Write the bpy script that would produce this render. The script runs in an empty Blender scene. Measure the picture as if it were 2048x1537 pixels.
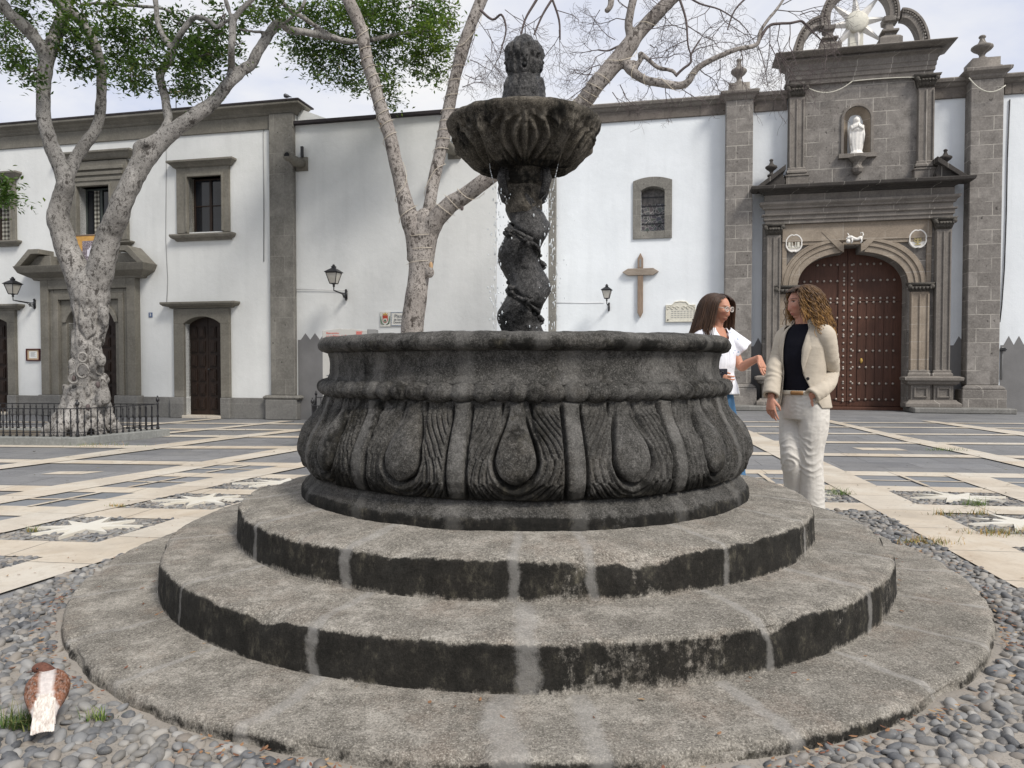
import bpy, math, random
import numpy as np
from mathutils import Vector, Matrix, noise as mnoise

random.seed(7)
RNG = np.random.default_rng(11)
SC = bpy.context.scene
COL = SC.collection
PI = math.pi
R = math.radians

# ---------------------------------------------------------------- camera model
PITCH, FPX, CAMH = R(1.55), 1500.0, 1.10
SP, CP = math.sin(PITCH), math.cos(PITCH)


def ray(px, py):
    a, b = (px - 1024) / FPX, (768.5 - py) / FPX
    return Vector((a, CP + b * SP, -SP + b * CP))


def ground(px, py, z=0.0):
    d = ray(px, py)
    return Vector((0, 0, CAMH)) + d * ((z - CAMH) / d.z)


def at(px, py, Y):
    d = ray(px, py)
    return Vector((0, 0, CAMH)) + d * (Y / d.y)


cam = bpy.data.cameras.new('camera')
cam.sensor_width = 36.0
cam.lens = FPX / 2048 * 36.0
cam.clip_end = 1000
camo = bpy.data.objects.new('camera', cam)
COL.objects.link(camo)
camo.location = (0, 0, CAMH)
camo.rotation_euler = (PI / 2 - PITCH, 0, 0)
SC.camera = camo

# the two facades share one direction; local x along the wall, local y into the wall
WROT = math.atan(-0.225)
WD = Vector((math.cos(WROT), math.sin(WROT), 0))
WN = Vector((-math.sin(WROT), math.cos(WROT), 0))


def wall_xz(px, py, Y0, dep=0.0):
    o = Vector((0, Y0, 0)) + WN * dep
    d = ray(px, py)
    c = Vector((0, 0, CAMH))
    t = (o - c).dot(WN) / d.dot(WN)
    p = c + d * t - Vector((0, Y0, 0))
    return p.dot(WD), p.z


def A(px, py, dep=0.0):
    return wall_xz(px, py, 13.79, dep)


def B(px, py, dep=0.0):
    return wall_xz(px, py, 19.6, dep)


def wall_world(x, y, z, Y0):
    return Vector((0, Y0, 0)) + WD * x + WN * y + Vector((0, 0, z))


# ---------------------------------------------------------------- object helpers
def tag(o, label=None, cat=None, group=None, kind=None):
    if label: o['label'] = label
    if cat: o['category'] = cat
    if group: o['group'] = group
    if kind: o['kind'] = kind
    return o


def empty(name, loc=(0, 0, 0), rz=0.0):
    o = bpy.data.objects.new(name, None)
    o.empty_display_size = 0.2
    o.location = loc
    o.rotation_euler = (0, 0, rz)
    COL.objects.link(o)
    return o


def link_mesh(name, me, mats, parent=None, smooth=False):
    for m in (mats if isinstance(mats, (list, tuple)) else [mats]):
        me.materials.append(m)
    o = bpy.data.objects.new(name, me)
    COL.objects.link(o)
    if parent is not None:
        o.parent = parent
    if smooth:
        me.polygons.foreach_set('use_smooth', [True] * len(me.polygons))
    return o


def bevel(o, w=0.008, seg=1):
    m = o.modifiers.new('bevel', 'BEVEL')
    m.width = w
    m.segments = seg
    m.limit_method = 'ANGLE'
    m.angle_limit = R(40)
    m.use_clamp_overlap = True
    return o


def np_mesh(name, V, F, mats, parent=None, smooth=True, attrs=None, fm=None):
    """V (n,3), F (m,k) uniform faces"""
    V = np.asarray(V, dtype=np.float32)
    F = np.asarray(F, dtype=np.int32)
    me = bpy.data.meshes.new(name)
    k = F.shape[1]
    me.vertices.add(len(V))
    me.vertices.foreach_set('co', V.ravel())
    me.loops.add(F.size)
    me.loops.foreach_set('vertex_index', F.ravel())
    me.polygons.add(len(F))
    me.polygons.foreach_set('loop_start', np.arange(0, F.size, k, dtype=np.int32))
    try:
        me.polygons.foreach_set('loop_total', np.full(len(F), k, dtype=np.int32))
    except Exception:
        pass
    if fm is not None:
        me.polygons.foreach_set('material_index', np.asarray(fm, dtype=np.int32))
    me.update(calc_edges=True)
    me.validate()
    if attrs:
        for nm, arr in attrs.items():
            arr = np.asarray(arr, dtype=np.float32)
            if arr.ndim == 1:
                a = me.attributes.new(nm, 'FLOAT', 'POINT')
                a.data.foreach_set('value', arr)
            else:
                a = me.attributes.new(nm, 'FLOAT_COLOR', 'POINT')
                a.data.foreach_set('color', np.c_[arr, np.ones(len(arr))].astype(np.float32).ravel())
    return link_mesh(name, me, mats, parent, smooth)


def grid_faces(n, m, wrap=False):
    """n columns (angle) x m rows; index = i*m+j"""
    I = np.arange(n if wrap else n - 1)
    J = np.arange(m - 1)
    i, j = np.meshgrid(I, J, indexing='ij')
    i2 = (i + 1) % n
    return np.stack([i * m + j, i2 * m + j, i2 * m + j + 1, i * m + j + 1], -1).reshape(-1, 4)


class MB:
    def __init__(s):
        s.v, s.f, s.m = [], [], []

    def add(s, V, F, mi=0):
        b = len(s.v)
        s.v += [tuple(p) for p in V]
        s.f += [tuple(b + i for i in f) for f in F]
        s.m += [mi] * len(F)
        return s

    def box(s, x0, x1, y0, y1, z0, z1, mi=0):
        if x0 > x1: x0, x1 = x1, x0
        if y0 > y1: y0, y1 = y1, y0
        if z0 > z1: z0, z1 = z1, z0
        return s.add([(x0, y0, z0), (x1, y0, z0), (x1, y1, z0), (x0, y1, z0), (x0, y0, z1), (x1, y0, z1), (x1, y1, z1), (x0, y1, z1)],
                     [(0, 3, 2, 1), (4, 5, 6, 7), (0, 1, 5, 4), (1, 2, 6, 5), (2, 3, 7, 6), (3, 0, 4, 7)], mi)

    def prism(s, poly, y0, y1, mi=0):
        """poly (x,z) counter-clockwise seen from the front (-y), extruded from y0 (front) to y1"""
        n = len(poly)
        V = [(x, y0, z) for x, z in poly] + [(x, y1, z) for x, z in poly]
        F = [tuple(range(n)), tuple(range(2 * n - 1, n - 1, -1))]
        F += [(i, n + i, n + (i + 1) % n, (i + 1) % n) for i in range(n)]
        return s.add(V, F, mi)

    def ring(s, outer, inner, y0, y1, mi=0, closed=True):
        """band between two polylines with equal point counts"""
        n = len(outer)
        V = [(x, y0, z) for x, z in outer] + [(x, y0, z) for x, z in inner] + [(x, y1, z) for x, z in outer] + [(x, y1, z) for x, z in inner]
        F = []
        for i in range(n if closed else n - 1):
            j = (i + 1) % n
            F += [(i, j, n + j, n + i), (2 * n + j, 2 * n + i, 3 * n + i, 3 * n + j), (i, 2 * n + i, 2 * n + j, j), (n + j, 3 * n + j, 3 * n + i, n + i)]
        if not closed:
            F += [(0, n, 3 * n, 2 * n), (n - 1, 3 * n - 1, 4 * n - 1, 2 * n - 1)]
        return s.add(V, F, mi)

    def mould(s, x0, x1, prof, yb=0.02, y0=0.0, mi=0):
        """mitred moulding: prof [(z, p)] lofts rectangles projecting p in front of y0 and beyond both ends"""
        V, F = [], []
        for z, p in prof:
            V += [(x0 - p, y0 - p, z), (x1 + p, y0 - p, z), (x1 + p, y0 + yb, z), (x0 - p, y0 + yb, z)]
        k = len(prof)
        for i in range(k - 1):
            a, b = 4 * i, 4 * i + 4
            for q in range(4):
                r = (q + 1) % 4
                F.append((a + q, a + r, b + r, b + q))
        F += [(3, 2, 1, 0), (4 * k - 4, 4 * k - 3, 4 * k - 2, 4 * k - 1)]
        return s.add(V, F, mi)

    def tube(s, path, radii, n=8, mi=0, cap=True, squash=None):
        P = [Vector(p) for p in path]
        k = len(P)
        if not hasattr(radii, '__len__'): radii = [radii] * k
        V, F = [], []
        t0 = (P[1] - P[0]).normalized()
        u = t0.orthogonal().normalized()
        for i in range(k):
            t = (P[min(i + 1, k - 1)] - P[max(i - 1, 0)])
            t = t.normalized() if t.length > 1e-9 else t0
            u = (u - t * u.dot(t))
            u = u.normalized() if u.length > 1e-6 else t.orthogonal().normalized()
            w = t.cross(u)
            for q in range(n):
                a = 2 * PI * q / n
                V.append(P[i] + (u * math.cos(a) + w * math.sin(a)) * radii[i])
        for i in range(k - 1):
            for q in range(n):
                r = (q + 1) % n
                F.append((i * n + q, i * n + r, (i + 1) * n + r, (i + 1) * n + q))
        if cap:
            F += [tuple(range(n - 1, -1, -1)), tuple((k - 1) * n + q for q in range(n))]
        return s.add(V, F, mi)

    def lathe(s, prof, n=16, c=(0, 0, 0), mi=0, sx=1.0, sy=1.0):
        V, F = [], []
        k = len(prof)
        for r, z in prof:
            for q in range(n):
                a = 2 * PI * q / n
                V.append((c[0] + r * math.cos(a) * sx, c[1] + r * math.sin(a) * sy, c[2] + z))
        for i in range(k - 1):
            for q in range(n):
                r2 = (q + 1) % n
                F.append((i * n + q, i * n + r2, (i + 1) * n + r2, (i + 1) * n + q))
        F += [tuple(range(n - 1, -1, -1)), tuple((k - 1) * n + q for q in range(n))]
        return s.add(V, F, mi)

    def ball(s, c, r, n=10, m=6, mi=0, rot=None):
        if not hasattr(r, '__len__'): r = (r, r, r)
        V, F = [], []
        for j in range(m + 1):
            ph = PI * j / m
            for q in range(n):
                a = 2 * PI * q / n
                p = Vector((r[0] * math.sin(ph) * math.cos(a), r[1] * math.sin(ph) * math.sin(a), r[2] * math.cos(ph)))
                if rot is not None: p = rot @ p
                V.append((c[0] + p.x, c[1] + p.y, c[2] + p.z))
        for j in range(m):
            for q in range(n):
                r2 = (q + 1) % n
                F.append((j * n + q, (j + 1) * n + q, (j + 1) * n + r2, j * n + r2))
        return s.add(V, F, mi)

    def parts(s):
        """split into connected pieces"""
        par = list(range(len(s.v)))

        def find(a):
            while par[a] != a:
                par[a] = par[par[a]]
                a = par[a]
            return a
        for f in s.f:
            for i in f[1:]: par[find(i)] = find(f[0])
        gr = {}
        for f, m_ in zip(s.f, s.m): gr.setdefault(find(f[0]), []).append((f, m_))
        out = []
        for fs in gr.values():
            q = MB()
            ids = sorted({i for f, _ in fs for i in f})
            mp = {a: b for b, a in enumerate(ids)}
            q.v = [s.v[i] for i in ids]
            q.f = [tuple(mp[i] for i in f) for f, _ in fs]
            q.m = [m_ for _, m_ in fs]
            out.append(q)
        return out

    def build_each(s, name, mats, parent=None, smooth=False, bev=0.0):
        return [q.build(name, mats, parent, smooth, bev) for q in s.parts()][0]

    def build(s, name, mats, parent=None, smooth=False, bev=0.0, fix=True):
        me = bpy.data.meshes.new(name)
        me.from_pydata(s.v, [], s.f)
        if any(s.m): me.polygons.foreach_set('material_index', s.m)
        me.update()
        if fix:
            import bmesh
            b = bmesh.new()
            b.from_mesh(me)
            bmesh.ops.recalc_face_normals(b, faces=b.faces)
            b.to_mesh(me)
            b.free()
        o = link_mesh(name, me, mats, parent, smooth)
        if bev: bevel(o, bev)
        return o


def smooth_path(pts, sub=4):
    """Catmull-Rom through (x,y,z,r) rows"""
    P = np.array(pts, float)
    out = []
    n = len(P)
    for i in range(n - 1):
        p0, p1, p2, p3 = P[max(i - 1, 0)], P[i], P[i + 1], P[min(i + 2, n - 1)]
        for k in range(sub):
            t = k / sub
            out.append(.5 * ((2 * p1) + (-p0 + p2) * t + (2 * p0 - 5 * p1 + 4 * p2 - p3) * t ** 2 + (-p0 + 3 * p1 - 3 * p2 + p3) * t ** 3))
    out.append(P[-1])
    return np.array(out)


def vnoise(P, sc, oct=3):
    """cheap smooth value noise with numpy, P (...,3) -> (-1..1)"""
    P = np.asarray(P, float)
    tot = np.zeros(P.shape[:-1])
    amp, norm = 1.0, 0.0
    for o in range(oct):
        q = P * sc * (2 ** o) + 17.3 * o
        i = np.floor(q).astype(np.int64)
        f = q - i
        f = f * f * (3 - 2 * f)

        def h(dx, dy, dz):
            n = (i[..., 0] + dx) * 374761393 + (i[..., 1] + dy) * 668265263 + (i[..., 2] + dz) * 2147483647 // 7
            n = (n ^ (n >> 13)) * 1274126177
            n = n & 0x7fffffff
            return ((n ^ (n >> 16)) & 0xffff) / 32767.5 - 1
        x00 = h(0, 0, 0) * (1 - f[..., 0]) + h(1, 0, 0) * f[..., 0]
        x10 = h(0, 1, 0) * (1 - f[..., 0]) + h(1, 1, 0) * f[..., 0]
        x01 = h(0, 0, 1) * (1 - f[..., 0]) + h(1, 0, 1) * f[..., 0]
        x11 = h(0, 1, 1) * (1 - f[..., 0]) + h(1, 1, 1) * f[..., 0]
        y0 = x00 * (1 - f[..., 1]) + x10 * f[..., 1]
        y1 = x01 * (1 - f[..., 1]) + x11 * f[..., 1]
        tot += amp * (y0 * (1 - f[..., 2]) + y1 * f[..., 2])
        norm += amp
        amp *= .5
    return tot / norm


def sstep(a, b, x):
    t = np.clip((x - a) / (b - a), 0, 1)
    return t * t * (3 - 2 * t)


# ---------------------------------------------------------------- materials
class M:
    def __init__(s, name, rough=.8, spec=.3, coord='Object'):
        s.m = bpy.data.materials.new(name)
        s.m.use_nodes = True
        s.t = s.m.node_tree
        s.b = s.t.nodes['Principled BSDF']
        s.b.inputs['Roughness'].default_value = rough
        s.b.inputs['Specular IOR Level'].default_value = spec
        s.tc = s.t.nodes.new('ShaderNodeTexCoord').outputs[coord]

    def n(s, ty, **kw):
        nd = s.t.nodes.new(ty)
        for k, v in kw.items(): setattr(nd, k, v)
        return nd

    def lk(s, a, b):
        s.t.links.new(a, b)

    def put(s, inp, v):
        if hasattr(v, 'is_linked') or isinstance(v, bpy.types.NodeSocket): s.lk(v, inp)
        elif hasattr(v, '__len__') and len(v) == 3 and inp.type == 'RGBA': inp.default_value = (*v, 1)
        else: inp.default_value = v

    def vec(s, scale=(1, 1, 1), rot=(0, 0, 0), loc=(0, 0, 0), src=None):
        nd = s.n('ShaderNodeMapping')
        s.lk(src or s.tc, nd.inputs[0])
        nd.inputs['Scale'].default_value = scale
        nd.inputs['Rotation'].default_value = rot
        nd.inputs['Location'].default_value = loc
        return nd.outputs[0]

    def noise(s, scale=5, det=6, rough=.6, st=None, dist=0.0):
        nd = s.n('ShaderNodeTexNoise')
        s.lk(s.vec(st) if st else s.tc, nd.inputs['Vector'])
        nd.inputs['Scale'].default_value = scale
        nd.inputs['Detail'].default_value = det
        nd.inputs['Roughness'].default_value = rough
        nd.inputs['Distortion'].default_value = dist
        return nd.outputs['Fac']

    def vor(s, scale=5, feature='F1', st=None, out='Distance', rand=1.0):
        nd = s.n('ShaderNodeTexVoronoi', feature=feature)
        s.lk(s.vec(st) if st else s.tc, nd.inputs['Vector'])
        nd.inputs['Scale'].default_value = scale
        nd.inputs['Randomness'].default_value = rand
        return nd.outputs[out]

    def wave(s, scale=5, dist=3, det=3, st=None, bands='X'):
        nd = s.n('ShaderNodeTexWave', bands_direction=bands)
        s.lk(s.vec(st) if st else s.tc, nd.inputs['Vector'])
        nd.inputs['Scale'].default_value = scale
        nd.inputs['Distortion'].default_value = dist
        nd.inputs['Detail'].default_value = det
        return nd.outputs['Fac']

    def rng(s, v, a, b, lo=0.0, hi=1.0):
        nd = s.n('ShaderNodeMapRange')
        nd.clamp = True
        s.put(nd.inputs[0], v)
        for i, x in enumerate((a, b, lo, hi)): nd.inputs[i + 1].default_value = x
        return nd.outputs[0]

    def ramp(s, v, stops):
        nd = s.n('ShaderNodeValToRGB')
        s.put(nd.inputs[0], v)
        e = nd.color_ramp.elements
        while len(e) < len(stops): e.new(.5)
        for i, (p, c) in enumerate(stops):
            e[i].position = p
            e[i].color = (*c, 1)
        return nd.outputs[0]

    def mix(s, f, a, b, bl='MIX'):
        nd = s.n('ShaderNodeMix', data_type='RGBA', blend_type=bl)
        s.put(nd.inputs[0], f)
        s.put(nd.inputs[6], a)
        s.put(nd.inputs[7], b)
        return nd.outputs[2]

    def math(s, op, a, b=0.0):
        nd = s.n('ShaderNodeMath', operation=op)
        s.put(nd.inputs[0], a)
        s.put(nd.inputs[1], b)
        return nd.outputs[0]

    def mul(s, a, b): return s.math('MULTIPLY', a, b)

    def attr(s, nm, out='Fac'):
        nd = s.n('ShaderNodeAttribute', attribute_name=nm)
        return nd.outputs[out]

    def sep(s):
        nd = s.n('ShaderNodeSeparateXYZ')
        s.lk(s.tc, nd.inputs[0])
        return nd.outputs

    def brick(s, w=.6, h=.33, mort=.008, c1=(0, 0, 0), c2=(1, 1, 1), cm=(0, 0, 0), flat=False, off=.5, smooth=.1, warp=0.0):
        x = s.sep()
        cb = s.n('ShaderNodeCombineXYZ')
        if flat:
            s.lk(x[0], cb.inputs[0]); s.lk(x[1], cb.inputs[1])
        else:
            s.lk(s.math('ADD', x[0], x[1]), cb.inputs[0]); s.lk(x[2], cb.inputs[1])
        nd = s.n('ShaderNodeTexBrick')
        nd.offset = off
        s.lk(cb.outputs[0], nd.inputs['Vector'])
        s.put(nd.inputs['Color1'], c1); s.put(nd.inputs['Color2'], c2); s.put(nd.inputs['Mortar'], cm)
        nd.inputs['Scale'].default_value = 1
        nd.inputs['Mortar Size'].default_value = mort
        nd.inputs['Mortar Smooth'].default_value = smooth
        nd.inputs['Brick Width'].default_value = w
        nd.inputs['Row Height'].default_value = h
        return nd.outputs['Color'], nd.outputs['Fac']

    def bump(s, h, strength=.3, dist=.02, prev=None):
        nd = s.n('ShaderNodeBump')
        s.put(nd.inputs['Height'], h)
        nd.inputs['Strength'].default_value = strength
        nd.inputs['Distance'].default_value = dist
        if prev is not None: s.lk(prev, nd.inputs['Normal'])
        return nd.outputs[0]

    def done(s, col, nrm=None, rough=None):
        s.put(s.b.inputs['Base Color'], col)
        if nrm is not None: s.lk(nrm, s.b.inputs['Normal'])
        if rough is not None: s.put(s.b.inputs['Roughness'], rough)
        return s.m


def lin(r, g, b, k=1.0):
    f = lambda c: (c / 255 / 12.92 if c <= 10 else ((c / 255 + .055) / 1.055) ** 2.4) * k
    return (f(r), f(g), f(b))


def simple(name, col, rough=.7, var=.25, scale=8, bump=.15, bscale=60, spec=.3, metal=0.0, st=None):
    m = M(name, rough, spec)
    c2 = tuple(c * (1 - var) for c in col)
    c3 = tuple(min(1, c * (1 + var)) for c in col)
    c = m.ramp(m.noise(scale, 6, .65, st), [(.3, c2), (.7, c3)])
    m.b.inputs['Metallic'].default_value = metal
    return m.done(c, m.bump(m.noise(bscale, 4, .6, st), bump, .01) if bump else None)


def plaster(name, col, col2):
    m = M(name, .9, .15)
    c = m.ramp(m.noise(.7, 6, .65), [(.35, col2), (.62, col)])
    streak = m.rng(m.noise(1.4, 5, .6, (3.0, 3.0, .25)), .5, .78)
    c = m.mix(m.mul(streak, .22), c, tuple(x * .72 for x in col2))
    spot = m.rng(m.noise(5, 9, .8), .6, .76)
    c = m.mix(m.mul(m.rng(m.noise(.45, 7, .7), .5, .66), .35), c, tuple(x * .86 for x in col2))
    c = m.mix(m.mul(spot, .22), c, (.35, .33, .3))
    n1 = m.bump(m.noise(6, 8, .7), .25, .03)
    return m.done(c, m.bump(m.noise(70, 4, .6), .12, .005, n1))


def ashlar(name, ca, cb, cm, w=.62, h=.33, mort=.007, holes=True, lines=.55):
    m = M(name, .9, .15)
    bc, bf = m.brick(w, h, mort, (.25,) * 3, (.75,) * 3, (.5,) * 3)
    tone = m.ramp(bc, [(.2, ca), (.8, cb)])
    nz = m.noise(3.2, 7, .65)
    c = m.mix(m.rng(nz, .35, .7), tone, tuple(x * .8 for x in ca))
    c = m.mix(m.mul(m.rng(m.noise(28, 6, .7), .45, .75), .35), c, tuple(min(1, x * 1.5) for x in cb))
    if holes:
        hv = m.rng(m.noise(11, 3, .5), .27, .34, 1, 0)
        c = m.mix(m.mul(hv, .8), c, tuple(x * .3 for x in ca))
    mk = m.mul(bf, m.rng(m.noise(1.7, 3, .6), .42, .56))
    c = m.mix(m.mul(mk, lines), c, cm)
    nb = m.bump(m.noise(22, 7, .7), .35, .015)
    nb = m.bump(m.math('SUBTRACT', 1.0, bf), .25, .008, nb)
    return m.done(c, nb)


MAT = {}
MAT['plaster'] = plaster('white_plaster', (.72, .73, .715), (.65, .66, .645))
MAT['plaster_cool'] = plaster('bright_cool_plaster', (.75, .78, .80), (.69, .72, .74))
MAT['dado'] = simple('grey_dado_paint', (.19, .187, .185), .9, .15, 1.5, .2, 30)
MAT['trim'] = ashlar('brown_trim_stone', (0.169, 0.159, 0.134), (0.229, 0.215, 0.185), (.3, .28, .24), 1.7, .55, .004, False, .25)
MAT['pier'] = ashlar('dressed_pier_stone', (0.163, 0.156, 0.140), (0.252, 0.241, 0.215), (.42, .40, .36), .42, .40, .005, True, .35)
MAT['plinth'] = ashlar('dark_plinth_stone', (0.174, 0.170, 0.159), (0.238, 0.231, 0.215), (.3, .29, .27), .9, .3, .006, False, .4)
MAT['ashlar'] = ashlar('grey_ashlar_stone', (0.162, 0.149, 0.136), (0.297, 0.277, 0.254), (.55, .52, .46), .58, .315, .009, True, .5)
MAT['moulded'] = ashlar('grey_moulded_stone', (0.168, 0.152, 0.136), (0.252, 0.230, 0.204), (.5, .47, .42), .75, 9.0, .009, False, .55)
MAT['warm'] = ashlar('warm_portal_stone', (0.260, 0.215, 0.169), (0.338, 0.289, 0.231), (.5, .47, .42), .9, .4, .007, False, .5)
MAT['roofedge'] = simple('dark_roof_edge', (.035, .03, .032), .8, .3, 6, .3, 20)
MAT['tile'] = simple('roof_tile', (.28, .16, .1), .85, .3, 6, .3, 20)
MAT['iron'] = simple('black_iron', (.012, .012, .014), .45, .3, 20, .2, 60, .5)
MAT['white_marble'] = simple('white_marble', (.72, .70, .66), .5, .12, 14, .1, 60)
MAT['cream_plaque'] = simple('cream_plaque_stone', (.60, .58, .50), .6, .12, 20, .15, 60)
MAT['dark_void'] = simple('dark_interior', (.006, .006, .007), .6, .2, 4, 0)


def wood(name, c1, c2, st=(14, 14, 1.2), rough=.55, bump=.3):
    m = M(name, rough, .3)
    g = m.noise(3, 8, .7, st)
    c = m.ramp(g, [(.3, c1), (.7, c2)])
    c = m.mix(m.mul(m.rng(m.noise(1.3, 4, .6), .45, .7), .5), c, tuple(x * .55 for x in c1))
    return m.done(c, m.bump(g, bump, .006))


MAT['wood_dark'] = wood('dark_door_wood', (.010, .006, .004), (.035, .019, .012))
MAT['wood_red'] = wood('red_brown_door_wood', (.058, .025, .015), (.105, .046, .029), (9, 9, .8))
MAT['wood_grey'] = wood('weathered_cross_wood', (.17, .12, .085), (.33, .25, .19), (18, 18, 1.5), .8)
MAT['stud'] = simple('door_stud_metal', (.34, .30, .26), .5, .2, 20, 0, 60, .5, .3)
g = M('window_glass', .08, .5)
MAT['glass'] = g.done(g.ramp(g.noise(1.2, 3, .5), [(.4, (.008, .009, .012)), (.7, (.025, .03, .04))]))
g = M('lamp_glass', .35, .5)
MAT['lampglass'] = g.done(g.ramp(g.noise(6, 3, .5), [(.3, (.42, .40, .35)), (.7, (.55, .53, .48))]))
# ================================================================ LEFT BUILDING + MIDDLE BUILDING
def wall_panel(mb, x0, x1, z0, z1, ops, y=0.0, rev=0.35, mi=0):
    xs = sorted({x0, x1, *[o[0] for o in ops], *[o[1] for o in ops]})
    zs = sorted({z0, z1, *[o[2] for o in ops], *[o[3] for o in ops]})
    xs = [x for x in xs if x0 <= x <= x1]
    zs = [z for z in zs if z0 <= z <= z1]
    for a, b in zip(xs, xs[1:]):
        for c, d in zip(zs, zs[1:]):
            mx, mz = (a + b) / 2, (c + d) / 2
            if any(o[0] < mx < o[1] and o[2] < mz < o[3] for o in ops): continue
            mb.add([(a, y, c), (b, y, c), (b, y, d), (a, y, d)], [(0, 1, 2, 3)], mi)
    for a, b, c, d in ops:
        r = y + rev
        mb.add([(a, y, c), (a, r, c), (a, r, d), (a, y, d)], [(0, 1, 2, 3)], mi)
        mb.add([(b, y, c), (b, y, d), (b, r, d), (b, r, c)], [(0, 1, 2, 3)], mi)
        mb.add([(a, y, d), (a, r, d), (b, r, d), (b, y, d)], [(0, 1, 2, 3)], mi)
        mb.add([(a, y, c), (b, y, c), (b, r, c), (a, r, c)], [(0, 1, 2, 3)], mi)


def shell_box(mb, x0, x1, y1, z0, z1, mi=0, y0=0.0):
    """sides, back and top of a building body (front is a wall_panel)"""
    mb.add([(x0, y0, z0), (x0, y1, z0), (x0, y1, z1), (x0, y0, z1), (x1, y0, z0), (x1, y1, z0), (x1, y1, z1), (x1, y0, z1)],
           [(0, 3, 2, 1), (4, 5, 6, 7), (1, 2, 6, 5), (3, 7, 6, 2)], mi)


def arc_pts(xa, xb, zs, zc, n=14):
    """segmental arch from (xb,zs) over the crown zc to (xa,zs)"""
    h, w = zc - zs, (xb - xa) / 2
    Rr = (w * w + h * h) / (2 * h)
    cx, cz = (xa + xb) / 2, zc - Rr
    a = math.asin(min(1, w / Rr))
    return [(cx + Rr * math.sin(a * (1 - 2 * i / n)), cz + Rr * math.cos(a * (1 - 2 * i / n))) for i in range(n + 1)]


def door_leaf(parent, name, xa, xb, z0, zs, zc, y, mat, rows=6, colsn=4, handle=True):
    """double panelled door leaf (one mesh per leaf)"""
    cx = (xa + xb) / 2
    arch = arc_pts(xa - .02, xb + .02, zs, zc)
    for s in (0, 1):
        l, r = (xa - .02, cx - .004) if s == 0 else (cx + .004, xb + .02)
        top = [p for p in arch if l - 1e-6 <= p[0] <= r + 1e-6]
        za = np.interp(l, [p[0] for p in arch[::-1]], [p[1] for p in arch[::-1]])
        zb = np.interp(r, [p[0] for p in arch[::-1]], [p[1] for p in arch[::-1]])
        poly = [(l, z0), (r, z0), (r, zb)] + [p for p in top if l + .01 < p[0] < r - .01] + [(l, za)]
        mb = MB()
        mb.prism(poly, y, y + .05)
        nc = max(1, colsn // 2)
        ph = (zs - z0 - .1) / rows
        pw = (r - l - .06) / nc
        for i in range(rows):
            for j in range(nc):
                a, b = l + .03 + j * pw + .03, l + .03 + (j + 1) * pw - .03
                c, d = z0 + .08 + i * ph + .03, z0 + .08 + (i + 1) * ph - .03
                for q, pr in ((0, .022), (.028, .034)):
                    mb.box(a + q, b - q, y - pr, y + .001, c + q, d - q)
        o = mb.build(name, mat, parent, bev=.004)
        if handle and s == 1:
            h = MB()
            h.lathe([(.012, 0), (.012, .05), (.022, .055), (.022, .075), (0.012, .08)], 10)
            h.v = [(l + .05 + p[0], y - p[2], (z0 + zs) / 2 + p[1]) for p in h.v]
            h.build('handle', MAT['iron'], o, True)


LB = empty('town_house', (0, 13.79, 0), WROT)
tag(LB, 'white two storey building with brown stone window frames behind the leafy tree', 'building')
# measured levels
_, zt = A(600, 205); _, zf = A(540, 248)
xr0, _ = A(544, 500); xr1, _ = A(592, 500)
XL = A(0, 500)[0] - 5.0
ZT = 6.16; ZF = 5.70
ZPL = A(500, 796)[1]
# openings (x0,x1,z0,z1)
w3 = (A(378, 420)[0], A(446, 420)[0], A(412, 467, .15)[1], A(412, 358, .15)[1])
w2 = (A(160, 430)[0], A(224, 430)[0], A(190, 482)[1], A(190, 374)[1])
w1x = A(24, 440)[0]
w1 = (w1x - .95, w1x, A(20, 482)[1], A(20, 392)[1])
d3 = (A(372, 740)[0], A(445, 740)[0], 0.0, A(408, 634)[1])
d2 = (A(139, 720)[0], A(236, 720)[0], 0.0, A(188, 606)[1])
d1x = A(20, 720)[0]
d1 = (d1x - 1.0, d1x, 0.0, A(12, 634)[1])
mb = MB()
wall_panel(mb, XL, xr0 + .1, 0, ZF + .05, [w3, w2, w1, d3, d2, d1], 0.0, .3)
shell_box(mb, XL, xr1 - .02, 7.0, 0, ZT - .03)
mb.add([(xr0 + .1, 0, 0), (xr1 - .02, 0, 0), (xr1 - .02, 0, ZT - .03), (xr0 + .1, 0, ZT - .03)], [(0, 1, 2, 3)])
mb.add([(XL, 0, ZF + .05), (xr0 + .1, 0, ZF + .05), (xr0 + .1, 0, ZT - .03), (XL, 0, ZT - .03)], [(0, 1, 2, 3)])
mb.build('wall', MAT['plaster'], LB)
# plinth between the doors
segs = [(XL, d1[0] - .27), (d1[1] + .2, A(113, 780)[0]), (A(263, 780)[0], d3[0] - .25), (d3[1] + .15, xr0 - .03)]
mb = MB()
for a, b in segs:
    if b > a + .05: mb.box(a, b, -.035, .01, 0, ZPL)
mb.build_each('plinth', MAT['plinth'], LB, bev=.01)
# cornice
mb = MB()
mb.box(XL, xr0 + .001, -.03, .01, ZF, ZT - .2)
mb.mould(XL, xr1 - .03, [(ZT - .2, .035), (ZT - .17, .06), (ZT - .15, .065), (ZT - .09, .13), (ZT - .06, .2), (ZT - .05, .21), (ZT - .005, .21)], yb=.3)
mb.build('cornice', MAT['trim'], LB, bev=.006)
mb = MB()
mb.mould(XL, xr1 - .03, [(ZT - .003, .225), (ZT + .025, .225), (ZT + .05, .17)], yb=.4)
mb.build('roof', MAT['roofedge'], LB)
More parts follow.
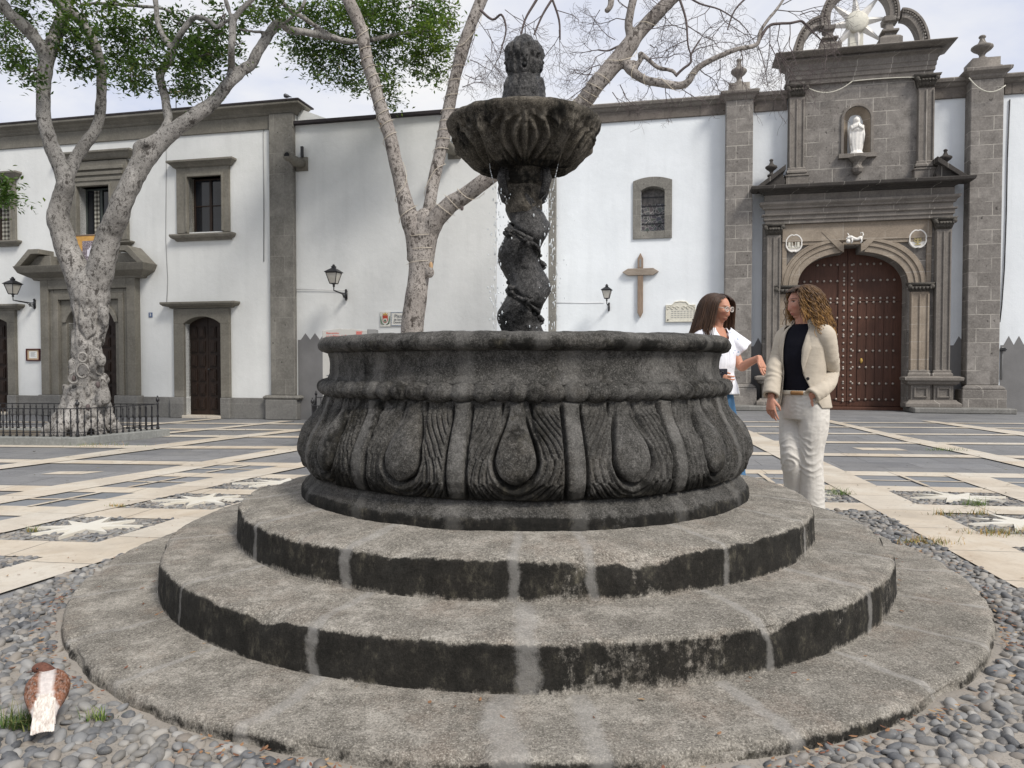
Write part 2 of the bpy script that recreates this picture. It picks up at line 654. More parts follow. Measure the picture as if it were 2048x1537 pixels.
# corner pier
mb = MB()
mb.box(xr0, xr1, -.09, .02, ZPL + .06, ZT - .195)
mb.mould(xr0 + .0, xr1 - .0, [(ZPL - .02, .11), (ZPL, .14), (ZPL + .03, .14), (ZPL + .06, .1)], yb=.05, y0=-.03)
mb.build('corner_pier', MAT['pier'], LB, bev=.012)
mb = MB()
mb.box(xr0 - .09, xr1 + .07, -.16, .02, 0, ZPL - .02)
mb.build('pier_base', MAT['plinth'], LB, bev=.015)


def window(parent, op, fx0, fx1, fz1, lint, sill, proj=.05, lintp=.17, muntins=(2, 2), curtain=None, two=False):
    x0, x1, z0, z1 = op
    mb = MB()
    p = proj
    mb.box(fx0, x0, -p, .3, z0 - .02, fz1)
    mb.box(x1, fx1, -p, .3, z0 - .02, fz1)
    mb.box(x0, x1, -p, .3, z1, fz1)
    e = .05
    mb.box(x0 - e, x0 - .001, -p - .02, .1, z0, z1 + e)
    mb.box(x1 + .001, x1 + e, -p - .02, .1, z0, z1 + e)
    mb.box(x0 - .001, x1 + .001, -p - .02, .1, z1 + .001, z1 + e)
    fr = mb.build('window_surround', MAT['trim'], parent, bev=.006)
    mb = MB()
    mb.mould(fx0 + .02, fx1 - .02, [(lint[0], proj), (lint[0] + .02, proj + .03), (lint[0] + .05, proj + .05), (lint[1] - .06, lintp * .8), (lint[1] - .04, lintp), (lint[1], lintp)])
    mb.build('lintel', MAT['trim'], fr, bev=.004)
    mb = MB()
    mb.mould(fx0 + .02, fx1 - .02, [(sill[0], .05), (sill[0] + .03, .06), (sill[0] + .06, .12), (sill[1] - .03, .14), (sill[1], .14)])
    mb.build('sill', MAT['trim'], fr, bev=.004)
    mb = MB()
    y = .16
    t = .035
    mb.box(x0, x0 + t, y, y + .05, z0, z1); mb.box(x1 - t, x1, y, y + .05, z0, z1)
    mb.box(x0 + t, x1 - t, y, y + .05, z1 - t, z1); mb.box(x0 + t, x1 - t, y, y + .05, z0, z0 + t)
    cx = (x0 + x1) / 2
    mb.box(cx - .025, cx + .025, y - .005, y + .05, z0 + t, z1 - t)
    if muntins[1] > 1:
        for i in range(1, muntins[1]):
            zz = z0 + (z1 - z0) * i / muntins[1]
            mb.box(x0 + t, cx - .025, y + .01, y + .04, zz - .012, zz + .012)
            mb.box(cx + .025, x1 - t, y + .01, y + .04, zz - .012, zz + .012)
    sash = mb.build('window', MAT['wood_dark'] if not two else MAT['sash_grey'], parent, bev=.003)
    mb = MB()
    mb.box(x0 + .01, x1 - .01, y + .022, y + .03, z0 + .01, z1 - .01)
    mb.build('pane', MAT['glass'], sash)
    if curtain:
        n = 40
        V, F = [], []
        ca, cb = curtain
        for i in range(n + 1):
            u = i / n
            xx = ca + (cb - ca) * u
            yy = y + .015 + .004 * math.sin(u * 30)
            V += [(xx, yy, z0 + .04), (xx, yy, z1 - .04)]
            if i: F.append((2 * i - 2, 2 * i, 2 * i + 1, 2 * i - 1))
        mbc = MB().add(V, F)
        mbc.build('curtain', MAT['curtain'], sash, True)
    return fr


MAT['sash_grey'] = simple('grey_green_sash_paint', (.05, .06, .055), .5, .2, 10, .1)
m = M('checked_curtain', .9, .1)
x = m.sep()
cx_ = m.math('GREATER_THAN', m.math('FRACT', m.mul(x[0], 11.0)), .5)
cz_ = m.math('GREATER_THAN', m.math('FRACT', m.mul(x[2], 11.0)), .5)
s_ = m.mul(m.math('ADD', cx_, cz_), .5)
MAT['curtain'] = m.done(m.ramp(s_, [(0, (.42, .41, .36)), (.5, (.2, .19, .16)), (1, (.06, .055, .05))]))

window(LB, w3, A(356, 420)[0], A(461, 420)[0], A(405, 336)[1], (A(405, 336)[1], A(405, 322)[1]), (A(405, 482)[1], A(405, 469)[1]))
fx = A(34, 430)[0]
window(LB, w1, w1[0] - (fx - w1x), fx, A(12, 362)[1], (A(12, 362)[1], A(12, 347)[1]), (A(12, 494)[1], A(12, 483)[1]), curtain=(w1[1] - .45, w1[1] - .05))
window(LB, w2, A(133, 430)[0], A(259, 430)[0], A(200, 324)[1], (A(200, 322)[1], A(200, 306)[1]), (A(200, 496)[1], A(200, 486)[1]), proj=.08, lintp=.2, muntins=(2, 1),
       curtain=(w2[0] + .2, w2[0] + .33), two=True)
# stepped frieze above the middle window
mb = MB()
a, b = A(133, 430)[0], A(259, 430)[0]
zz = w2[3]
for i, pr in enumerate((.10, .115, .13)):
    mb.box(a + .1 - .02 * i, b - .1 + .02 * i, -pr, 0, zz + .1 + .11 * i, zz + .17 + .11 * i)
mb.build('window_frieze', MAT['trim'], LB, bev=.006)


def small_door(parent, op, fx0, fx1, zs, lint, base, bx0, bx1, ztop):
    x0, x1, z0, z1 = op
    mb = MB()
    arch = arc_pts(x0, x1, zs, z1 - .0)
    outer = [(fx1, zs), (fx1, ztop)] + [(x, ztop) for x, _ in arch[1:-1]] + [(fx0, ztop), (fx0, zs)]
    inner = [(x1, zs)] + [arch[0]] + arch[1:-1] + [arch[-1], (x0, zs)]
    mb.ring(outer, inner, -.07, .3, closed=False)
    mb.box(fx0, x0, -.07, .3, base, zs - .0005)
    mb.box(x1, fx1, -.07, .3, base, zs - .0005)
    fr = mb.build('door_surround', MAT['trim'], parent, bev=.008)
    mb = MB()
    mb.box(bx0, x0 + .0, -.1, .29, 0, base - .001)
    mb.box(x1, bx1, -.1, .29, 0, base - .001)
    mb.build_each('jamb_base', MAT['plinth'], fr, bev=.012)
    mb = MB()
    mb.mould(fx0, fx1, [(lint[0], .075), (lint[0] + .03, .09), (lint[1] - .08, .17), (lint[1] - .04, .21), (lint[1], .21)])
    mb.build('lintel', MAT['trim'], fr, bev=.005)
    mb = MB()
    mb.box(x0 - .02, x1 + .02, -.13, .3, 0, .055)
    mb.build('threshold', MAT['marble'], fr, bev=.006)
    door_leaf(parent, 'door', x0, x1, .06, zs, z1, .14, MAT['wood_dark'])


def marble(name, along_y):
    m = M(name, .55, .35)
    base_tc = m.tc
    m.tc = m.vec((1, 1, 1), (0, 0, (PI / 2 if along_y else 0) + .13), src=base_tc)
    bcol, bf = m.brick(.62, 40.0, .005, (.1,) * 3, (.9,) * 3, (.5,) * 3, True)
    m.tc = base_tc
    n1 = m.noise(1.7, 8, .7, (1, 1, 1), .6)
    c = m.ramp(n1, [(.3, (.42, .345, .255)), (.5, (.53, .46, .365)), (.7, (.59, .55, .47))])
    c = m.mix(m.rng(bcol, .2, .8, 0, .45), c, (.57, .54, .48))
    c = m.mix(m.mul(m.rng(m.noise(13, 8, .78), .52, .72), .5), c, (.31, .255, .19))
    c = m.mix(m.mul(m.rng(m.noise(.9, 6, .7), .48, .68), .45), c, (.34, .31, .265))
    c = m.mix(m.mul(m.rng(m.noise(48, 5, .75), .6, .72), .5), c, (.18, .15, .12))
    c = m.mix(m.mul(bf, m.rng(m.noise(3, 4, .6), .35, .5, .35, .9)), c, (.12, .10, .08))
    return m.done(c, m.bump(m.noise(30, 5, .6), .12, .005, m.bump(m.math('SUBTRACT', 1.0, bf), .3, .004)))


MAT['marble'] = marble('cream_marble', False)
MAT['marble_cross'] = marble('cream_marble_diagonal', True)

small_door(LB, d3, A(352, 740)[0], A(463, 740)[0], A(408, 648)[1], (A(405, 617)[1], A(405, 605)[1]), A(400, 795)[1], A(346, 820)[0], A(464, 820)[0], A(405, 618)[1])
fx = A(36, 720)[0]
small_door(LB, d1, d1[0] - (fx - d1x), fx, A(12, 646)[1], (A(12, 622)[1], A(12, 610)[1]), A(12, 790)[1], d1[0] - .42, fx + .02, A(12, 622)[1])
# ---- portal behind the tree
px0, px1 = A(93, 650)[0], A(281, 650)[0]
pz0 = A(188, 790)[1]; pz1 = A(188, 560)[1]; pzc = A(180, 534)[1]
zs = A(235, 645)[1]
mb = MB()
arch = arc_pts(d2[0], d2[1], zs, d2[3], 20)
inx0, inx1 = px0 + .42, px1 - .42
def portal_layer(mb, ox0, ox1, oz, ix0, ix1, y0, y1):
    mb.box(ox0, ix0, y0, y1, pz0, oz); mb.box(ix1, ox1, y0, y1, pz0, oz)
    mb.box(ix0, ix1, y0, y1, oz - (ix0 - ox0), oz)
portal_layer(mb, px0, px1, pz1, px0 + .2, px1 - .2, -.16, .02)
portal_layer(mb, px0 + .2, px1 - .2, pz1 - .2, px0 + .3, px1 - .3, -.11, .02)
portal_layer(mb, px0 + .3, px1 - .3, pz1 - .3, px0 + .42, px1 - .42, -.14, .02)
outer = [(inx1, zs), (inx1, pz1 - .42)] + [(x, pz1 - .42) for x, _ in arch[1:-1]] + [(inx0, pz1 - .42), (inx0, zs)]
inner = [(d2[1], zs)] + [arch[0]] + arch[1:-1] + [arch[-1], (d2[0], zs)]
mb.ring(outer, inner, -.06, .3, closed=False)
mb.box(inx0, d2[0], -.06, .3, pz0, zs - .0005); mb.box(d2[1], inx1, -.06, .3, pz0, zs - .0005)
# archivolt
ar2 = arc_pts(d2[0] - .09, d2[1] + .09, zs, d2[3] + .1, 20)
mb.ring(ar2, arch, -.10, -.055, closed=False)
pt = mb.build('entrance_portal', MAT['trim'], LB, bev=.008)
mb = MB()
mb.box(px0 - .06, px0 + .5, -.2, .05, 0, pz0 - .001); mb.box(px1 - .5, px1 + .06, -.2, .05, 0, pz0 - .001)
mb.build_each('portal_base', MAT['plinth'], pt, bev=.015)
mb = MB()
mb.mould(px0, px1, [(pz1, .16), (pz1 + .04, .18), (pz1 + .07, .24), (pz1 + .14, .36), (pzc - .05, .40), (pzc, .42)])
mb.build('portal_cornice', MAT['trim'], pt, bev=.006)
zp = A(100, 506)[1] + .02
for s in (0, 1):
    mb = MB()
    x0 = px0 - .40 if s == 0 else px1 + .40
    d = 1 if s == 0 else -1
    poly = [(x0, pzc), (x0 + d * .15, pzc), (x0 + d * .42, zp - .1), (x0 + d * .62, zp - .1), (x0 + d * .62, zp), (x0 + d * .36, zp)]
    if s: poly = poly[::-1]
    mb.prism(poly, -.40, .0)
    poly = [(x0 + d * .15, pzc), (x0 + d * .75, pzc), (x0 + d * .75, zp - .12), (x0 + d * .42, zp - .12)]
    if s: poly = poly[::-1]
    mb.prism(poly, -.22, .0)
    mb.build('broken_pediment', MAT['trim'], pt, bev=.006)
mb = MB()
mb.box(px0 + .45, px1 - .45, -.13, .0, pzc, pzc + .35)
mb.build('pediment_block', MAT['trim'], pt, bev=.008)
door_leaf(LB, 'door', d2[0], d2[1], .05, zs, d2[3], .16, MAT['wood_dark'], 7, 4)
mb = MB(); mb.box(d2[0] - .05, d2[1] + .05, -.22, .25, 0, .045)
mb.build('threshold', MAT['marble'], LB, bev=.006)
# hairline wires on the wall
def wall_wire(parent, name, pts, r=.006, mat='wire'):
    mb = MB()
    mb.tube([(x, -.008, z) for x, z in pts], r, 5)
    return mb.build(name, MAT[mat], parent, True)
MAT['wire'] = simple('grey_wire', (.25, .25, .25), .7, .2, 5, 0)
MAT['wire_white'] = simple('white_painted_cable', (.62, .62, .62), .7, .1, 5, 0)
wall_wire(LB, 'cable', [A(333, 250), A(333, 350), A(332, 480), A(336, 560), A(334, 606)], .005)
wall_wire(LB, 'cable', [A(527, 252), A(528, 400), A(528, 524)], .008)

# ---------------------------------------------------------------- middle building
MBD = empty('side_wing', (0, 13.79, 0), WROT)
tag(MBD, 'plain white walled wing with grey zigzag dado standing behind the bare tree', 'building')
xm1 = A(993, 500)[0]
zm0, zm1 = 5.78, 5.72
mb = MB()
mb.add([(xr1 - .02, .02, 0), (xm1, .02, 0), (xm1, .02, zm1), (xr1 - .02, .02, zm0)], [(0, 1, 2, 3)])
mb.add([(xr1 - .02, .02, 0), (xr1 - .02, 10.5, 0), (xr1 - .02, 10.5, zm1), (xr1 - .02, .02, zm1)], [(0, 1, 2, 3)])
mb.build('wall', MAT['plaster'], MBD)
mb = MB()
mb.add([(xm1, .02, 0), (xm1, 10.5, 0), (xm1, 10.5, zm1), (xm1, .02, zm1)], [(0, 1, 2, 3)])
mb.build('side_wall', MAT['plaster_cool'], MBD)  # brighter white than the wing front: sunlight painted into this face's colour
mb = MB()
mb.box(xr1 - .02, xm1 + .06, -.07, 10.6, zm1 + .02, zm1 + .09)
mb.build('roof', MAT['roofedge'], MBD, bev=.01)


def zigzag(mb, x0, x1, zt, zp, pitch, ph=0.0, y=-.006):
    n = int((x1 - x0) / pitch) + 2
    pts = []
    xs = x0
    pts = [(x0, zt)]
    k = 0
    x = x0 + ph
    while x + pitch * .5 < x1:
        for xx, z in ((x, zt), (x + pitch / 2, zp)):
            if x0 < xx < x1: pts.append((xx, z))
        x += pitch
    pts.append((x1, zt))
    mb.prism([(x0, 0), (x1, 0)] + pts[::-1], y, y + .008)


mb = MB()
zigzag(mb, xr1 + .02, xm1, A(618, 680)[1], A(609, 667)[1], A(627, 667)[0] - A(608, 667)[0], .06, .012)
mb.build('dado', MAT['dado'], MBD)
# small sloped tiles at the end of the cornice
mb = MB()
mb.add([(xr1 + .0, .1, zm1 + .09), (xr1 + .75, .1, zm1 + .09), (xr1 + .0, .1, ZT - .05), (xr1 + .0, 1.5, zm1 + .09), (xr1 + .75, 1.5, zm1 + .09), (xr1, 1.5, ZT - .05)],
       [(0, 1, 2), (3, 5, 4), (1, 4, 5, 2), (0, 2, 5, 3)])
mb.build('roof_ramp', MAT['plaster'], MBD)
wall_wire(MBD, 'cable', [A(592, 579), A(640, 579.5), A(690, 581)], .007, 'wire_white')

# water spouts (stone cannons) on the middle wall
def spout(px, py, lab):
    x, z = A(px, py)
    w = wall_world(x, 0, z, 13.79)
    t = empty('water_spout', w, WROT)
    tag(t, lab, 'water spout', 'stone water spouts on the wing wall')
    mb = MB()
    mb.box(-.12, .12, -.03, .03, -.14, .12)
    mb.tube([(0, 0, 0), (0, -.2, -.02), (0, -.25, -.02), (0, -.5, .0), (0, -.52, 0), (0, -.58, .01)], [.1, .085, .1, .07, .09, .085], 12)
    mb.build('stone_barrel', MAT['trim'], t, True)
    mb = MB()
    mb.tube([(0, -.581, .01), (0, -.583, .01)], [.055, .055], 12)
    mb.build('spout_mouth', MAT['dark_void'], t)
    mb = MB()
    mb.box(.0, .05, -.06, -.02, .12, .32)
    mb.build('bracket', MAT['iron'], t)
spout(604, 328, 'stone cannon shaped water spout beside the corner pier')
spout(909, 303, 'stone cannon shaped water spout half hidden by the middle limb of the bare tree')


# ---------------------------------------------------------------- wall lanterns
def lantern(name_label, px, py, Y0, out=.55, dz=.0, sc=1.0):
    """bracket mounted at wall pixel px,py (mount point)"""
    x, z = wall_xz(px, py, Y0)
    w = wall_world(x, 0, z, Y0)
    t = empty('wall_lantern', w, WROT)
    t.scale = (sc, sc, sc)
    tag(t, name_label, 'wall lantern', 'black iron lanterns on the facades')
    mb = MB()
    mb.box(-.035, .035, -.03, 0, -.14, .12)
    mb.ball((0, -.03, .13), .035, 8, 6)
    mb.ball((0, -.03, -.15), .03, 8, 6)
    mb.tube([(0, -.02, .02), (0, -.2, .015), (0, -out, .05), (0, -out, .05 + dz)], [.018, .016, .016, .016], 8)
    pts = []
    for i in range(26):
        a = i / 25
        ang = a * 3.6 * PI
        r = .012 + .05 * a
        pts.append((0, -.20 - r * math.cos(ang), -.045 + r * math.sin(ang)))
    mb.tube(pts, .009, 6)
    pts = [(0, -.04, -.12), (0, -.12, -.10), (0, -.2, -.05), (0, -.32, .0), (0, -out + .08, .035)]
    mb.tube(pts, .012, 6)
    pts = []
    for i in range(18):
        a = i / 17
        ang = a * 3 * PI
        r = .008 + .03 * a
        pts.append((0, -.09 - r * math.cos(ang), -.05 + r * math.sin(ang)))
    mb.tube(pts, .008, 6)
    mb.build('bracket', MAT['iron'], t, True)
    h = .4
    z0 = .11 + dz
    c = -out
    mb = MB()
    mb.lathe([(.03, .03), (.035, .06), (.02, .08), (.05, .1), (.055, .12)], 10, (0, c, dz))
    # four sided glazed body, wider at the top
    b0, b1 = .085, .165
    for sx, sy in ((-1, -1), (1, -1), (1, 1), (-1, 1)):
        mb.tube([(sx * b0, c + sy * b0, z0 + .01), (sx * b1, c + sy * b1, z0 + .31)], [.011, .011], 6)
    for k, zz in ((b0, z0 + .01), (b1, z0 + .31)):
        q = [(-k, c - k, zz), (k, c - k, zz), (k, c + k, zz), (-k, c + k, zz)]
        for i in range(4):
            mb.tube([q[i], q[(i + 1) % 4]], [.012, .012], 6)
    mb.add([(-b0, c - b0, z0), (b0, c - b0, z0), (b0, c + b0, z0), (-b0, c + b0, z0)], [(0, 1, 2, 3)])
    fr = mb.build('lantern_frame', MAT['iron'], t, True)
    mb = MB()
    k = b1 + .03
    prof = [(k, z0 + .315), (k + .01, z0 + .33), (.13, z0 + .39), (.07, z0 + .43), (.05, z0 + .44), (.05, z0 + .475), (.065, z0 + .48), (.04, z0 + .5), (.025, z0 + .52), (.03, z0 + .535), (.008, z0 + .55)]
    V, F = [], []
    for r, zz in prof:
        V += [(-r, c - r, zz), (r, c - r, zz), (r, c + r, zz), (-r, c + r, zz)]
    for i in range(len(prof) - 1):
        for q in range(4):
            F.append((4 * i + q, 4 * i + (q + 1) % 4, 4 * i + 4 + (q + 1) % 4, 4 * i + 4 + q))
    F += [(3, 2, 1, 0), tuple(4 * (len(prof) - 1) + q for q in range(4))]
    mb.add(V, F)
    mb.build('lantern_cap', MAT['iron'], fr, bev=.004)
    mb = MB()
    g0, g1 = b0 - .006, b1 - .006
    V = [(-g0, c - g0, z0 + .02), (g0, c - g0, z0 + .02), (g0, c + g0, z0 + .02), (-g0, c + g0, z0 + .02),
         (-g1, c - g1, z0 + .30), (g1, c - g1, z0 + .30), (g1, c + g1, z0 + .30), (-g1, c + g1, z0 + .30)]
    mb.add(V, [(0, 1, 5, 4), (1, 2, 6, 5), (2, 3, 7, 6), (3, 0, 4, 7)])
    mb.build('glass', MAT['lampglass'], fr)


lantern('black iron lantern on scrolled bracket beside the framed notice, left of the leafy tree', 70, 608, 13.79, .82, .12, .66)
lantern('black iron lantern on scrolled bracket on the white wing wall right of the corner pier', 693, 590, 13.79, .82, .12, .66)
lantern('black iron lantern on bracket on the church wall left of the wooden cross', 1218, 614, 19.6, .9, .12, .66)


# ---------------------------------------------------------------- small things on the left walls
def text_obj(name, body, size, loc, mat, parent, rz=0.0, align='CENTER', ext=.002):
    cu = bpy.data.curves.new(name, 'FONT')
    cu.body = body
    cu.size = size
    cu.extrude = ext
    cu.align_x = align
    cu.align_y = 'CENTER'
    o = bpy.data.objects.new(name, cu)
    COL.objects.link(o)
    dg = bpy.context.evaluated_depsgraph_get()
    me = bpy.data.meshes.new_from_object(o.evaluated_get(dg))
    bpy.data.objects.remove(o)
    me.transform(Matrix.Rotation(PI / 2, 4, 'X'))
    me.materials.clear()
    o = link_mesh(name, me, mat, parent)
    o.location = loc
    o.rotation_euler = (0, 0, rz)
    return o


x, z = A(301.5, 630.5)
t = empty('house_number', wall_world(x, 0, z, 13.79), WROT)
tag(t, 'small blue house number plate on the white wall left of the right hand door', 'number plate')
MAT['blue_enamel'] = simple('blue_enamel', (.10, .14, .24), .4, .1, 6, 0)
MAT['paper'] = simple('white_paper', (.72, .72, .70), .8, .05, 6, 0)
MAT['red_wood'] = simple('dark_red_frame_wood', (.07, .015, .012), .5, .25, 20, .1)
MAT['ochre_paper'] = simple('beige_mount', (.55, .42, .28), .8, .1, 10, 0)
MAT['red_ink'] = simple('red_lettering', (.55, .07, .05), .7, .1, 6, 0)
MAT['dark_ink'] = simple('dark_lettering', (.06, .07, .09), .7, .1, 6, 0)
mb = MB(); mb.box(-.045, .045, -.012, 0, -.05, .05)
mb.build('plate', MAT['blue_enamel'], t, bev=.003)
text_obj('numeral', '3', .08, (0, -.014, 0), MAT['paper'], t)
x, z = A(68, 710)
t = empty('framed_notice', wall_world(x, 0, z, 13.79), WROT)
tag(t, 'framed paper notice with dark red frame on the white wall between two doors', 'notice')
w_, h_ = .175, .13
mb = MB()
mb.box(-w_, w_, -.04, 0, h_ - .025, h_); mb.box(-w_, w_, -.04, 0, -h_, -h_ + .025)
mb.box(-w_, -w_ + .025, -.04, 0, -h_ + .025, h_ - .025); mb.box(w_ - .025, w_, -.04, 0, -h_ + .025, h_ - .025)
mb.build('frame', MAT['red_wood'], t, bev=.004)
mb = MB(); mb.box(-w_ + .02, w_ - .02, -.02, -.005, -h_ + .02, h_ - .02); mb.build('mount', MAT['ochre_paper'], t)
mb = MB(); mb.box(-.1, .1, -.024, -.019, -.075, .075); mb.build('paper', MAT['paper'], t)
mb = MB()
for i in range(5): mb.box(-.06, .06 - .02 * (i % 2), -.0255, -.0235, .045 - i * .02, .05 - i * .02)
mb.build('writing', MAT['dark_ink'], t)

# banner hanging from the middle window sill
x0, z0 = A(152, 474, -.16); x1, z1 = A(222, 540, -.16)
t = empty('banner', wall_world(x0, -.20, z0, 13.79), WROT)
tag(t, 'ochre bordered banner hung below the middle window behind the leafy tree fork', 'banner')
MAT['ochre_cloth'] = simple('ochre_cloth', (.58, .33, .10), .9, .2, 14, .2, 80)
m = M('grey_brocade', .9, .1)
MAT['brocade'] = m.done(m.mix(m.rng(m.vor(40), .2, .6), (.42, .38, .40), (.18, .15, .17)))
MAT['white_cloth'] = simple('white_cloth', (.70, .68, .74), .9, .08, 10, .1)
MAT['crimson_cloth'] = simple('crimson_cloth', (.34, .07, .12), .9, .15, 10, .1)
W_, H_ = x1 - x0 + .12, z0 - z1
V, F, FM = [], [], []
nx, nz = 24, 20
for i in range(nx + 1):
    for j in range(nz + 1):
        u, v = i / nx, j / nz
        V.append((u * W_, -.015 + .012 * math.sin(u * 9 + v * 2) * v, -v * H_))
for i in range(nx):
    for j in range(nz):
        a = i * (nz + 1) + j
        F.append((a, a + 1, a + nz + 2, a + nz + 1))
        u, v = (i + .5) / nx, (j + .5) / nz
        mi = 0 if (u < .2 or u > .8 or v < .13) else 1
        if mi and ((u - .5) / .16) ** 2 + ((v - .52) / .24) ** 2 < 1: mi = 2
        if mi and abs(u - .5) < .13 and .74 < v < .86: mi = 3
        FM.append(mi)
np_mesh('cloth', V, F, [MAT['ochre_cloth'], MAT['brocade'], MAT['white_cloth'], MAT['crimson_cloth']], t, True, fm=FM)
mb = MB(); mb.tube([(-.05, -.01, .01), (W_ + .05, -.01, .01)], .016, 8)
mb.build('rod', MAT['wood_grey'], t, True)

# ceramic street sign with a coat of arms
x0, z0 = A(760, 654); x1, z1 = A(798, 623)
t = empty('street_sign', wall_world(x0, .02, z0, 13.79), WROT)
tag(t, 'ceramic tile street sign with a coat of arms beside the bare tree trunk', 'street sign')
H_ = z1 - z0; W_ = (x1 - x0) * .56
MAT['tile_white'] = simple('glazed_tile', (.62, .61, .56), .25, .06, 8, 0)
MAT['tile_blue'] = simple('glazed_blue', (.10, .16, .27), .3, .15, 8, 0)
MAT['tile_green'] = simple('glazed_green', (.10, .17, .10), .3, .2, 20, 0)
MAT['tile_red'] = simple('glazed_red', (.40, .06, .03), .3, .2, 20, 0)
MAT['tile_gold'] = simple('glazed_gold', (.5, .33, .09), .3, .2, 20, 0)
mb = MB(); mb.box(0, W_, -.02, 0, 0, H_); mb.box(W_ + .005, W_ * 2.6, -.02, 0, .01, H_ - .01)
mb.build('tile', MAT['tile_white'], t, bev=.004)
mb = MB()
cx = W_ / 2
sh = [(cx - .06, .30 * H_ / .3 * .6), (cx + .06, .30 * H_ / .3 * .6)]
def shield(cx, cz, w, h): return [(cx + w * math.sin(a) if abs(a) > 1.57 else cx + w * math.sin(a), cz - h * .2 + -h * .8 * math.cos(a)) for a in np.linspace(-PI / 2, PI / 2, 9)] + [(cx + w, cz + h), (cx - w, cz + h)]
mb.prism(shield(cx, H_ * .5, W_ * .24, H_ * .24), -.026, -.019)
cs = mb.build('shield', MAT['tile_red'], t)
mb = MB(); mb.prism(shield(cx, H_ * .42, W_ * .17, H_ * .11), -.030, -.025); mb.build('shield_field', MAT['tile_white'], cs)
mb = MB(); mb.prism(shield(cx, H_ * .40, W_ * .1, H_ * .07), -.033, -.029); mb.build('shield_tree', MAT['tile_green'], cs)
mb = MB()
for s in (-1, 1):
    mb.tube([(cx + s * W_ * .12, -.023, H_ * .14), (cx + s * W_ * .32, -.023, H_ * .22), (cx + s * W_ * .4, -.023, H_ * .45), (cx + s * W_ * .4, -.023, H_ * .7)], [.008, .013, .013, .006], 6)
mb.build('wreath', MAT['tile_green'], t, True)
mb = MB()
mb.prism([(cx - W_ * .2, H_ * .76), (cx + W_ * .2, H_ * .76), (cx + W_ * .24, H_ * .9), (cx + W_ * .1, H_ * .83), (cx, H_ * .95), (cx - W_ * .1, H_ * .83), (cx - W_ * .24, H_ * .9)], -.026, -.019)
mb.build('crown', MAT['tile_gold'], t)
mb = MB()
xx0, xx1, zz0, zz1 = W_ + .012, W_ * 2.57, .02, H_ - .02
for i in range(14):
    u = xx0 + (xx1 - xx0) * i / 13
    mb.ball((u, -.021, zz1), .010, 6, 4); mb.ball((u, -.021, zz0), .010, 6, 4)
for i in range(9):
    u = zz0 + (zz1 - zz0) * i / 8
    mb.ball((xx0, -.021, u), .010, 6, 4); mb.ball((xx1, -.021, u), .010, 6, 4)
mb.build('border', MAT['tile_blue'], t, True)
text_obj('lettering', 'Plaza', .085, (W_ * 1.75, -.022, H_ * .68), MAT['dark_ink'], t)
text_obj('lettering', 'de Santo', .055, (W_ * 1.75, -.022, H_ * .45), MAT['dark_ink'], t)
text_obj('lettering', 'Domingo', .055, (W_ * 1.75, -.022, H_ * .27), MAT['dark_ink'], t)

# tv antenna on the roof
p = wall_world(A(355, 215)[0] - .4, 3.0, ZT, 13.79)
q = at(352, 196, p.y)
t = empty('antenna', (q.x, q.y, ZT - .02))
tag(t, 'small television antenna on the roof edge behind the leafy tree', 'antenna')
mb = MB()
hh = at(349, 181, p.y).z - ZT
mb.tube([(0, 0, 0), (0, 0, hh)], .012, 6)
mast = mb.build('mast', MAT['iron'], t, True)
MAT['rust'] = simple('rusty_rods', (.42, .20, .12), .8, .2, 10, 0)
mb = MB()
mb.tube([(-.35, 0, hh - .05), (.3, 0, hh + .02)], .01, 6)
for i in range(6):
    x = -.33 + i * .12
    mb.tube([(x, -.18 + i * .015, hh - .05 + (x + .35) * .11), (x, .18 - i * .015, hh - .05 + (x + .35) * .11)], .008, 5)
mb.build('aerial', MAT['rust'], t, True)
# ================================================================ CHURCH
CH = empty('church', (0, 19.6, 0), WROT)
tag(CH, 'white church front with grey stone portal, buttresses and a red brown studded door', 'church')
# far corner of the wing -> church plane
wl = wall_world(xm1, 0, 0, 13.79)
cxl = (wl - Vector((0, 19.6, 0))).dot(WD)
back = (wl - Vector((0, 19.6, 0))).dot(WN)          # negative: toward the camera
XR = B(2048, 500)[0] + 6
ZR = B(1450, 196)[1]; ZB = B(1450, 230)[1]
PXL, PXR = B(1573, 300)[0], B(1861, 300)[0]
P = -.38     # portal face
aX0, aX1 = B(1596, 600, P)[0], B(1819, 600, P)[0]
aZs = B(1819, 572, P)[1]
aCx = (aX0 + aX1) / 2
aZc = B(1722, 504, P)[1] + .02
wo = (B(1282, 430)[0], B(1329, 430)[0], B(1305, 463)[1], B(1305, 374)[1])
mb = MB()
wall_panel(mb, cxl, XR, 0, ZR - .05, [wo, (aX0 - .1, aX1 + .1, 0, aZc + .35)], 0, .4)
shell_box(mb, cxl, XR, 14, 0, ZR - .05)
mb.build('wall', MAT['plaster_cool'], CH)
# parapet band of stone
segsx = [(cxl, B(1453, 210)[0]), (B(1508, 210)[0], PXL), (PXR, B(1940, 160)[0]), (B(2008, 160)[0], XR)]
mb = MB()
for a, b in segsx:
    mb.box(a, b, -.05, .01, ZB, ZR - .16)
mb.build_each('parapet_band', ashlar('parapet_stone', (.13, .115, .10), (.20, .175, .155), (.06, .055, .05), .85, 9, .012, True, .8), CH, bev=.01)
mb = MB()
for a, b in segsx:
    mb.mould(a + .0, b - .0, [(ZR - .16, .0), (ZR - .13, .04), (ZR - .08, .07), (ZR - .07, .12), (ZR, .14), (ZR + .03, .1)], yb=.5, y0=-.05)
mb.build_each('coping', MAT['moulded'], CH, bev=.008)
# corner pier next to the return wall
x0, x1 = B(1092, 450)[0], B(1113, 450)[0]
mb = MB(); mb.box(x0, x1, -.12, .02, 0, ZB + .1)
mb.build('corner_pier', MAT['pier'], CH, bev=.012)
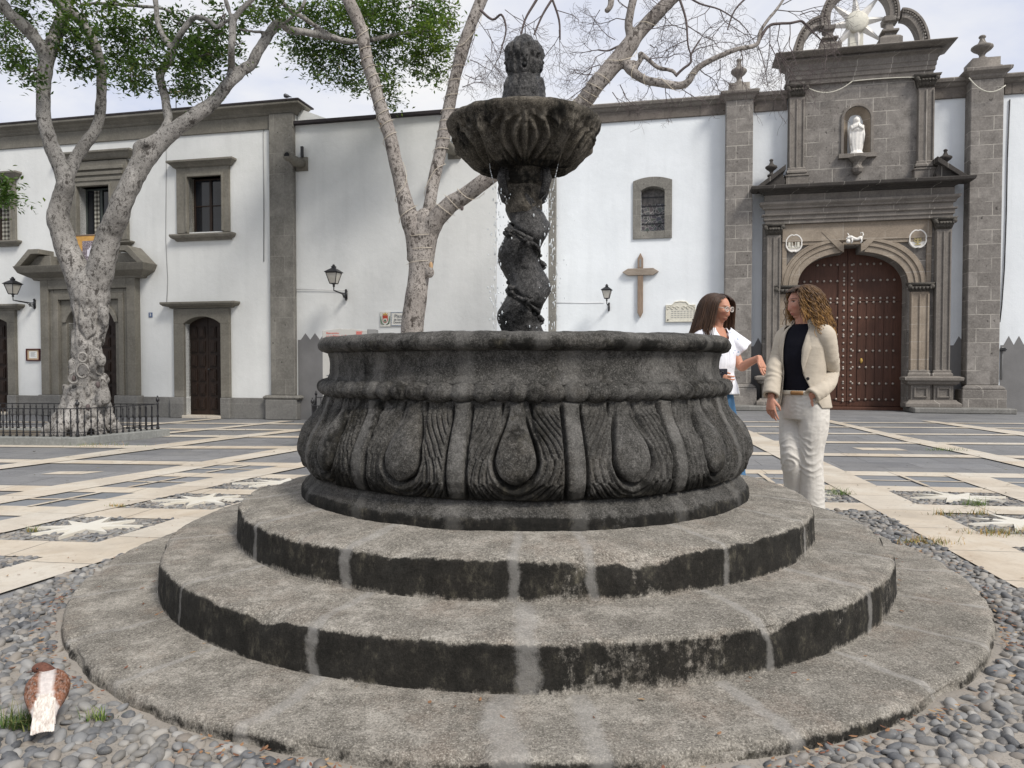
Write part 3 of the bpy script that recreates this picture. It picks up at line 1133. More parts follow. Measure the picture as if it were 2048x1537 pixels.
# grey dado
zt, zp = B(1522, 693)[1], B(1514, 676)[1]
mb = MB()
pit = abs(B(1930, 677)[0] - B(1912, 677)[0]) * 1.1
bx = [B(1448, 700)[0], B(1502, 700)[0], B(1530, 700)[0], B(1905, 700)[0], B(1933, 700)[0], B(2001, 700)[0]]
zigzag(mb, x1, bx[0], zt, zp, pit)
zigzag(mb, bx[1] - .1, bx[2] + .2, zt, zp, pit, .16)
zigzag(mb, bx[3] - .3, bx[4], zt, zp, pit, .32)
zigzag(mb, bx[5], XR, zt, zp, pit, .06)
mb.build_each('dado', MAT['dado'], CH)


def vase(mb, c, h, w):
    prof = [(.62, 0), (.62, .1), (.5, .13), (.3, .17), (.26, .24), (.4, .32), (.8, .42), (1.0, .5), (.98, .56), (.82, .6), (.6, .63), (.42, .68), (.3, .75), (.24, .82), (.22, .86), (.32, .89), (.33, .93), (.24, .97), (.05, 1.0)]
    mb.lathe([(r * w, z * h) for r, z in prof], 18, c)


def buttress(pxl, pxr, capt, capb, fin_top, fin_w, ped, y=.5, base=(760, 815)):
    D = -.34
    x0, x1 = B(pxl, y, D)[0], B(pxr, y, D)[0]
    zc0, zc1 = capb, capt
    mb = MB()
    mb.box(x0, x1, D, .02, .62, zc0)
    o = mb.build('buttress', MAT['ashlar'], CH, bev=.015)
    mb = MB()
    mb.box(x0 - .12, x1 + .12, D - .12, .02, 0, .52)
    mb.mould(x0 - .1, x1 + .1, [(.522, .0), (.56, .0), (.6, -.05), (.62, -.1)], yb=.1, y0=D - .1)
    mb.build('buttress_base', MAT['ashlar'], o, bev=.015)
    mb = MB()
    mb.mould(x0, x1, [(zc0, .0), (zc0 + .05, .04), (zc0 + .09, .05), (zc1 - .06, .13), (zc1, .14), (zc1 + .03, .08)], yb=.7, y0=D)
    mb.build('capstone', MAT['moulded'], o, bev=.01)
    cx = (x0 + x1) / 2
    cy = D + .35
    mb = MB()
    hw = ped[0]
    mb.mould(cx - hw, cx + hw, [(zc1 + .02, .03), (zc1 + .08, .03), (zc1 + .1, 0), (zc1 + ped[1], 0)], yb=2 * hw, y0=cy - hw)
    vase(mb, (cx, cy, zc1 + ped[1]), fin_top - zc1 - ped[1], fin_w)
    mb.build('finial', MAT['moulded'], o, False, bev=.004).data.polygons.foreach_set('use_smooth', [False] * len(o.data.polygons)) if False else mb.build('finial', MAT['moulded'], o, True)
    return o


zc1 = B(1480, 184, -.34)[1]; zc0 = B(1480, 200, -.34)[1]
buttress(1450, 1504, zc1, zc0, B(1483, 110, -.2)[1], .19, (.24, .26), 520)
zc1b = B(1972, 138, -.34)[1]; zc0b = B(1972, 158, -.34)[1]
buttress(1937, 2003, zc1b, zc0b, B(1976, 62, -.2)[1], .225, (.28, .28), 480)

# church window with leaded glass
x0, x1 = B(1266, 420)[0], B(1344, 420)[0]
z0, z1 = B(1305, 478)[1], B(1305, 362)[1]
mb = MB()
top = arc_pts(x0, x1, z1, B(1305, 357)[1] + .03, 14)
ta = arc_pts(wo[0], wo[1], wo[3] - .1, wo[3], 14)
mb.ring([(x1, z1 - .001)] and top, ta, -.045, .4, closed=False)
mb.box(x0, wo[0], -.045, .4, z0, wo[3] - .1); mb.box(wo[1], x1, -.045, .4, z0, wo[3] - .1)
mb.prism([(x0, wo[3] - .1), (wo[0], wo[3] - .1), (x0, z1)], -.045, .3); mb.prism([(wo[1], wo[3] - .1), (x1, wo[3] - .1), (x1, z1)], -.045, .3)
mb.box(wo[0], wo[1], -.045, .4, z0, wo[2])
ws = mb.build('window_surround', MAT['pier'], CH, bev=.006)
m = M('leaded_glass', .35, .4)
v1 = m.vor(11, 'DISTANCE_TO_EDGE', (1, 0, 1))
ln = m.rng(v1, .02, .05, 1, 0)
pc = m.vor(11, 'F1', (1, 0, 1), 'Color')
hs = m.n('ShaderNodeHueSaturation'); m.put(hs.inputs['Color'], pc); hs.inputs['Saturation'].default_value = .18; hs.inputs['Value'].default_value = .10
zz = m.rng(m.sep()[2], wo[2] + .7, wo[2] + .72, 1, 0)
c = m.mix(m.mul(ln, .7), hs.outputs[0], (.4, .38, .36))
c = m.mix(zz, m.mix(m.rng(m.noise(14), .4, .6), (.06, .055, .05), (.12, .11, .1)), c)
MAT['leaded'] = m.done(c, m.bump(v1, .2, .01))
mb = MB(); mb.box(wo[0] - .02, wo[1] + .02, .2, .22, wo[2] - .02, wo[3] + .05)
wn = mb.build('window', MAT['leaded'], CH)
mb = MB()
for i in range(1, 5):
    zz = wo[2] + (wo[3] - wo[2]) * i / 5
    mb.box(wo[0], wo[1], .185, .198, zz - .012, zz + .012)
mb.build('glazing_bars', MAT['iron'], wn)

# ------------------------------------------------------------- portal
PO = MB()
pz = lambda px, py, d=P: B(px, py, d)[1]
pxx = lambda px, py, d=P: B(px, py, d)[0]
LX0, LX1 = pxx(1527, 600), pxx(1905, 600)
ZE0 = (pz(1530, 450) + pz(1900, 436)) / 2          # underside of the entablature
ZE1 = (pz(1525, 392) + pz(1908, 375)) / 2          # top of the entablature, under the main cornice
ZC = (pz(1515, 372, -.75) + pz(1929, 351, -.75)) / 2   # top of main cornice
ZQ = .82                                            # top of pedestals
kx0, kx1 = pxx(1689, 495), pxx(1723, 495)
kz = pz(1706, 490)
# field with arch opening and keystone notch
def basket(xa, xb, zs, zc, n=36, e=2.25):
    c_, a_, b_ = (xa + xb) / 2, (xb - xa) / 2, zc - zs
    out = []
    for i in range(n + 1):
        t = PI * i / n
        co, si = math.cos(t), math.sin(t)
        out.append((c_ + a_ * math.copysign(abs(co) ** (2 / e), co), zs + b_ * abs(si) ** (2 / e)))
    return out


arch = basket(aX0, aX1, aZs, aZc)
ar = []
for p in arch: ar.append(p)
right = [p for p in ar if p[0] > kx1]
left = [p for p in ar if p[0] < kx0]
zk1 = np.interp(kx1, [p[0] for p in ar[::-1]], [p[1] for p in ar[::-1]])
zk0 = np.interp(kx0, [p[0] for p in ar[::-1]], [p[1] for p in ar[::-1]])
inner = [(aX1, 0.0)] + right + [(kx1, zk1), (kx1, kz), (kx0, kz), (kx0, zk0)] + left + [(aX0, 0.0)]
fx0, fx1 = LX0 + .42, LX1 - .42
n = len(inner)
outer = [(fx1, 0.0)]
for p in inner[1:-1]:
    outer.append((fx1 if p[0] > aCx + .9 else (fx0 if p[0] < aCx - .9 else p[0]), ZE0 if abs(p[0] - aCx) < .9 else np.interp(abs(p[0] - aCx), [.9, (aX1 - aX0) / 2], [ZE0, aZs])))
outer.append((fx0, 0.0))
mb = MB()
mb.ring(outer, inner, P + .14, .42, closed=False)
po = mb.build('portal', MAT['ashlar'], CH)
# frame strips around the field and below the entablature
mb = MB()
mb.box(fx0, fx0 + .1, P + .08, P + .15, aZs, ZE0 - .42); mb.box(fx1 - .1, fx1, P + .08, P + .15, aZs, ZE0 - .42)
mb.box(fx0, fx1, P + .06, P + .15, ZE0 - .42, ZE0 - .001)
for a, b in ((fx0 + .1, aCx - .62), (aCx + .62, fx1 - .1)):
    mb.box(a, b, P + .085, P + .145, ZE0 - .50, ZE0 - .42)
mb.build('portal_frame', MAT['warm'], po, bev=.006)
# archivolt: nested bands
def offs(pts, d):
    P_ = np.array(pts)
    T_2 = np.gradient(P_, axis=0)
    T_2 /= np.linalg.norm(T_2, axis=1)[:, None] + 1e-9
    Nn = np.stack([T_2[:, 1], -T_2[:, 0]], -1)
    return [tuple(p) for p in P_ + Nn * d]
mb = MB()
for d0, d1, yy in ((0, .14, P + .11), (.14, .21, P + .085), (.21, .26, P + .10), (.26, .34, P + .065), (.34, .38, P + .09)):
    for side in (right, left):
        mb.ring(offs(side, d1), offs(side, d0), yy, P + .2, closed=False)
mb.build('arch_moulding', MAT['warm'], po, bev=.008)
# flared keystone block with horizontal ledges
mb = MB()
for i in range(6):
    z0 = kz + .02 + i * .052
    w = (kx1 - kx0) / 2 + .02 + i * .062
    mb.box((kx0 + kx1) / 2 - w, (kx0 + kx1) / 2 + w, P + .07 + (i % 2) * .03, P + .14, z0, z0 + .052)
for s in (-1, 1):
    xa = (kx0 + kx1) / 2 + s * ((kx1 - kx0) / 2)
    poly = [(xa, kz - .16), (xa + s * .10, kz - .10), (xa + s * .50, kz + .33), (xa + s * .40, kz + .33), (xa, kz + .02)]
    mb.prism(poly if s > 0 else poly[::-1], P + .05, P + .14)
mb.build('keystone', MAT['warm'], po, bev=.006)


def leaf_capital(name, x0, x1, z0, z1, y0, parent, flare=.08):
    mb = MB()
    mb.mould(x0, x1, [(z0, .0), (z0 + .03, .015), (z1 - .07, flare * .6), (z1 - .05, flare), (z1, flare + .02)], yb=.12, y0=y0)
    nl = 5
    for k in range(nl):
        xx = x0 + (x1 - x0) * (k + .5) / nl
        for s in (-1, 1):
            mb.tube([(xx, y0 - .01, z0 + .03), (xx + s * .02, y0 - .05, z0 + .09), (xx + s * .045, y0 - .10, z1 - .12), (xx + s * .03, y0 - .12, z1 - .15)], [.03, .035, .028, .012], 6)
    for s, xx in ((-1, x0), (1, x1)):
        mb.ball((xx + s * .04, y0 - .07, z1 - .09), (.055, .05, .055), 8, 6)
    return mb.build(name, MAT['capstone_dark'], parent, True)


MAT['capstone_dark'] = simple('dark_carved_stone', (.085, .078, .068), .9, .35, 16, .5, 40)


def pilaster(parent, x0, x1, z0, z1, y0, cap=.26, capflare=.08, flutes=2, mat='moulded'):
    mb = MB()
    mb.box(x0, x1, y0, .0, z0, z1 - cap)
    w = x1 - x0
    for k in range(flutes + 1):
        xx = x0 + w * (.06 + k * .88 / flutes)
        mb.box(xx - w * .055, xx + w * .055, y0 - .03, y0 + .001, z0 + .05, z1 - cap - .05)
    o = mb.build('pilaster', MAT[mat], parent, bev=.008)
    mb = MB()
    mb.mould(x0, x1, [(z0 - .001, .06), (z0 + .05, .06), (z0 + .08, .03), (z0 + .12, .035), (z0 + .15, .0)], yb=.05, y0=y0)
    mb.build('pilaster_foot', MAT['moulded'], o, bev=.006)
    leaf_capital('capital', x0, x1, z1 - cap, z1 - .001, y0, o, capflare)
    return o


wo_ = pxx(1903, 600) - pxx(1873, 600)
pilaster(po, LX0 + .06, LX0 + .06 + wo_, ZQ, ZE0, P - .06)
pilaster(po, LX1 - .06 - wo_, LX1 - .06, ZQ, ZE0, P - .06)
# inner posts carrying the arch
zi1 = pz(1840, 566)
ix0, ix1 = pxx(1820, 650), pxx(1858, 650)
pilaster(po, ix0 + .01, ix1, ZQ, zi1, P - .0, .2, .07, 2, 'warm')
dd = ix1 - ix0
pilaster(po, aX0 - .06 - dd, aX0 - .01, ZQ, zi1, P - .0, .2, .07, 2, 'warm')
# wall field between posts and outer pilasters
mb = MB()
mb.box(LX0, aX0 - .02, P + .1, .05, 0.1, aZs + .02); mb.box(aX1 + .02, LX1, P + .1, .05, 0.1, aZs + .02)
mb.box(LX0, fx0 + .001, P + .1, .05, aZs + .02, ZE0); mb.box(fx1 - .001, LX1, P + .1, .05, aZs + .02, ZE0)
mb.build_each('portal_side', MAT['ashlar'], po, bev=.006)
# pedestals
for s in (0, 1):
    a, b = (LX0 - .02, aX0 - .03) if s == 0 else (aX1 + .03, LX1 + .02)
    mb = MB()
    mb.mould(a, b, [(.12, .14), (.2, .14), (.26, .06), (.28, .06)], yb=.3, y0=P - .08)
    w = (b - a)
    for q0, q1 in ((.0, .46), (.54, 1.0)):
        mb.box(a + w * q0, a + w * q1, P - .09, .0, .28, ZQ - .2)
        for e, pr in ((.05, .03),):
            xa, xb = a + w * q0 + .06, a + w * q1 - .06
            mb.box(xa, xa + .04, P - .125, P - .085, .33, ZQ - .25); mb.box(xb - .04, xb, P - .125, P - .085, .33, ZQ - .25)
            mb.box(xa + .04, xb - .04, P - .125, P - .085, ZQ - .29, ZQ - .25); mb.box(xa + .04, xb - .04, P - .125, P - .085, .33, .37)
    mb.box(a + w * .46, a + w * .54, P - .02, 0, .28, ZQ - .2)
    mb.mould(a, b, [(ZQ - .2, .04), (ZQ - .17, .09), (ZQ - .12, .1), (ZQ - .1, .16), (ZQ - .03, .17), (ZQ, .08)], yb=.3, y0=P - .09)
    mb.build('pedestal', MAT['moulded'], po, bev=.008)
    mb = MB()
    if s == 1: mb.box(aX1 - .02, B(2022, 820, -.6)[0], P - .55, .0, 0, .12)
    else: mb.box(B(1438, 820, -.6)[0], aX0 + .02, P - .55, .0, 0, .12)
    mb.build('portal_step', MAT['step_grey'] if 'step_grey' in MAT else MAT['plinth'], po, bev=.02)
# entablature
mb = MB()
h = ZE1 - ZE0
mb.mould(LX0 + .02, LX1 - .02, [(ZE0, .0), (ZE0 + .12 * h, .0), (ZE0 + .13 * h, .03), (ZE0 + .26 * h, .03), (ZE0 + .28 * h, .07), (ZE0 + .33 * h, .08), (ZE0 + .335 * h, .0), (ZE0 + .5 * h, .0),
                                (ZE0 + .52 * h, .05), (ZE0 + .58 * h, .06), (ZE0 + .66 * h, .12), (ZE0 + .74 * h, .13), (ZE0 + .745 * h, .02), (ZE1, .02)], yb=.1, y0=P - .02)
mb.build('entablature', MAT['moulded'], po, bev=.006)
mb = MB()
mb.mould(LX0 + .05, LX1 - .05, [(ZE1, .04), (ZE1 + .04, .08), (ZE1 + .07, .16), (ZE1 + .1, .18), (ZC - .1, .30), (ZC - .08, .36), (ZC - .01, .38), (ZC, .36)], yb=.1, y0=P - .02)
MAT['cornice_dark'] = ashlar('dark_cornice_stone', (.055, .05, .047), (.085, .078, .07), (.4, .38, .34), .75, 9.0, .008, False, .5)
mb.build('main_cornice', MAT['cornice_dark'], po, bev=.008)
# broken pediment ends
for s in (0, 1):
    x0 = LX0 - .2 if s == 0 else LX1 + .2
    d = 1 if s == 0 else -1
    zt_ = pz(1893, 313, -.6) if s else pz(1560, 331, -.6)
    mb = MB()
    L_ = .62
    poly = [(x0 + d * .02, ZC), (x0 + d * L_, ZC), (x0 + d * (L_ + .02), ZC + .12), (x0 + d * (L_ - .06), zt_ - .14), (x0 + d * .2, ZC + .05)]
    mb.prism(poly if d > 0 else poly[::-1], P - .2, .0)
    poly = [(x0, ZC + .001), (x0 + d * .16, ZC + .001), (x0 + d * (L_ + .02), zt_ - .12), (x0 + d * (L_ + .02), zt_)]
    mb.prism(poly if d > 0 else poly[::-1], P - .3, .0)
    mb.build('broken_pediment', MAT['cornice_dark'], po, bev=.008)
    mb = MB()
    vase(mb, (x0 + d * .36, P + .1, ZC + .30), .42, .14)
    mb.build('small_finial', MAT['cornice_dark'], po, True)
# ------------------------------------------------------------- upper stage
UP = -.20
ux = lambda px, py: B(px, py, UP)[0]
uz = lambda px, py, d=UP: B(px, py, d)[1]
UX0, UX1 = PXL + .02, PXR - .02
ZU = (uz(1580, 137) + uz(1860, 112)) / 2   # underside of top mouldings
ZT2 = (uz(1563, 112, -.5) + uz(1875, 83, -.5)) / 2
nx0, nx1 = ux(1687, 270), ux(1741, 270)
nz0, nz1 = uz(1714, 309), uz(1714, 213)
mb = MB()
nr = (nx1 - nx0) / 2
nc = [( (nx0 + nx1) / 2 + nr * math.cos(PI * i / 16), nz1 - nr + nr * math.sin(PI * i / 16)) for i in range(17)]
inner = [(nx1, nz0)] + nc + [(nx0, nz0)]
zlo, zhi = ZC - .05, ZU
outer = [(UX1, nz0)] + [(np.interp(p[0], [nx0, nx1], [UX0, UX1]), zhi) for p in nc] + [(UX0, nz0)]
outer[1] = (UX1, zhi); outer[-2] = (UX0, zhi)
mb.ring(outer, inner, UP, .3, closed=False)
mb.box(UX0, UX1, UP, .3, zlo, nz0)
mb.build('upper_stage', MAT['ashlar'], po)
us = po
mb = MB()
prof = [(nx1, nz0)] + nc + [(nx0, nz0)]
V, F = [], []
# curved niche back
na = 10
for p in prof:
    for k in range(na + 1):
        a = PI * k / na
        pass
cxn = (nx0 + nx1) / 2
for j in range(13):
    zz = nz0 + (nz1 - nr - nz0) * j / 8 if j <= 8 else 0
    for k in range(na + 1):
        a = PI * k / na
        if j <= 8: V.append((cxn - nr * math.cos(a), UP + .02 + nr * .75 * math.sin(a), zz))
        else:
            b = (j - 8) / 4 * PI / 2
            V.append((cxn - nr * math.cos(a) * math.cos(b), UP + .02 + nr * .75 * math.sin(a) * math.cos(b), nz1 - nr + nr * math.sin(b)))
for j in range(12):
    for k in range(na):
        q = j * (na + 1) + k
        F.append((q, q + 1, q + na + 2, q + na + 1))
mb.add(V, F)
mb.build('niche', MAT['warm'], us, True)
mb = MB()
no = [(cxn + (nr + .06) * math.cos(PI * i / 16), nz1 - nr + (nr + .06) * math.sin(PI * i / 16)) for i in range(17)]
mb.ring([(nx1 + .06, nz0)] + no + [(nx0 - .06, nz0)], inner, UP - .04, UP + .02, closed=False)
mb.box(nx0 - .12, nx1 + .12, UP - .12, UP + .1, nz0 - .1, nz0 - .001)
mb.lathe([(.03, -.5), (.1, -.44), (.13, -.36), (.08, -.28), (.1, -.22), (.2, -.11), (.2, -.1)], 12, (cxn, UP - .1, nz0))
mb.build('niche_frame', MAT['moulded'], us, bev=.006)
# upper pilasters
zc1, zc0 = uz(1590, 183), uz(1590, 201)
wpl = ux(1605, 260) - ux(1575, 260)
zq = uz(1850, 334, UP - .1)
for s in (0, 1):
    a, b = (UX0 - .0, UX0 + wpl) if s == 0 else (UX1 - wpl, UX1)
    pilaster(us, a, b, zq, ZU - .45, UP - .1, .28, .1, 2)
    mb = MB()
    mb.mould(a, b, [(ZC - .05, .08), (ZC + .28, .08), (ZC + .3, .1), (zq - .08, .1), (zq - .05, .05), (zq, .03)], yb=.1, y0=UP - .1)
    mb.build('upper_pedestal', MAT['moulded'], us, bev=.008)
mb = MB()
h = ZT2 - ZU
zz = ZU - .45
mb.mould(UX0 + .02, UX1 - .02, [(zz, .0), (zz + .1, .0), (zz + .11, .03), (zz + .2, .03), (zz + .21, .05), (zz + .3, .05), (zz + .31, .07), (ZU, .07), (ZU + .15 * h, .12), (ZU + .2 * h, .16), (ZU + .3 * h, .2), (ZU + .31 * h, .1), (ZU + .62 * h, .1), (ZU + .66 * h, .17), (ZU + .9 * h, .36), (ZT2, .38), (ZT2 + .02, .36)], yb=.5, y0=UP - .08)
mb.build('upper_cornice', MAT['moulded'], us, bev=.006)
# ------------------------------------------------------------- crest: three arches, star, finials
GY = UP + .1
def gpt(px, py): return B(px, py, GY)
zb = ZT2
def band(cx, cz, ro, ri, a0, a1, n=28):
    o = [(cx + ro * math.cos(a0 + (a1 - a0) * i / n), cz + ro * math.sin(a0 + (a1 - a0) * i / n)) for i in range(n + 1)]
    i_ = [(cx + ri * math.cos(a0 + (a1 - a0) * i / n), cz + ri * math.sin(a0 + (a1 - a0) * i / n)) for i in range(n + 1)]
    return o, i_
cL, cR = gpt(1645, 42), gpt(1790, 30)
ccx = (cL[0] + cR[0]) / 2; rc = (cR[0] - cL[0]) / 2
ccz = (cL[1] + cR[1]) / 2 - .02
for (cx, cz, ro, a0, a1) in ((ccx, ccz, rc + .02, R(-12), R(192)),):
    mb = MB()
    o, i_ = band(cx, cz, ro, ro - .17, a0, a1, 40)
    mb.ring(o, i_, GY - .16, GY + .16, closed=False)
    o2, i2 = band(cx, cz, ro + .045, ro - .01, a0, a1, 40)
    mb.ring(o2, i2, GY - .2, GY + .2, closed=False)
    for k in range(40):
        a = a0 + (a1 - a0) * (k + .5) / 40
        mb.ball((cx + (ro - .04) * math.cos(a), GY - .17, cz + (ro - .04) * math.sin(a)), .03, 6, 4)
    mb.build('crest_arch', MAT['moulded'], us, bev=.006)
eL, eR = gpt(1588, 103)[0], gpt(1852, 84)[0]
for s in (0, 1):
    xa = eL if s == 0 else eR
    d = 1 if s == 0 else -1
    top = gpt(1640, 42) if s == 0 else gpt(1800, 27)
    ro = max(top[1] - zb, .4)
    rx = abs(top[0] - xa)
    n_ = 22
    o, i_, o2, i2 = [], [], [], []
    for k in range(n_ + 1):
        a = PI / 2 * k / n_
        c_, s_ = math.cos(a), math.sin(a)
        for L__, e in ((o, 0), (i_, -.17), (o2, .045), (i2, -.01)):
            L__.append((xa + d * (rx - (rx + e) * c_), zb + (ro + e) * s_))
    mb = MB()
    mb.ring(o, i_, GY - .16, GY + .16, closed=False); mb.ring(o2, i2, GY - .2, GY + .2, closed=False)
    for k in range(16):
        a = PI / 2 * (k + .5) / 16
        mb.ball((xa + d * (rx - (rx - .04) * math.cos(a)), GY - .17, zb + (ro - .04) * math.sin(a)), .03, 6, 4)
    mb.build('crest_arch', MAT['moulded'], us, bev=.006)
    # stepped finial where arches meet
    f = gpt(1656, 98) if s == 0 else gpt(1775, 85)
    ft = gpt(1656, 58) if s == 0 else gpt(1778, 40)
    hh = ft[1] - zb
    mb = MB()
    mb.mould(f[0] - .1, f[0] + .1, [(zb, .14), (zb + .3 * hh, .14), (zb + .36 * hh, .1), (zb + .42 * hh, .02), (zb + .5 * hh, .0), (zb + .52 * hh, .08), (zb + .58 * hh, .08), (zb + .62 * hh, -.01), (zb + .82 * hh, -.04), (zb + .86 * hh, .02), (zb + hh, .03)], yb=.34, y0=GY - .2)
    mb.build('crest_finial', MAT['moulded'], us, bev=.006)
# star on its pedestal
sc = gpt(1713, 46)
mb = MB()
for k in range(8):
    a = R(4) + k * PI / 4
    d = Vector((math.cos(a), 0, math.sin(a))); q = Vector((-math.sin(a), 0, math.cos(a)))
    L_ = .80 if k % 2 == 0 else .84
    c = Vector((sc[0], GY, sc[1]))
    b0 = .135
    mb.add([c + q * b0, c + d * .1 + Vector((0, -.1, 0)), c - q * b0, c + Vector((0, .1, 0)), c + d * L_], [(0, 1, 4), (1, 2, 4), (2, 3, 4), (3, 0, 4)])
st = mb.build('crest_star', MAT['white_marble'], us)
mb = MB()
mb.lathe([(.02, .0), (.2, .01), (.25, .05), (.25, .12), (.2, .16), (.02, .17)], 24)
mb.v = [(sc[0] + v[0], GY - .12 + v[2], sc[1] + v[1]) for v in mb.v]
mb.build('star_boss', MAT['cream_plaque'], st, True)
mb = MB(); mb.box(sc[0] - .15, sc[0] + .15, GY - .02, GY + .2, zb, sc[1] - .2)
mb.build('star_pedestal', MAT['cream_plaque'], us, bev=.01)

# ------------------------------------------------------------- the big door
DY = .22
cxd = aCx
mbs = []
for s in (0, 1):
    l, r = (aX0 - .05, cxd - .006) if s == 0 else (cxd + .006, aX1 + .05)
    mb = MB()
    ztop = [(x, np.interp(x, [p[0] for p in arch[::-1]], [p[1] for p in arch[::-1]]) + .06) for x in np.linspace(l, r, 16)]
    zn = kz + .05
    if s == 0: ztop = ztop[:-2] + [(kx0 - .02, zk0 + .06), (kx0 - .02, zn), (r, zn)]
    else: ztop = [(l, zn), (kx1 + .02, zn), (kx1 + .02, zk1 + .06)] + ztop[2:]
    mb.prism([(l, .08), (r, .08)] + [p for p in ztop[::-1]], DY, DY + .06)
    # wicket frame and planks as raised boards
    zw = pz(1800, 602, DY)
    xa, xb = (l + .25, r - .22) if s == 0 else (l + .22, r - .25)
    mb.box(l, r, DY - .012, DY + .001, .09, .2)
    npl = 4
    for k in range(npl):
        u0, u1 = xa + (xb - xa) * k / npl + .006, xa + (xb - xa) * (k + 1) / npl - .006
        mb.box(u0, u1, DY - .016, DY + .001, .24, zw - .02)
    mb.box(r - .2 if s == 0 else l, r if s == 0 else l + .2, DY - .03, DY + .001, .2, zw + .9)
    mb.box(l, r, DY - .022, DY + .001, zw + .0, zw + .05)
    leaf = mb.build('door', MAT['wood_red'], CH, bev=.004)
    st = MB()
    rows_z = [pz(1800, yy, DY) for yy in (527, 560, 596, 604, 635, 669, 702, 735, 768, 800)]
    for i, zz in enumerate(rows_z):
        for k in range(8):
            xx = l + .12 + (r - l - .2) * k / 7
            lim = np.interp(xx, [p[0] for p in arch[::-1]], [p[1] for p in arch[::-1]]) - .05
            if aX0 + .03 < xx < aX1 - .03 and zz < lim: st.ball((xx, DY - .026, zz), (.03, .02, .03), 8, 4)
    for i in range(22):
        zz = .2 + i * .155
        xx = (r - .08) if s == 0 else (l + .08)
        if zz < kz - .15: st.ball((xx, DY - .036, zz), (.028, .02, .028), 8, 4)
    st.build('studs', MAT['stud'], leaf, True)
    if s == 1:
        kk = MB()
        kx_, kz_ = B(1722, 722, DY)
        kk.tube([(kx_, DY - .02, kz_ - .06), (kx_, DY - .026, kz_), (kx_, DY - .02, kz_ + .06)], [.02, .035, .02], 8)
        kk.build('keyhole_plate', MAT['tile_gold'], leaf, True)
mb = MB(); mb.box(aX0 - .02, aX1 + .02, -.05, .4, 0, .075)
mb.build('threshold', MAT['wood_red'], CH, bev=.01)
mb = MB(); mb.box(aX0 - .1, aX1 + .1, DY + .08, DY + .1, 0, aZc + .4)
mb.build('door_backing', MAT['dark_void'], CH)

# ------------------------------------------------------------- things on the church wall
def on_church(name, px, py, dep=0.0):
    x, z = B(px, py, dep)
    return empty(name, wall_world(x, dep, z, 19.6), WROT)


# wooden cross
t = on_church('wooden_cross', 1281, 545)
tag(t, 'tall weathered wooden cross fixed to the church wall between lantern and plaque', 'cross')
zt_, zb_ = B(1281, 507)[1] - B(1281, 545)[1], B(1280, 637)[1] - B(1281, 545)[1]
xl_, xr_ = B(1245, 545)[0] - B(1281, 545)[0], B(1318, 545)[0] - B(1281, 545)[0]
w_ = .068
mb = MB()
mb.prism([(-w_, zb_ + .14), (0, zb_), (w_, zb_ + .14), (w_, -.09), (-w_, -.09)][::1], -.09, -.02)
mb.prism([(-w_, .09), (w_, .09), (w_, zt_ - .14), (0, zt_), (-w_, zt_ - .14)], -.09, -.02)
mb.build('upright', MAT['wood_grey'], t, bev=.008)
MAT['wood_pale'] = wood('grey_crossbeam_wood', (.22, .18, .14), (.36, .31, .26), (1.5, 18, 18), .85)
mb = MB()
mb.prism([(xl_ + .14, -.088), (xr_ - .14, -.088), (xr_, 0), (xr_ - .14, .088), (xl_ + .14, .088), (xl_, 0)], -.10, -.01)
mb.build('crossbeam', MAT['wood_pale'], t, bev=.008)
mb = MB()
mb.box(-.02, .02, -.095, -.088, .12, zt_ - .16)
mb.build('plate', MAT['wire'], t)
# marble plaque
t = on_church('wall_plaque', 1361, 626)
tag(t, 'cream marble plaque with a scrolled top on the church wall behind the woman in white', 'plaque')
x0, x1 = B(1331, 626)[0] - B(1361, 626)[0], B(1391, 626)[0] - B(1361, 626)[0]
z0, z1 = B(1361, 645)[1] - B(1361, 626)[1], B(1361, 610)[1] - B(1361, 626)[1]
mb = MB()
pl = [(x0, z0), (x1, z0), (x1, z1), (x1 - .15, z1), (x1 - .22, z1 + .08), (.0, z1 + .1), (x0 + .22, z1 + .08), (x0 + .15, z1), (x0, z1)]
mb.prism(pl, -.04, 0)
pl2 = [(x * .93, z * .9) for x, z in pl]
mb.ring([(x * .97, z * .96) for x, z in pl], pl2, -.055, -.035)
mb.build('slab', MAT['cream_plaque'], t, bev=.006)
mb = MB()
for s in (-1, 1):
    for k in range(3):
        pts = [(s * (.08 + .11 * k) + .04 * math.cos(a * s), -.045, z1 - .07 + .03 * math.sin(a)) for a in np.linspace(0, 5, 12)]
        mb.tube(pts, .012, 5)
mb.build('scrollwork', MAT['cream_plaque'], t, True)
mb = MB()
for i in range(4):
    for k in range(9):
        u0 = x0 + .14 + k * .075
        mb.box(u0, u0 + .05, -.043, -.039, z1 - .17 - i * .05, z1 - .155 - i * .05)
mb.build('inscription', MAT['wire'], t)
mb = MB()
for s in (x0 + .06, x1 - .06): mb.ball((s, -.045, z0 + .06), .018, 8, 5)
mb.build_each('fixing_bolt', MAT['iron'], t, True)
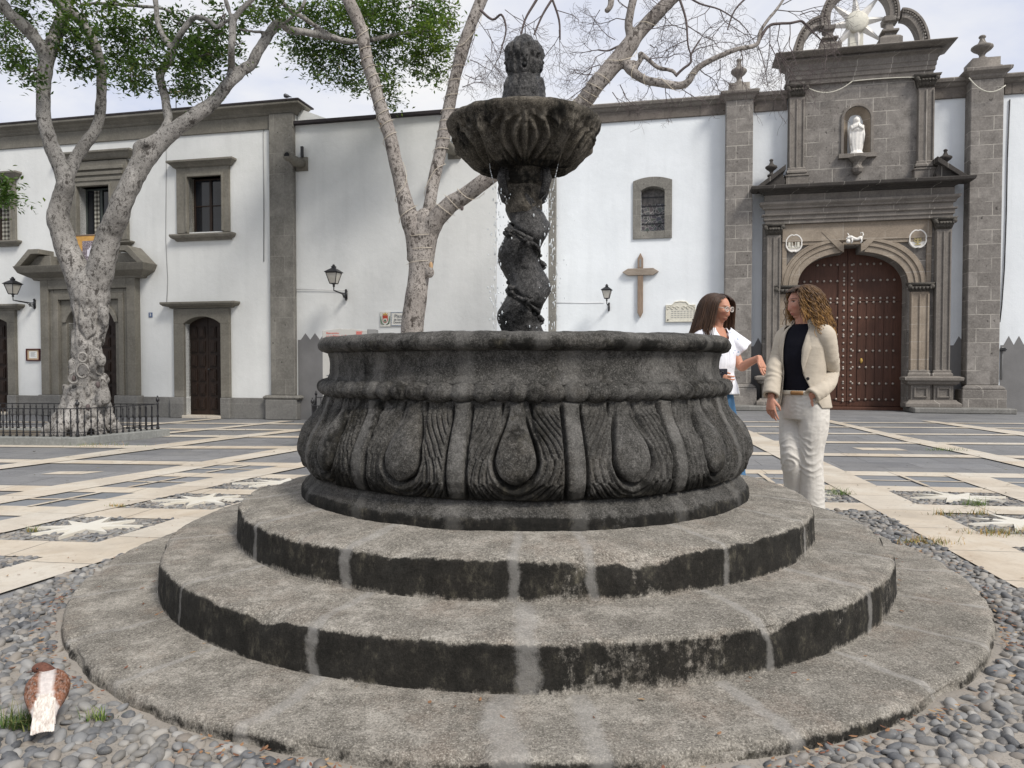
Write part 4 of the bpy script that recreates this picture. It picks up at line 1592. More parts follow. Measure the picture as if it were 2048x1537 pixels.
# medallions
def medallion(px, py, lab, kind):
    t = on_church('medallion', px, py, P + .14)
    tag(t, lab, 'medallion', 'white medallions on the portal')
    mb = MB()
    rr = [(.205 - .022 * math.exp(-(min(abs(a - PI / 2), abs(a - 3 * PI / 2)) / .16) ** 2) - .012 * math.exp(-(min(a, abs(a - PI), 2 * PI - a) / .16) ** 2)) for a in np.linspace(0, 2 * PI, 48, endpoint=False)]
    o = [(r * .95 * math.cos(a), r * 1.08 * math.sin(a)) for r, a in zip(rr, np.linspace(0, 2 * PI, 48, endpoint=False))]
    mb.prism(o, -.05, 0)
    mb.ring(o, [(x * .85, z * .85) for x, z in o], -.085, -.045)
    d = mb.build('disc', MAT['white_marble'], t, bev=.006)
    mb = MB()
    if kind == 'castle':
        mb.box(-.11, .11, -.065, -.049, -.12, -.09)
        for xx in (-.1, .1):
            mb.box(xx - .025, xx + .025, -.075, -.049, -.09, .08)
            mb.prism([(xx - .025, .08), (xx + .025, .08), (xx, .13)], -.075, -.049)
        mb.ring([(-.05, -.09), (-.05, .04), (0, .08), (.05, .04), (.05, -.09)], [(-.03, -.09), (-.03, .03), (0, .05), (.03, .03), (.03, -.09)], -.075, -.049, closed=False)
        mb.box(-.05, .05, -.07, -.049, .09, .1)
        mat = MAT['cream_plaque']
    else:
        mb.box(-.014, .014, -.072, -.049, -.14, .13)
        mb.ring([(.06 * math.cos(a), .08 + .05 * math.sin(a)) for a in np.linspace(0, 2 * PI, 16, endpoint=False)], [(.035 * math.cos(a), .08 + .03 * math.sin(a)) for a in np.linspace(0, 2 * PI, 16, endpoint=False)], -.07, -.049)
        for zz in (.0, -.06):
            for s in (-1, 1):
                mb.tube([(0, -.058, zz - .02), (s * .05, -.06, zz - .01), (s * .08, -.06, zz + .03), (s * .05, -.06, zz + .04)], [.014, .014, .012, .008], 6)
        mb.box(-.06, .06, -.07, -.049, -.14, -.12)
        mat = MAT['gilt']
    mb.build('emblem', mat, d)
MAT['gilt'] = simple('worn_gilt', (.48, .40, .20), .5, .25, 20, .1)
medallion(1587, 488, 'white quatrefoil medallion with a castle relief left of the arch', 'castle')
medallion(1834, 479, 'white quatrefoil medallion with a gilt relief right of the arch', 'staff')
# little dog with a globe on the keystone
t = on_church('dog_sculpture', 1708, 488, P - .02)
tag(t, 'small white sculpted dog with a ball on the keystone above the red door', 'sculpture')
t.scale = (.66, .66, .66)
mb = MB()
mb.ball((-.21, -.1, .075), .075, 12, 8)
mb.build('ball', MAT['white_marble'], t, True)
mb = MB()
body = smooth_path([(-.20, -.1, .17, .045), (-.13, -.1, .22, .062), (-.04, -.1, .17, .062), (.08, -.1, .14, .055), (.19, -.1, .19, .062), (.24, -.1, .16, .04)], 4)
mb.tube([p[:3] for p in body], [p[3] for p in body], 10)
mb.ball((-.2, -.1, .2), (.06, .05, .055), 10, 8); mb.ball((-.25, -.1, .17), (.035, .03, .03), 8, 6)
mb.tube([(-.17, -.1, .23), (-.22, -.1, .34), (-.245, -.1, .37)], [.022, .02, .006], 6)
mb.tube([(.24, -.1, .2), (.28, -.1, .3), (.25, -.1, .37), (.19, -.1, .36), (.2, -.1, .3)], [.024, .022, .02, .018, .01], 8)
for xx, yy in ((-.1, -.14), (-.08, -.06), (.2, -.14), (.22, -.06)):
    mb.tube([(xx, yy, .16), (xx + .02, yy, .08), (xx - .02, yy, .0)], [.035, .024, .022], 8)
mb.build('dog', MAT['white_marble'], t, True)
# statue in the niche
t = empty('madonna_statue', wall_world(cxn + (B(1713, 308, UP)[0] - cxn), UP + .02, nz0, 19.6), WROT)
tag(t, 'white veiled statue with praying hands standing in the niche above the door', 'statue')
hs = uz(1713, 233, UP) - nz0
n_, m_ = 40, 40
V = []
for i in range(n_):
    a = 2 * PI * i / n_
    for j in range(m_):
        u = j / (m_ - 1)
        w = np.interp(u, [0, .04, .06, .15, .35, .55, .68, .76, .8, .84, .88, .93, .97, 1.0], [.15, .15, .11, .125, .15, .165, .155, .125, .085, .07, .075, .072, .05, .008]) * 1.05
        fold = .008 * math.sin(a * 11 + 2 * math.sin(u * 5)) * (1 if .06 < u < .74 else 0)
        fr = 1 - .25 * max(0, -math.sin(a)) * (1 if .1 < u < .6 else 0)
        V.append(((w + fold) * math.cos(a), (w * .75 + fold) * math.sin(a) * fr, u * hs))
np_mesh('robe', V, grid_faces(n_, m_, True), MAT['white_marble'], t)
mb = MB()
k = hs / 1.0
mb.ball((0, -.055 * k, .885 * k), (.047 * k, .04 * k, .058 * k), 12, 8)
mb.tube([(0, -.09 * k, .885 * k), (0, -.1 * k, .87 * k)], [.008, .012], 6)
for s in (-1, 1):
    mb.tube([(s * .14 * k, -.03 * k, .73 * k), (s * .12 * k, -.12 * k, .64 * k), (s * .03 * k, -.15 * k, .71 * k), (s * .008 * k, -.15 * k, .79 * k)], [.045 * k, .04 * k, .03 * k, .01 * k], 8)
    mb.tube([(s * .15 * k, -.03 * k, .7 * k), (s * .165 * k, -.06 * k, .5 * k), (s * .15 * k, -.05 * k, .25 * k)], [.03 * k, .035 * k, .02 * k], 8)
mb.build('arms_and_face', MAT['white_marble'], t, True)
# loose cables on the front
t = empty('facade_cable', (0, 19.6, 0), WROT)
tag(t, 'dark electric cable hanging down the white wall right of the outer buttress', 'cable')
mb = MB()
x_ = [B(2019, 200), B(2014, 320), B(2012, 430), B(2008, 540), B(2003, 610), B(1999, 645)]
mb.tube([(x, -.02, z) for x, z in x_], .012, 6)
mb.build('cable', MAT['iron'], t, True)
t = empty('drain_pipe', (0, 19.6, 0), WROT)
tag(t, 'thin grey water pipe with a small valve at the foot of the outer buttress', 'pipe')
mb = MB()
x, z = B(2001, 760); x2, z2 = B(2003, 700)
mb.tube([(x, -.04, z), (x2, -.04, z2), (x2, -.04, z2 + .06)], .022, 8)
mb.build('pipe', MAT['wire'], t, True)
mb = MB()
mb.box(x2 - .04, x2 + .05, -.1, -.02, z2 - .04, z2 + .04); mb.tube([(x2, -.1, z2), (x2, -.15, z2)], .012, 6); mb.box(x2 - .05, x2 + .05, -.165, -.15, z2 - .012, z2 + .012)
mb.build('valve', MAT['iron'], t)
t = empty('slack_cable', (0, 19.6, 0), WROT)
tag(t, 'pale slack cable strung across the upper stone stage above the niche', 'cable')
mb = MB()
def cat(p, q, sag, n=14): return [(p[0] + (q[0] - p[0]) * i / n, UP - .13, p[1] + (q[1] - p[1]) * i / n - sag * 4 * (i / n) * (1 - i / n)) for i in range(n + 1)]
mb.tube(cat(B(1614, 180, UP), B(1702, 167, UP), .18), .012, 5)
mb.tube(cat(B(1702, 167, UP), B(1836, 159, UP), -.02), .012, 5)
mb.build('cable', MAT['wire_pale'] if 'wire_pale' in MAT else MAT['cream_plaque'], t, True)
t = empty('slack_cable', (0, 19.6, 0), WROT)
tag(t, 'pale slack cable looped under the capstone of the outer buttress', 'cable')
mb = MB()
p, q = B(1937, 157, -.46), B(2010, 172, -.46)
mb.tube([(p[0] + (q[0] - p[0]) * i / 12, -.49, p[1] + (q[1] - p[1]) * i / 12 - .22 * 4 * (i / 12) * (1 - i / 12)) for i in range(13)], .013, 5)
mb.build('cable', MAT['cream_plaque'], t, True)
wall_wire(CH, 'cable', [B(1114, 606), B(1160, 606.5), B(1208, 606)], .008, 'wire_white')
# little weed on the parapet
MAT['weed'] = simple('weed_green', (.05, .10, .025), .8, .3, 10, 0)
# ================================================================ GROUND AND PAVING
m = M('slate_paving', .75, .3)
bc, bf = m.brick(.82, .44, .006, (.25,) * 3, (.75,) * 3, (.5,) * 3, True)
tone = m.ramp(bc, [(.2, (.135, .137, .143)), (.8, (.215, .217, .222))])
c = m.mix(m.mul(m.rng(m.noise(1.3, 6, .65), .4, .7), .6), tone, (.25, .245, .235))
c = m.mix(m.mul(m.rng(m.noise(5, 7, .7), .5, .7), .45), c, (.105, .106, .11))
c = m.mix(m.mul(m.rng(m.noise(38, 7, .8), .54, .7), .5), c, (.30, .29, .27))
c = m.mix(m.mul(m.rng(m.noise(60, 6, .8), .47, .36), .5), c, (.05, .05, .05))
c = m.mix(m.mul(m.rng(m.noise(.5, 6, .7), .5, .65), .35), c, (.11, .11, .115))
c = m.mix(m.mul(bf, .6), c, (.05, .05, .05))
MAT['slate'] = m.done(c, m.bump(m.noise(35, 6, .7), .2, .006), m.rng(m.noise(6), .3, .7, .6, .85))
m = M('slate_blue_paving', .6, .35)
bc, bf = m.brick(.5, .3, .004, (.25,) * 3, (.75,) * 3, (.5,) * 3, True)
tone = m.ramp(bc, [(.2, (.15, .165, .18)), (.8, (.21, .215, .225))])
c = m.mix(m.mul(m.rng(m.noise(3, 6, .65), .4, .7), .5), tone, (.23, .22, .21))
MAT['slate_blue'] = m.done(c, m.bump(m.noise(35, 5, .7), .12, .005))
m = M('pebble_mortar', .95, .1)
c = m.ramp(m.noise(2.2, 8, .7), [(.3, (.22, .20, .175)), (.7, (.36, .33, .29))])
c = m.mix(m.rng(m.vor(95), .1, .4, .7, 0), c, (.16, .15, .14))
c = m.mix(m.rng(m.noise(7, 6, .7), .6, .72, 0, .5), c, (.36, .22, .13))
MAT['mortar'] = m.done(c, m.bump(m.noise(60, 6, .75), .5, .008))

GW = .13
GN = math.hypot(1, GW)


def uv(u, v, z=0.0):
    """paving grid -> world"""
    return ((u + GW * v) / GN, (v - GW * u) / GN, z)


def slab_sheet(name, polys, z, mat):
    mb = MB()
    for p in polys:
        mb.add([uv(a, b, z) for a, b in p], [tuple(range(len(p)))])
    me = bpy.data.meshes.new(name)
    me.from_pydata(mb.v, [], mb.f)
    me.update()
    for p in me.polygons:
        if p.normal.z < 0: p.flip()
    return link_mesh(name, me, MAT[mat])


mb = MB()
n = 2
mb.add([(-150, -60, 0), (150, -60, 0), (150, 200, 0), (-150, 200, 0)], [(0, 1, 2, 3)])
gobj = mb.build('ground', MAT['slate'])
gobj.rotation_euler = (0, 0, -math.atan(GW))
tag(gobj, kind='structure')


def strip(rows, rowsb):
    """two edges (lists of (u,v)) -> polygon"""
    return list(rows) + list(reversed(rowsb))


A_ = []
def astrip(lo, hi): A_.append(strip(lo, hi))
astrip([(-12, 7.2), (-6.9, 7.46), (-3.2, 7.61), (3, 7.70), (9, 7.8)], [(-12, 7.48), (-6.9, 7.74), (-3.2, 7.87), (3, 8.0), (9, 8.1)])
astrip([(-12, 8.7), (-5.5, 9.0), (-4.2, 9.16), (3.5, 9.3), (10, 9.4)], [(-12, 9.0), (-5.5, 9.32), (-4.2, 9.46), (3.5, 9.58), (10, 9.68)])
astrip([(-12, 10.2), (-5, 10.51), (3.6, 10.82), (10, 11.05)], [(-12, 10.48), (-5, 10.8), (3.6, 11.05), (10, 11.33)])
astrip([(-12, 11.4), (-6.5, 11.6), (4, 12.2), (11, 12.6)], [(-12, 11.62), (-6.5, 11.85), (4, 12.4), (11, 12.8)])
astrip([(-12, 12.6), (-6.5, 12.83), (4, 13.48), (11, 13.8)], [(-12, 12.8), (-6.5, 13.05), (4, 13.65), (11, 14.0)])
astrip([(0, 14.4), (4.3, 14.55), (11, 14.85)], [(0, 14.57), (4.3, 14.72), (11, 15.05)])
astrip([(-9, 5.6), (-5.2, 5.8), (-3, 5.9), (1.5, 5.84), (7, 5.82)], [(-9, 5.9), (-5.2, 6.08), (-3, 6.15), (1.5, 6.16), (7, 6.17)])
astrip([(-4.5, 6.75), (-2, 6.78), (7, 6.78)], [(-4.5, 7.0), (-2, 7.04), (7, 7.07)])
astrip([(-7.5, 4.75), (-3, 4.9), (-2.7, 4.9)], [(-7.5, 5.1), (-3, 5.25), (-2.7, 5.25)])
astrip([(1.97, 4.79), (7, 4.8)], [(1.97, 5.15), (7, 5.15)])
astrip([(-6.5, 3.78), (-2.8, 3.84)], [(-6.5, 4.12), (-2.8, 4.2)])
astrip([(-7, 2.7), (-2.9, 2.75)], [(-7, 3.05), (-2.9, 3.1)])
astrip([(1.97, 3.8), (7, 3.8)], [(1.97, 4.15), (7, 4.15)])
o = slab_sheet('marble_bands', A_, .008, 'marble')
tag(o, kind='structure')
B_ = []
B_.append([(1.97, -3), (2.37, -3), (2.37, 9.2), (2.2, 14.7), (1.85, 14.7), (1.97, 7.4)])
B_.append([(3.25, 3), (3.6, 3), (3.62, 7.8), (3.25, 7.8)])
B_.append([(4.36, 7.85), (4.66, 7.85), (4.62, 9.07), (4.52, 10.9), (4.36, 12.15), (4.24, 15.1), (3.98, 15.1), (4.1, 13.85), (4.14, 11.1), (4.28, 9.64)])
B_.append([(6.25, 12), (6.75, 11.5), (6.56, 12.9), (6.11, 15.2), (5.91, 15.2), (6.16, 12.6)])
B_.append([(-5.3, 2.8), (-5.15, 4.0), (-4.92, 6.1), (-4.6, 7.18), (-4.49, 7.82), (-4.2, 9.14), (-3.6, 12), (-3.3, 12), (-3.85, 9.07), (-4.14, 7.83), (-4.36, 6.65), (-4.7, 5.25), (-4.95, 4.0), (-5.1, 2.8)])
B_.append([(-4.45, 2.8), (-4.28, 4.2), (-4.09, 5.23), (-3.95, 5.88), (-3.70, 7.0), (-3.36, 7.93), (-3.0, 7.93), (-3.18, 7.61), (-3.31, 7.08), (-3.55, 5.89), (-3.77, 4.94), (-3.9, 4.2), (-4.1, 2.8)])
B_.append([(-3.45, -2), (-3.25, 3.0), (-3.2, 3.57), (-3.09, 4.2), (-3.02, 4.9), (-2.93, 5.25), (-2.8, 6.0), (-2.4, 6.0), (-2.55, 5), (-2.69, 4.22), (-2.78, 3.73), (-2.86, 3.19), (-2.95, 2.4), (-3.1, -2)])
B_.append([(-6.75, 6.0), (-6.55, 6.94), (-6.38, 7.74), (-6.2, 8.78), (-6.05, 9.3), (-5.74, 10.37), (-5.08, 12.09), (-4.5, 13.4), (-4.3, 13.2), (-4.92, 11.72), (-5.47, 10.11), (-5.75, 8.85), (-6.03, 7.75), (-6.25, 6.94), (-6.5, 6.0)])
B_.append([(-7.4, 9.8), (-6.98, 11.2), (-6.6, 12.1), (-6.2, 13.6), (-5.95, 13.6), (-6.38, 12.05), (-6.76, 11.1), (-7.2, 9.8)])
B_.append([(-8.6, 11.5), (-8.2, 12.9), (-7.82, 14), (-7.6, 14), (-7.98, 12.8), (-8.4, 11.5)])
o = slab_sheet('marble_diagonals', B_, .012, 'marble_cross')
tag(o, kind='structure')
# bluish panels with thin cross lines
P_ = [[(2.37, 7.07), (3.25, 7.07), (3.25, 7.70), (2.37, 7.70)], [(3.62, 7.07), (4.6, 7.07), (4.6, 7.75), (3.62, 7.75)], [(1.0, 7.07), (1.97, 7.07), (1.97, 7.70), (1.0, 7.70)],
      [(-4.74, 5.15), (-4.05, 5.2), (-3.94, 5.86), (-4.6, 5.82)], [(-4.52, 6.1), (-3.9, 6.12), (-3.74, 6.76), (-4.36, 6.75)], [(-4.32, 7.02), (-3.69, 7.02), (-3.48, 7.6), (-4.18, 7.6)],
      [(-4.98, 4.12), (-4.3, 4.2), (-4.16, 4.85), (-4.8, 4.82)], [(-3.5, 6.17), (-2.5, 6.17), (-2.5, 6.77), (-3.38, 6.77)][:4]]
o = slab_sheet('slate_panels', P_[:7], .004, 'slate_blue')
tag(o, kind='structure')
T_ = []
for p in P_[:7]:
    p = [np.array(q) for q in p]
    w = .022
    for a, b, c, d in ((p[0], p[1], p[3], p[2]), (p[0], p[3], p[1], p[2])):
        m0, m1 = (a + c) / 2, (b + d) / 2
        dd = (m1 - m0) / np.linalg.norm(m1 - m0)
        nn = np.array([-dd[1], dd[0]]) * w
        T_.append([tuple(m0 - nn), tuple(m1 - nn), tuple(m1 + nn), tuple(m0 + nn)])
o = slab_sheet('marble_lines', T_[0::2], .0095, 'marble'); tag(o, kind='structure')
o = slab_sheet('marble_lines', T_[1::2], .0135, 'marble'); tag(o, kind='structure')
# single pale slabs in the dark field
o = slab_sheet('pale_slabs', [[uvq for uvq in q] for q in ([(3.2, 10.0), (3.75, 10.02), (3.7, 10.3), (3.15, 10.28)], [(-5.6, 6.75), (-5.2, 6.8), (-5.1, 7.02), (-5.55, 6.95)], [(-4.2, 10.0), (-3.7, 10.03), (-3.6, 10.3), (-4.1, 10.25)])], .004, 'marble')
tag(o, kind='structure')

# cobble beds
CB = {'fountain': [(-3.0, -2.5), (1.97, -2.5), (1.97, 5.84), (-2.4, 5.84), (-2.6, 5.0), (-2.78, 3.73)],
      'sa': [(2.37, 6.17), (3.25, 6.17), (3.25, 6.78), (2.37, 6.78)], 'sb': [(2.37, 5.15), (3.25, 5.15), (3.25, 5.81), (2.37, 5.81)],
      'sc': [(1.0, 6.16), (1.97, 6.16), (1.97, 6.78), (1.0, 6.78)], 's1': [(-3.9, 4.2), (-3.09, 4.2), (-3.02, 4.9), (-3.77, 4.9)],
      's2': [(-3.71, 5.25), (-2.85, 5.25), (-2.75, 5.91), (-3.55, 5.89)], 's3': [(-3.5, 6.15), (-2.4, 6.15), (-2.4, 6.78), (-3.37, 6.78)], 's4': [(-4.1, 3.1), (-3.25, 3.1), (-3.15, 3.84), (-3.95, 3.84)],
      's5': [(3.62, 5.15), (4.6, 5.15), (4.6, 5.81), (3.62, 5.81)], 's6': [(2.37, 4.15), (3.25, 4.15), (3.25, 4.79), (2.37, 4.79)]}
o = slab_sheet('cobble_bed', list(CB.values()), .003, 'mortar')
tag(o, kind='structure')
# eight pointed marble stars in the small beds
S_ = []
def star(q, rot=0.35, k=1.0):
    q = [np.array(p) for p in q]
    def bl(a, b): return (q[0] * (1 - a) * (1 - b) + q[1] * a * (1 - b) + q[2] * a * b + q[3] * (1 - a) * b)
    for i in range(4):
        # four slim rays and four broad ones
        pass
    pts = []
    for i in range(16):
        a = rot + i * PI / 8
        r = (.46 if i % 4 == 0 else .40) if i % 2 == 0 else .15
        pts.append(tuple(bl(.5 + r * k * math.cos(a), .5 + r * k * math.sin(a))))
    S_.append(pts)
for k in ('sa', 'sb', 'sc', 's1', 's2', 's3', 's4', 's5', 's6'): star(CB[k], .25)
MATSTAR = M('white_star_marble', .5, .35)
c = MATSTAR.ramp(MATSTAR.noise(3, 6, .6), [(.3, (.58, .54, .45)), (.7, (.68, .66, .6))])
MAT['star'] = MATSTAR.done(c, MATSTAR.bump(MATSTAR.noise(30), .1, .004))
FC = np.array([.067, 4.2])     # fountain centre


def inpoly(P, poly):
    x, y = P[:, 0], P[:, 1]
    ins = np.zeros(len(P), bool)
    j = len(poly) - 1
    for i in range(len(poly)):
        xi, yi = poly[i]; xj, yj = poly[j]
        c = ((yi > y) != (yj > y)) & (x < (xj - xi) * (y - yi) / (yj - yi + 1e-12) + xi)
        ins ^= c
        j = i
    return ins


# stars as thin slabs
mb = MB()
for p in S_:
    b = len(mb.v)
    n = len(p)
    mb.v += [uv(a, q, .022) for a, q in p] + [uv(a, q, .0) for a, q in p]
    mb.f += [tuple(b + i for i in range(n))] + [(b + i, b + n + i, b + n + (i + 1) % n, b + (i + 1) % n) for i in range(n)]
    mb.m += [0] * (n + 1)
o = mb.build('marble_stars', MAT['star'], fix=True); tag(o, kind='structure')

# cobbles: rounded pebbles bedded in mortar
def peb_proto(nseg=9, rings=4):
    V = [(0, 0, 1)]
    for j in range(1, rings + 1):
        ph = PI * .62 * j / rings
        for k in range(nseg):
            a = 2 * PI * k / nseg
            V.append((math.sin(ph) * math.cos(a), math.sin(ph) * math.sin(a), math.cos(ph)))
    T = [(0, 1 + k, 1 + (k + 1) % nseg) for k in range(nseg)]
    for j in range(rings - 1):
        for k in range(nseg):
            a, b = 1 + j * nseg + k, 1 + j * nseg + (k + 1) % nseg
            T += [(a, a + nseg, b + nseg), (a, b + nseg, b)]
    return np.array(V), np.array(T)


def scatter(poly, d, jit=.42):
    P = np.array(poly)
    lo, hi = P.min(0), P.max(0)
    nx, ny = int((hi[0] - lo[0]) / d) + 1, int((hi[1] - lo[1]) / (d * .87)) + 1
    ii, jj = np.meshgrid(np.arange(nx), np.arange(ny), indexing='ij')
    Q = np.stack([lo[0] + (ii + .5 * (jj % 2)) * d, lo[1] + jj * d * .87], -1).reshape(-1, 2)
    Q += RNG.uniform(-jit, jit, Q.shape) * d
    return Q[inpoly(Q, poly)]


def build_pebbles():
    PV, PT = peb_proto()
    allV, allF, allC = [], [], []
    base = 0
    for key, poly in CB.items():
        big = key == 'fountain'
        d = .040 if big else .040
        Q = scatter(poly, d)
        W = np.stack([(Q[:, 0] + GW * Q[:, 1]) / GN, (Q[:, 1] - GW * Q[:, 0]) / GN], -1)
        if big:
            r = np.hypot(W[:, 0] - FC[0], W[:, 1] - FC[1])
            keep = (r > 2.26) & (W[:, 1] > .9)
            # loose gravelly zone: fewer, spaced stones towards the near edge
            pat = vnoise(np.c_[W, np.zeros(len(W))], 2.2, 2)
            pr = np.where(W[:, 1] < 3.0, .96 + .2 * pat, .99)
            keep &= RNG.random(len(W)) < pr
        else:
            sp = S_[['sa', 'sb', 'sc', 's1', 's2', 's3', 's4', 's5', 's6'].index(key)]
            cen = np.mean(sp, 0)
            keep = ~inpoly(Q, [tuple(cen + (np.array(p) - cen) * 1.02) for p in sp])
        W = W[keep]
        n = len(W)
        if n == 0: continue
        s = d * RNG.uniform(.38, .66, n) * (1 if big else .85)
        el = RNG.uniform(.68, 1.5, n)
        ang = RNG.uniform(0, PI, n)
        hz = RNG.uniform(.4, .85, n) * s * (1 if big else .6)
        up = RNG.uniform(-.4, .12, n) * s
        V = PV[None] * np.stack([s * el, s / el, hz], -1)[:, None, :]
        nz_ = 1 + .26 * vnoise(V * 30 + RNG.uniform(0, 50, (n, 1, 3)), 1.0, 2)
        V = V * nz_[..., None]
        tx, ty = RNG.normal(0, .18, n), RNG.normal(0, .18, n)
        V[..., 2] += V[..., 0] * tx[:, None] + V[..., 1] * ty[:, None]
        c, s_ = np.cos(ang)[:, None], np.sin(ang)[:, None]
        x = V[..., 0] * c - V[..., 1] * s_
        y = V[..., 0] * s_ + V[..., 1] * c
        V = np.stack([x + W[:, 0:1], y + W[:, 1:2], V[..., 2] + (up + .006)[:, None]], -1)
        allV.append(V.reshape(-1, 3))
        allF.append((PT[None] + (np.arange(n) * len(PV))[:, None, None] + base).reshape(-1, 3))
        tone = RNG.random(n)
        hue = RNG.random(n)
        allC.append(np.repeat(np.stack([tone, hue, RNG.random(n)], -1), len(PV), 0))
        base += n * len(PV)
    return np.concatenate(allV), np.concatenate(allF), np.concatenate(allC)


m = M('river_pebbles', .55, .4)
at_ = m.n('ShaderNodeAttribute', attribute_name='Col')
sp_ = m.n('ShaderNodeSeparateColor'); m.lk(at_.outputs['Color'], sp_.inputs[0])
c = m.ramp(sp_.outputs[0], [(0, (.055, .058, .063)), (.45, (.115, .119, .125)), (.8, (.19, .192, .192)), (1, (.31, .30, .28))])
c = m.mix(m.rng(sp_.outputs[1], .72, .95, 0, .7), c, (.24, .205, .165))
c = m.mix(m.mul(m.rng(m.noise(60, 6, .7), .5, .75), .4), c, (.27, .26, .25))
c = m.mix(m.mul(m.rng(m.noise(4, 5, .7), .45, .65), .5), c, (.30, .28, .245))
MAT['pebble'] = m.done(c, m.bump(m.noise(120, 4, .6), .15, .003), m.rng(m.noise(30), .3, .7, .42, .75))
V, F, Cc = build_pebbles()
o = np_mesh('cobbles', V, F, MAT['pebble'], None, True, {'Col': Cc})
tag(o, kind='stuff')
# fallen leaves and grit
MAT['dry_leaf'] = M('dry_leaf', .8, .2)
q = MAT['dry_leaf']
a_ = q.n('ShaderNodeAttribute', attribute_name='Col')
MAT['dry_leaf'] = q.done(a_.outputs['Color'])
def litter():
    V, F, Cc = [], [], []
    def leaf(x, y, z, s, col):
        a = RNG.uniform(0, 2 * PI); c, s_ = math.cos(a), math.sin(a)
        pts = [(-1, 0, 0), (-.3, .38, .12), (.5, .33, .1), (1, 0, .16), (.5, -.33, .05), (-.3, -.38, .1)]
        b = len(V)
        t = RNG.normal(0, .25)
        for p in pts:
            px_, py_ = p[0] * s, p[1] * s * RNG.uniform(.8, 1.1)
            V.append((x + px_ * c - py_ * s_, y + px_ * s_ + py_ * c, z + p[2] * s + abs(p[0] * s) * abs(t))); Cc.append(col)
        F.extend([(b, b + 1, b + 2), (b, b + 2, b + 3), (b, b + 3, b + 4), (b, b + 4, b + 5)])
    pal = [(.24, .13, .07), (.27, .15, .08), (.15, .075, .045), (.33, .22, .12), (.19, .085, .055)]
    # caught along the rim of the lowest slab and between the pebbles
    for i in range(950):
        th = RNG.uniform(-1.9, 1.9)
        r = 2.25 + abs(RNG.normal(0, .05)) if i < 560 else RNG.uniform(2.27, 3.1)
        x, y = FC[0] + r * math.sin(th), FC[1] - r * math.cos(th)
        if y < .9 or not inpoly(np.array([[(x - GW * y) / GN, (y + GW * x) / GN]]), CB['fountain'])[0]: continue
        if i < 560 and vnoise(np.array([x, y, 3.0]), 3.0, 2) < -.05: continue
        leaf(x, y, .012 + RNG.uniform(0, .012), RNG.uniform(.006, .014), pal[RNG.integers(5)])
    for i in range(46):
        th = RNG.uniform(-1.6, 1.6)
        r, z = (1.88 + abs(RNG.normal(0, .06)), .058) if i % 3 else (RNG.uniform(1.9, 2.2), .054)
        leaf(FC[0] + r * math.sin(th), FC[1] - r * math.cos(th), z, RNG.uniform(.007, .015), pal[RNG.integers(5)])
    for i in range(500):
        u, v = RNG.uniform(-7, 6), RNG.uniform(5.2, 14)
        x, y, _ = uv(u, v)
        leaf(x, y, .018, RNG.uniform(.008, .022), [(.10, .085, .06), (.05, .045, .035), (.16, .15, .08)][RNG.integers(3)])
    for i in range(30):
        u, v = (RNG.uniform(2.0, 2.35), RNG.uniform(3, 9)) if i % 2 else (RNG.uniform(-3.1, -2.8), RNG.uniform(3.4, 5))
        x, y, _ = uv(u, v)
        leaf(x, y, .016, RNG.uniform(.006, .014), pal[RNG.integers(5)])
    return V, F, Cc
V, F, Cc = litter()
o = np_mesh('fallen_leaves', V, F, MAT['dry_leaf'], None, False, {'Col': Cc})
tag(o, kind='stuff')
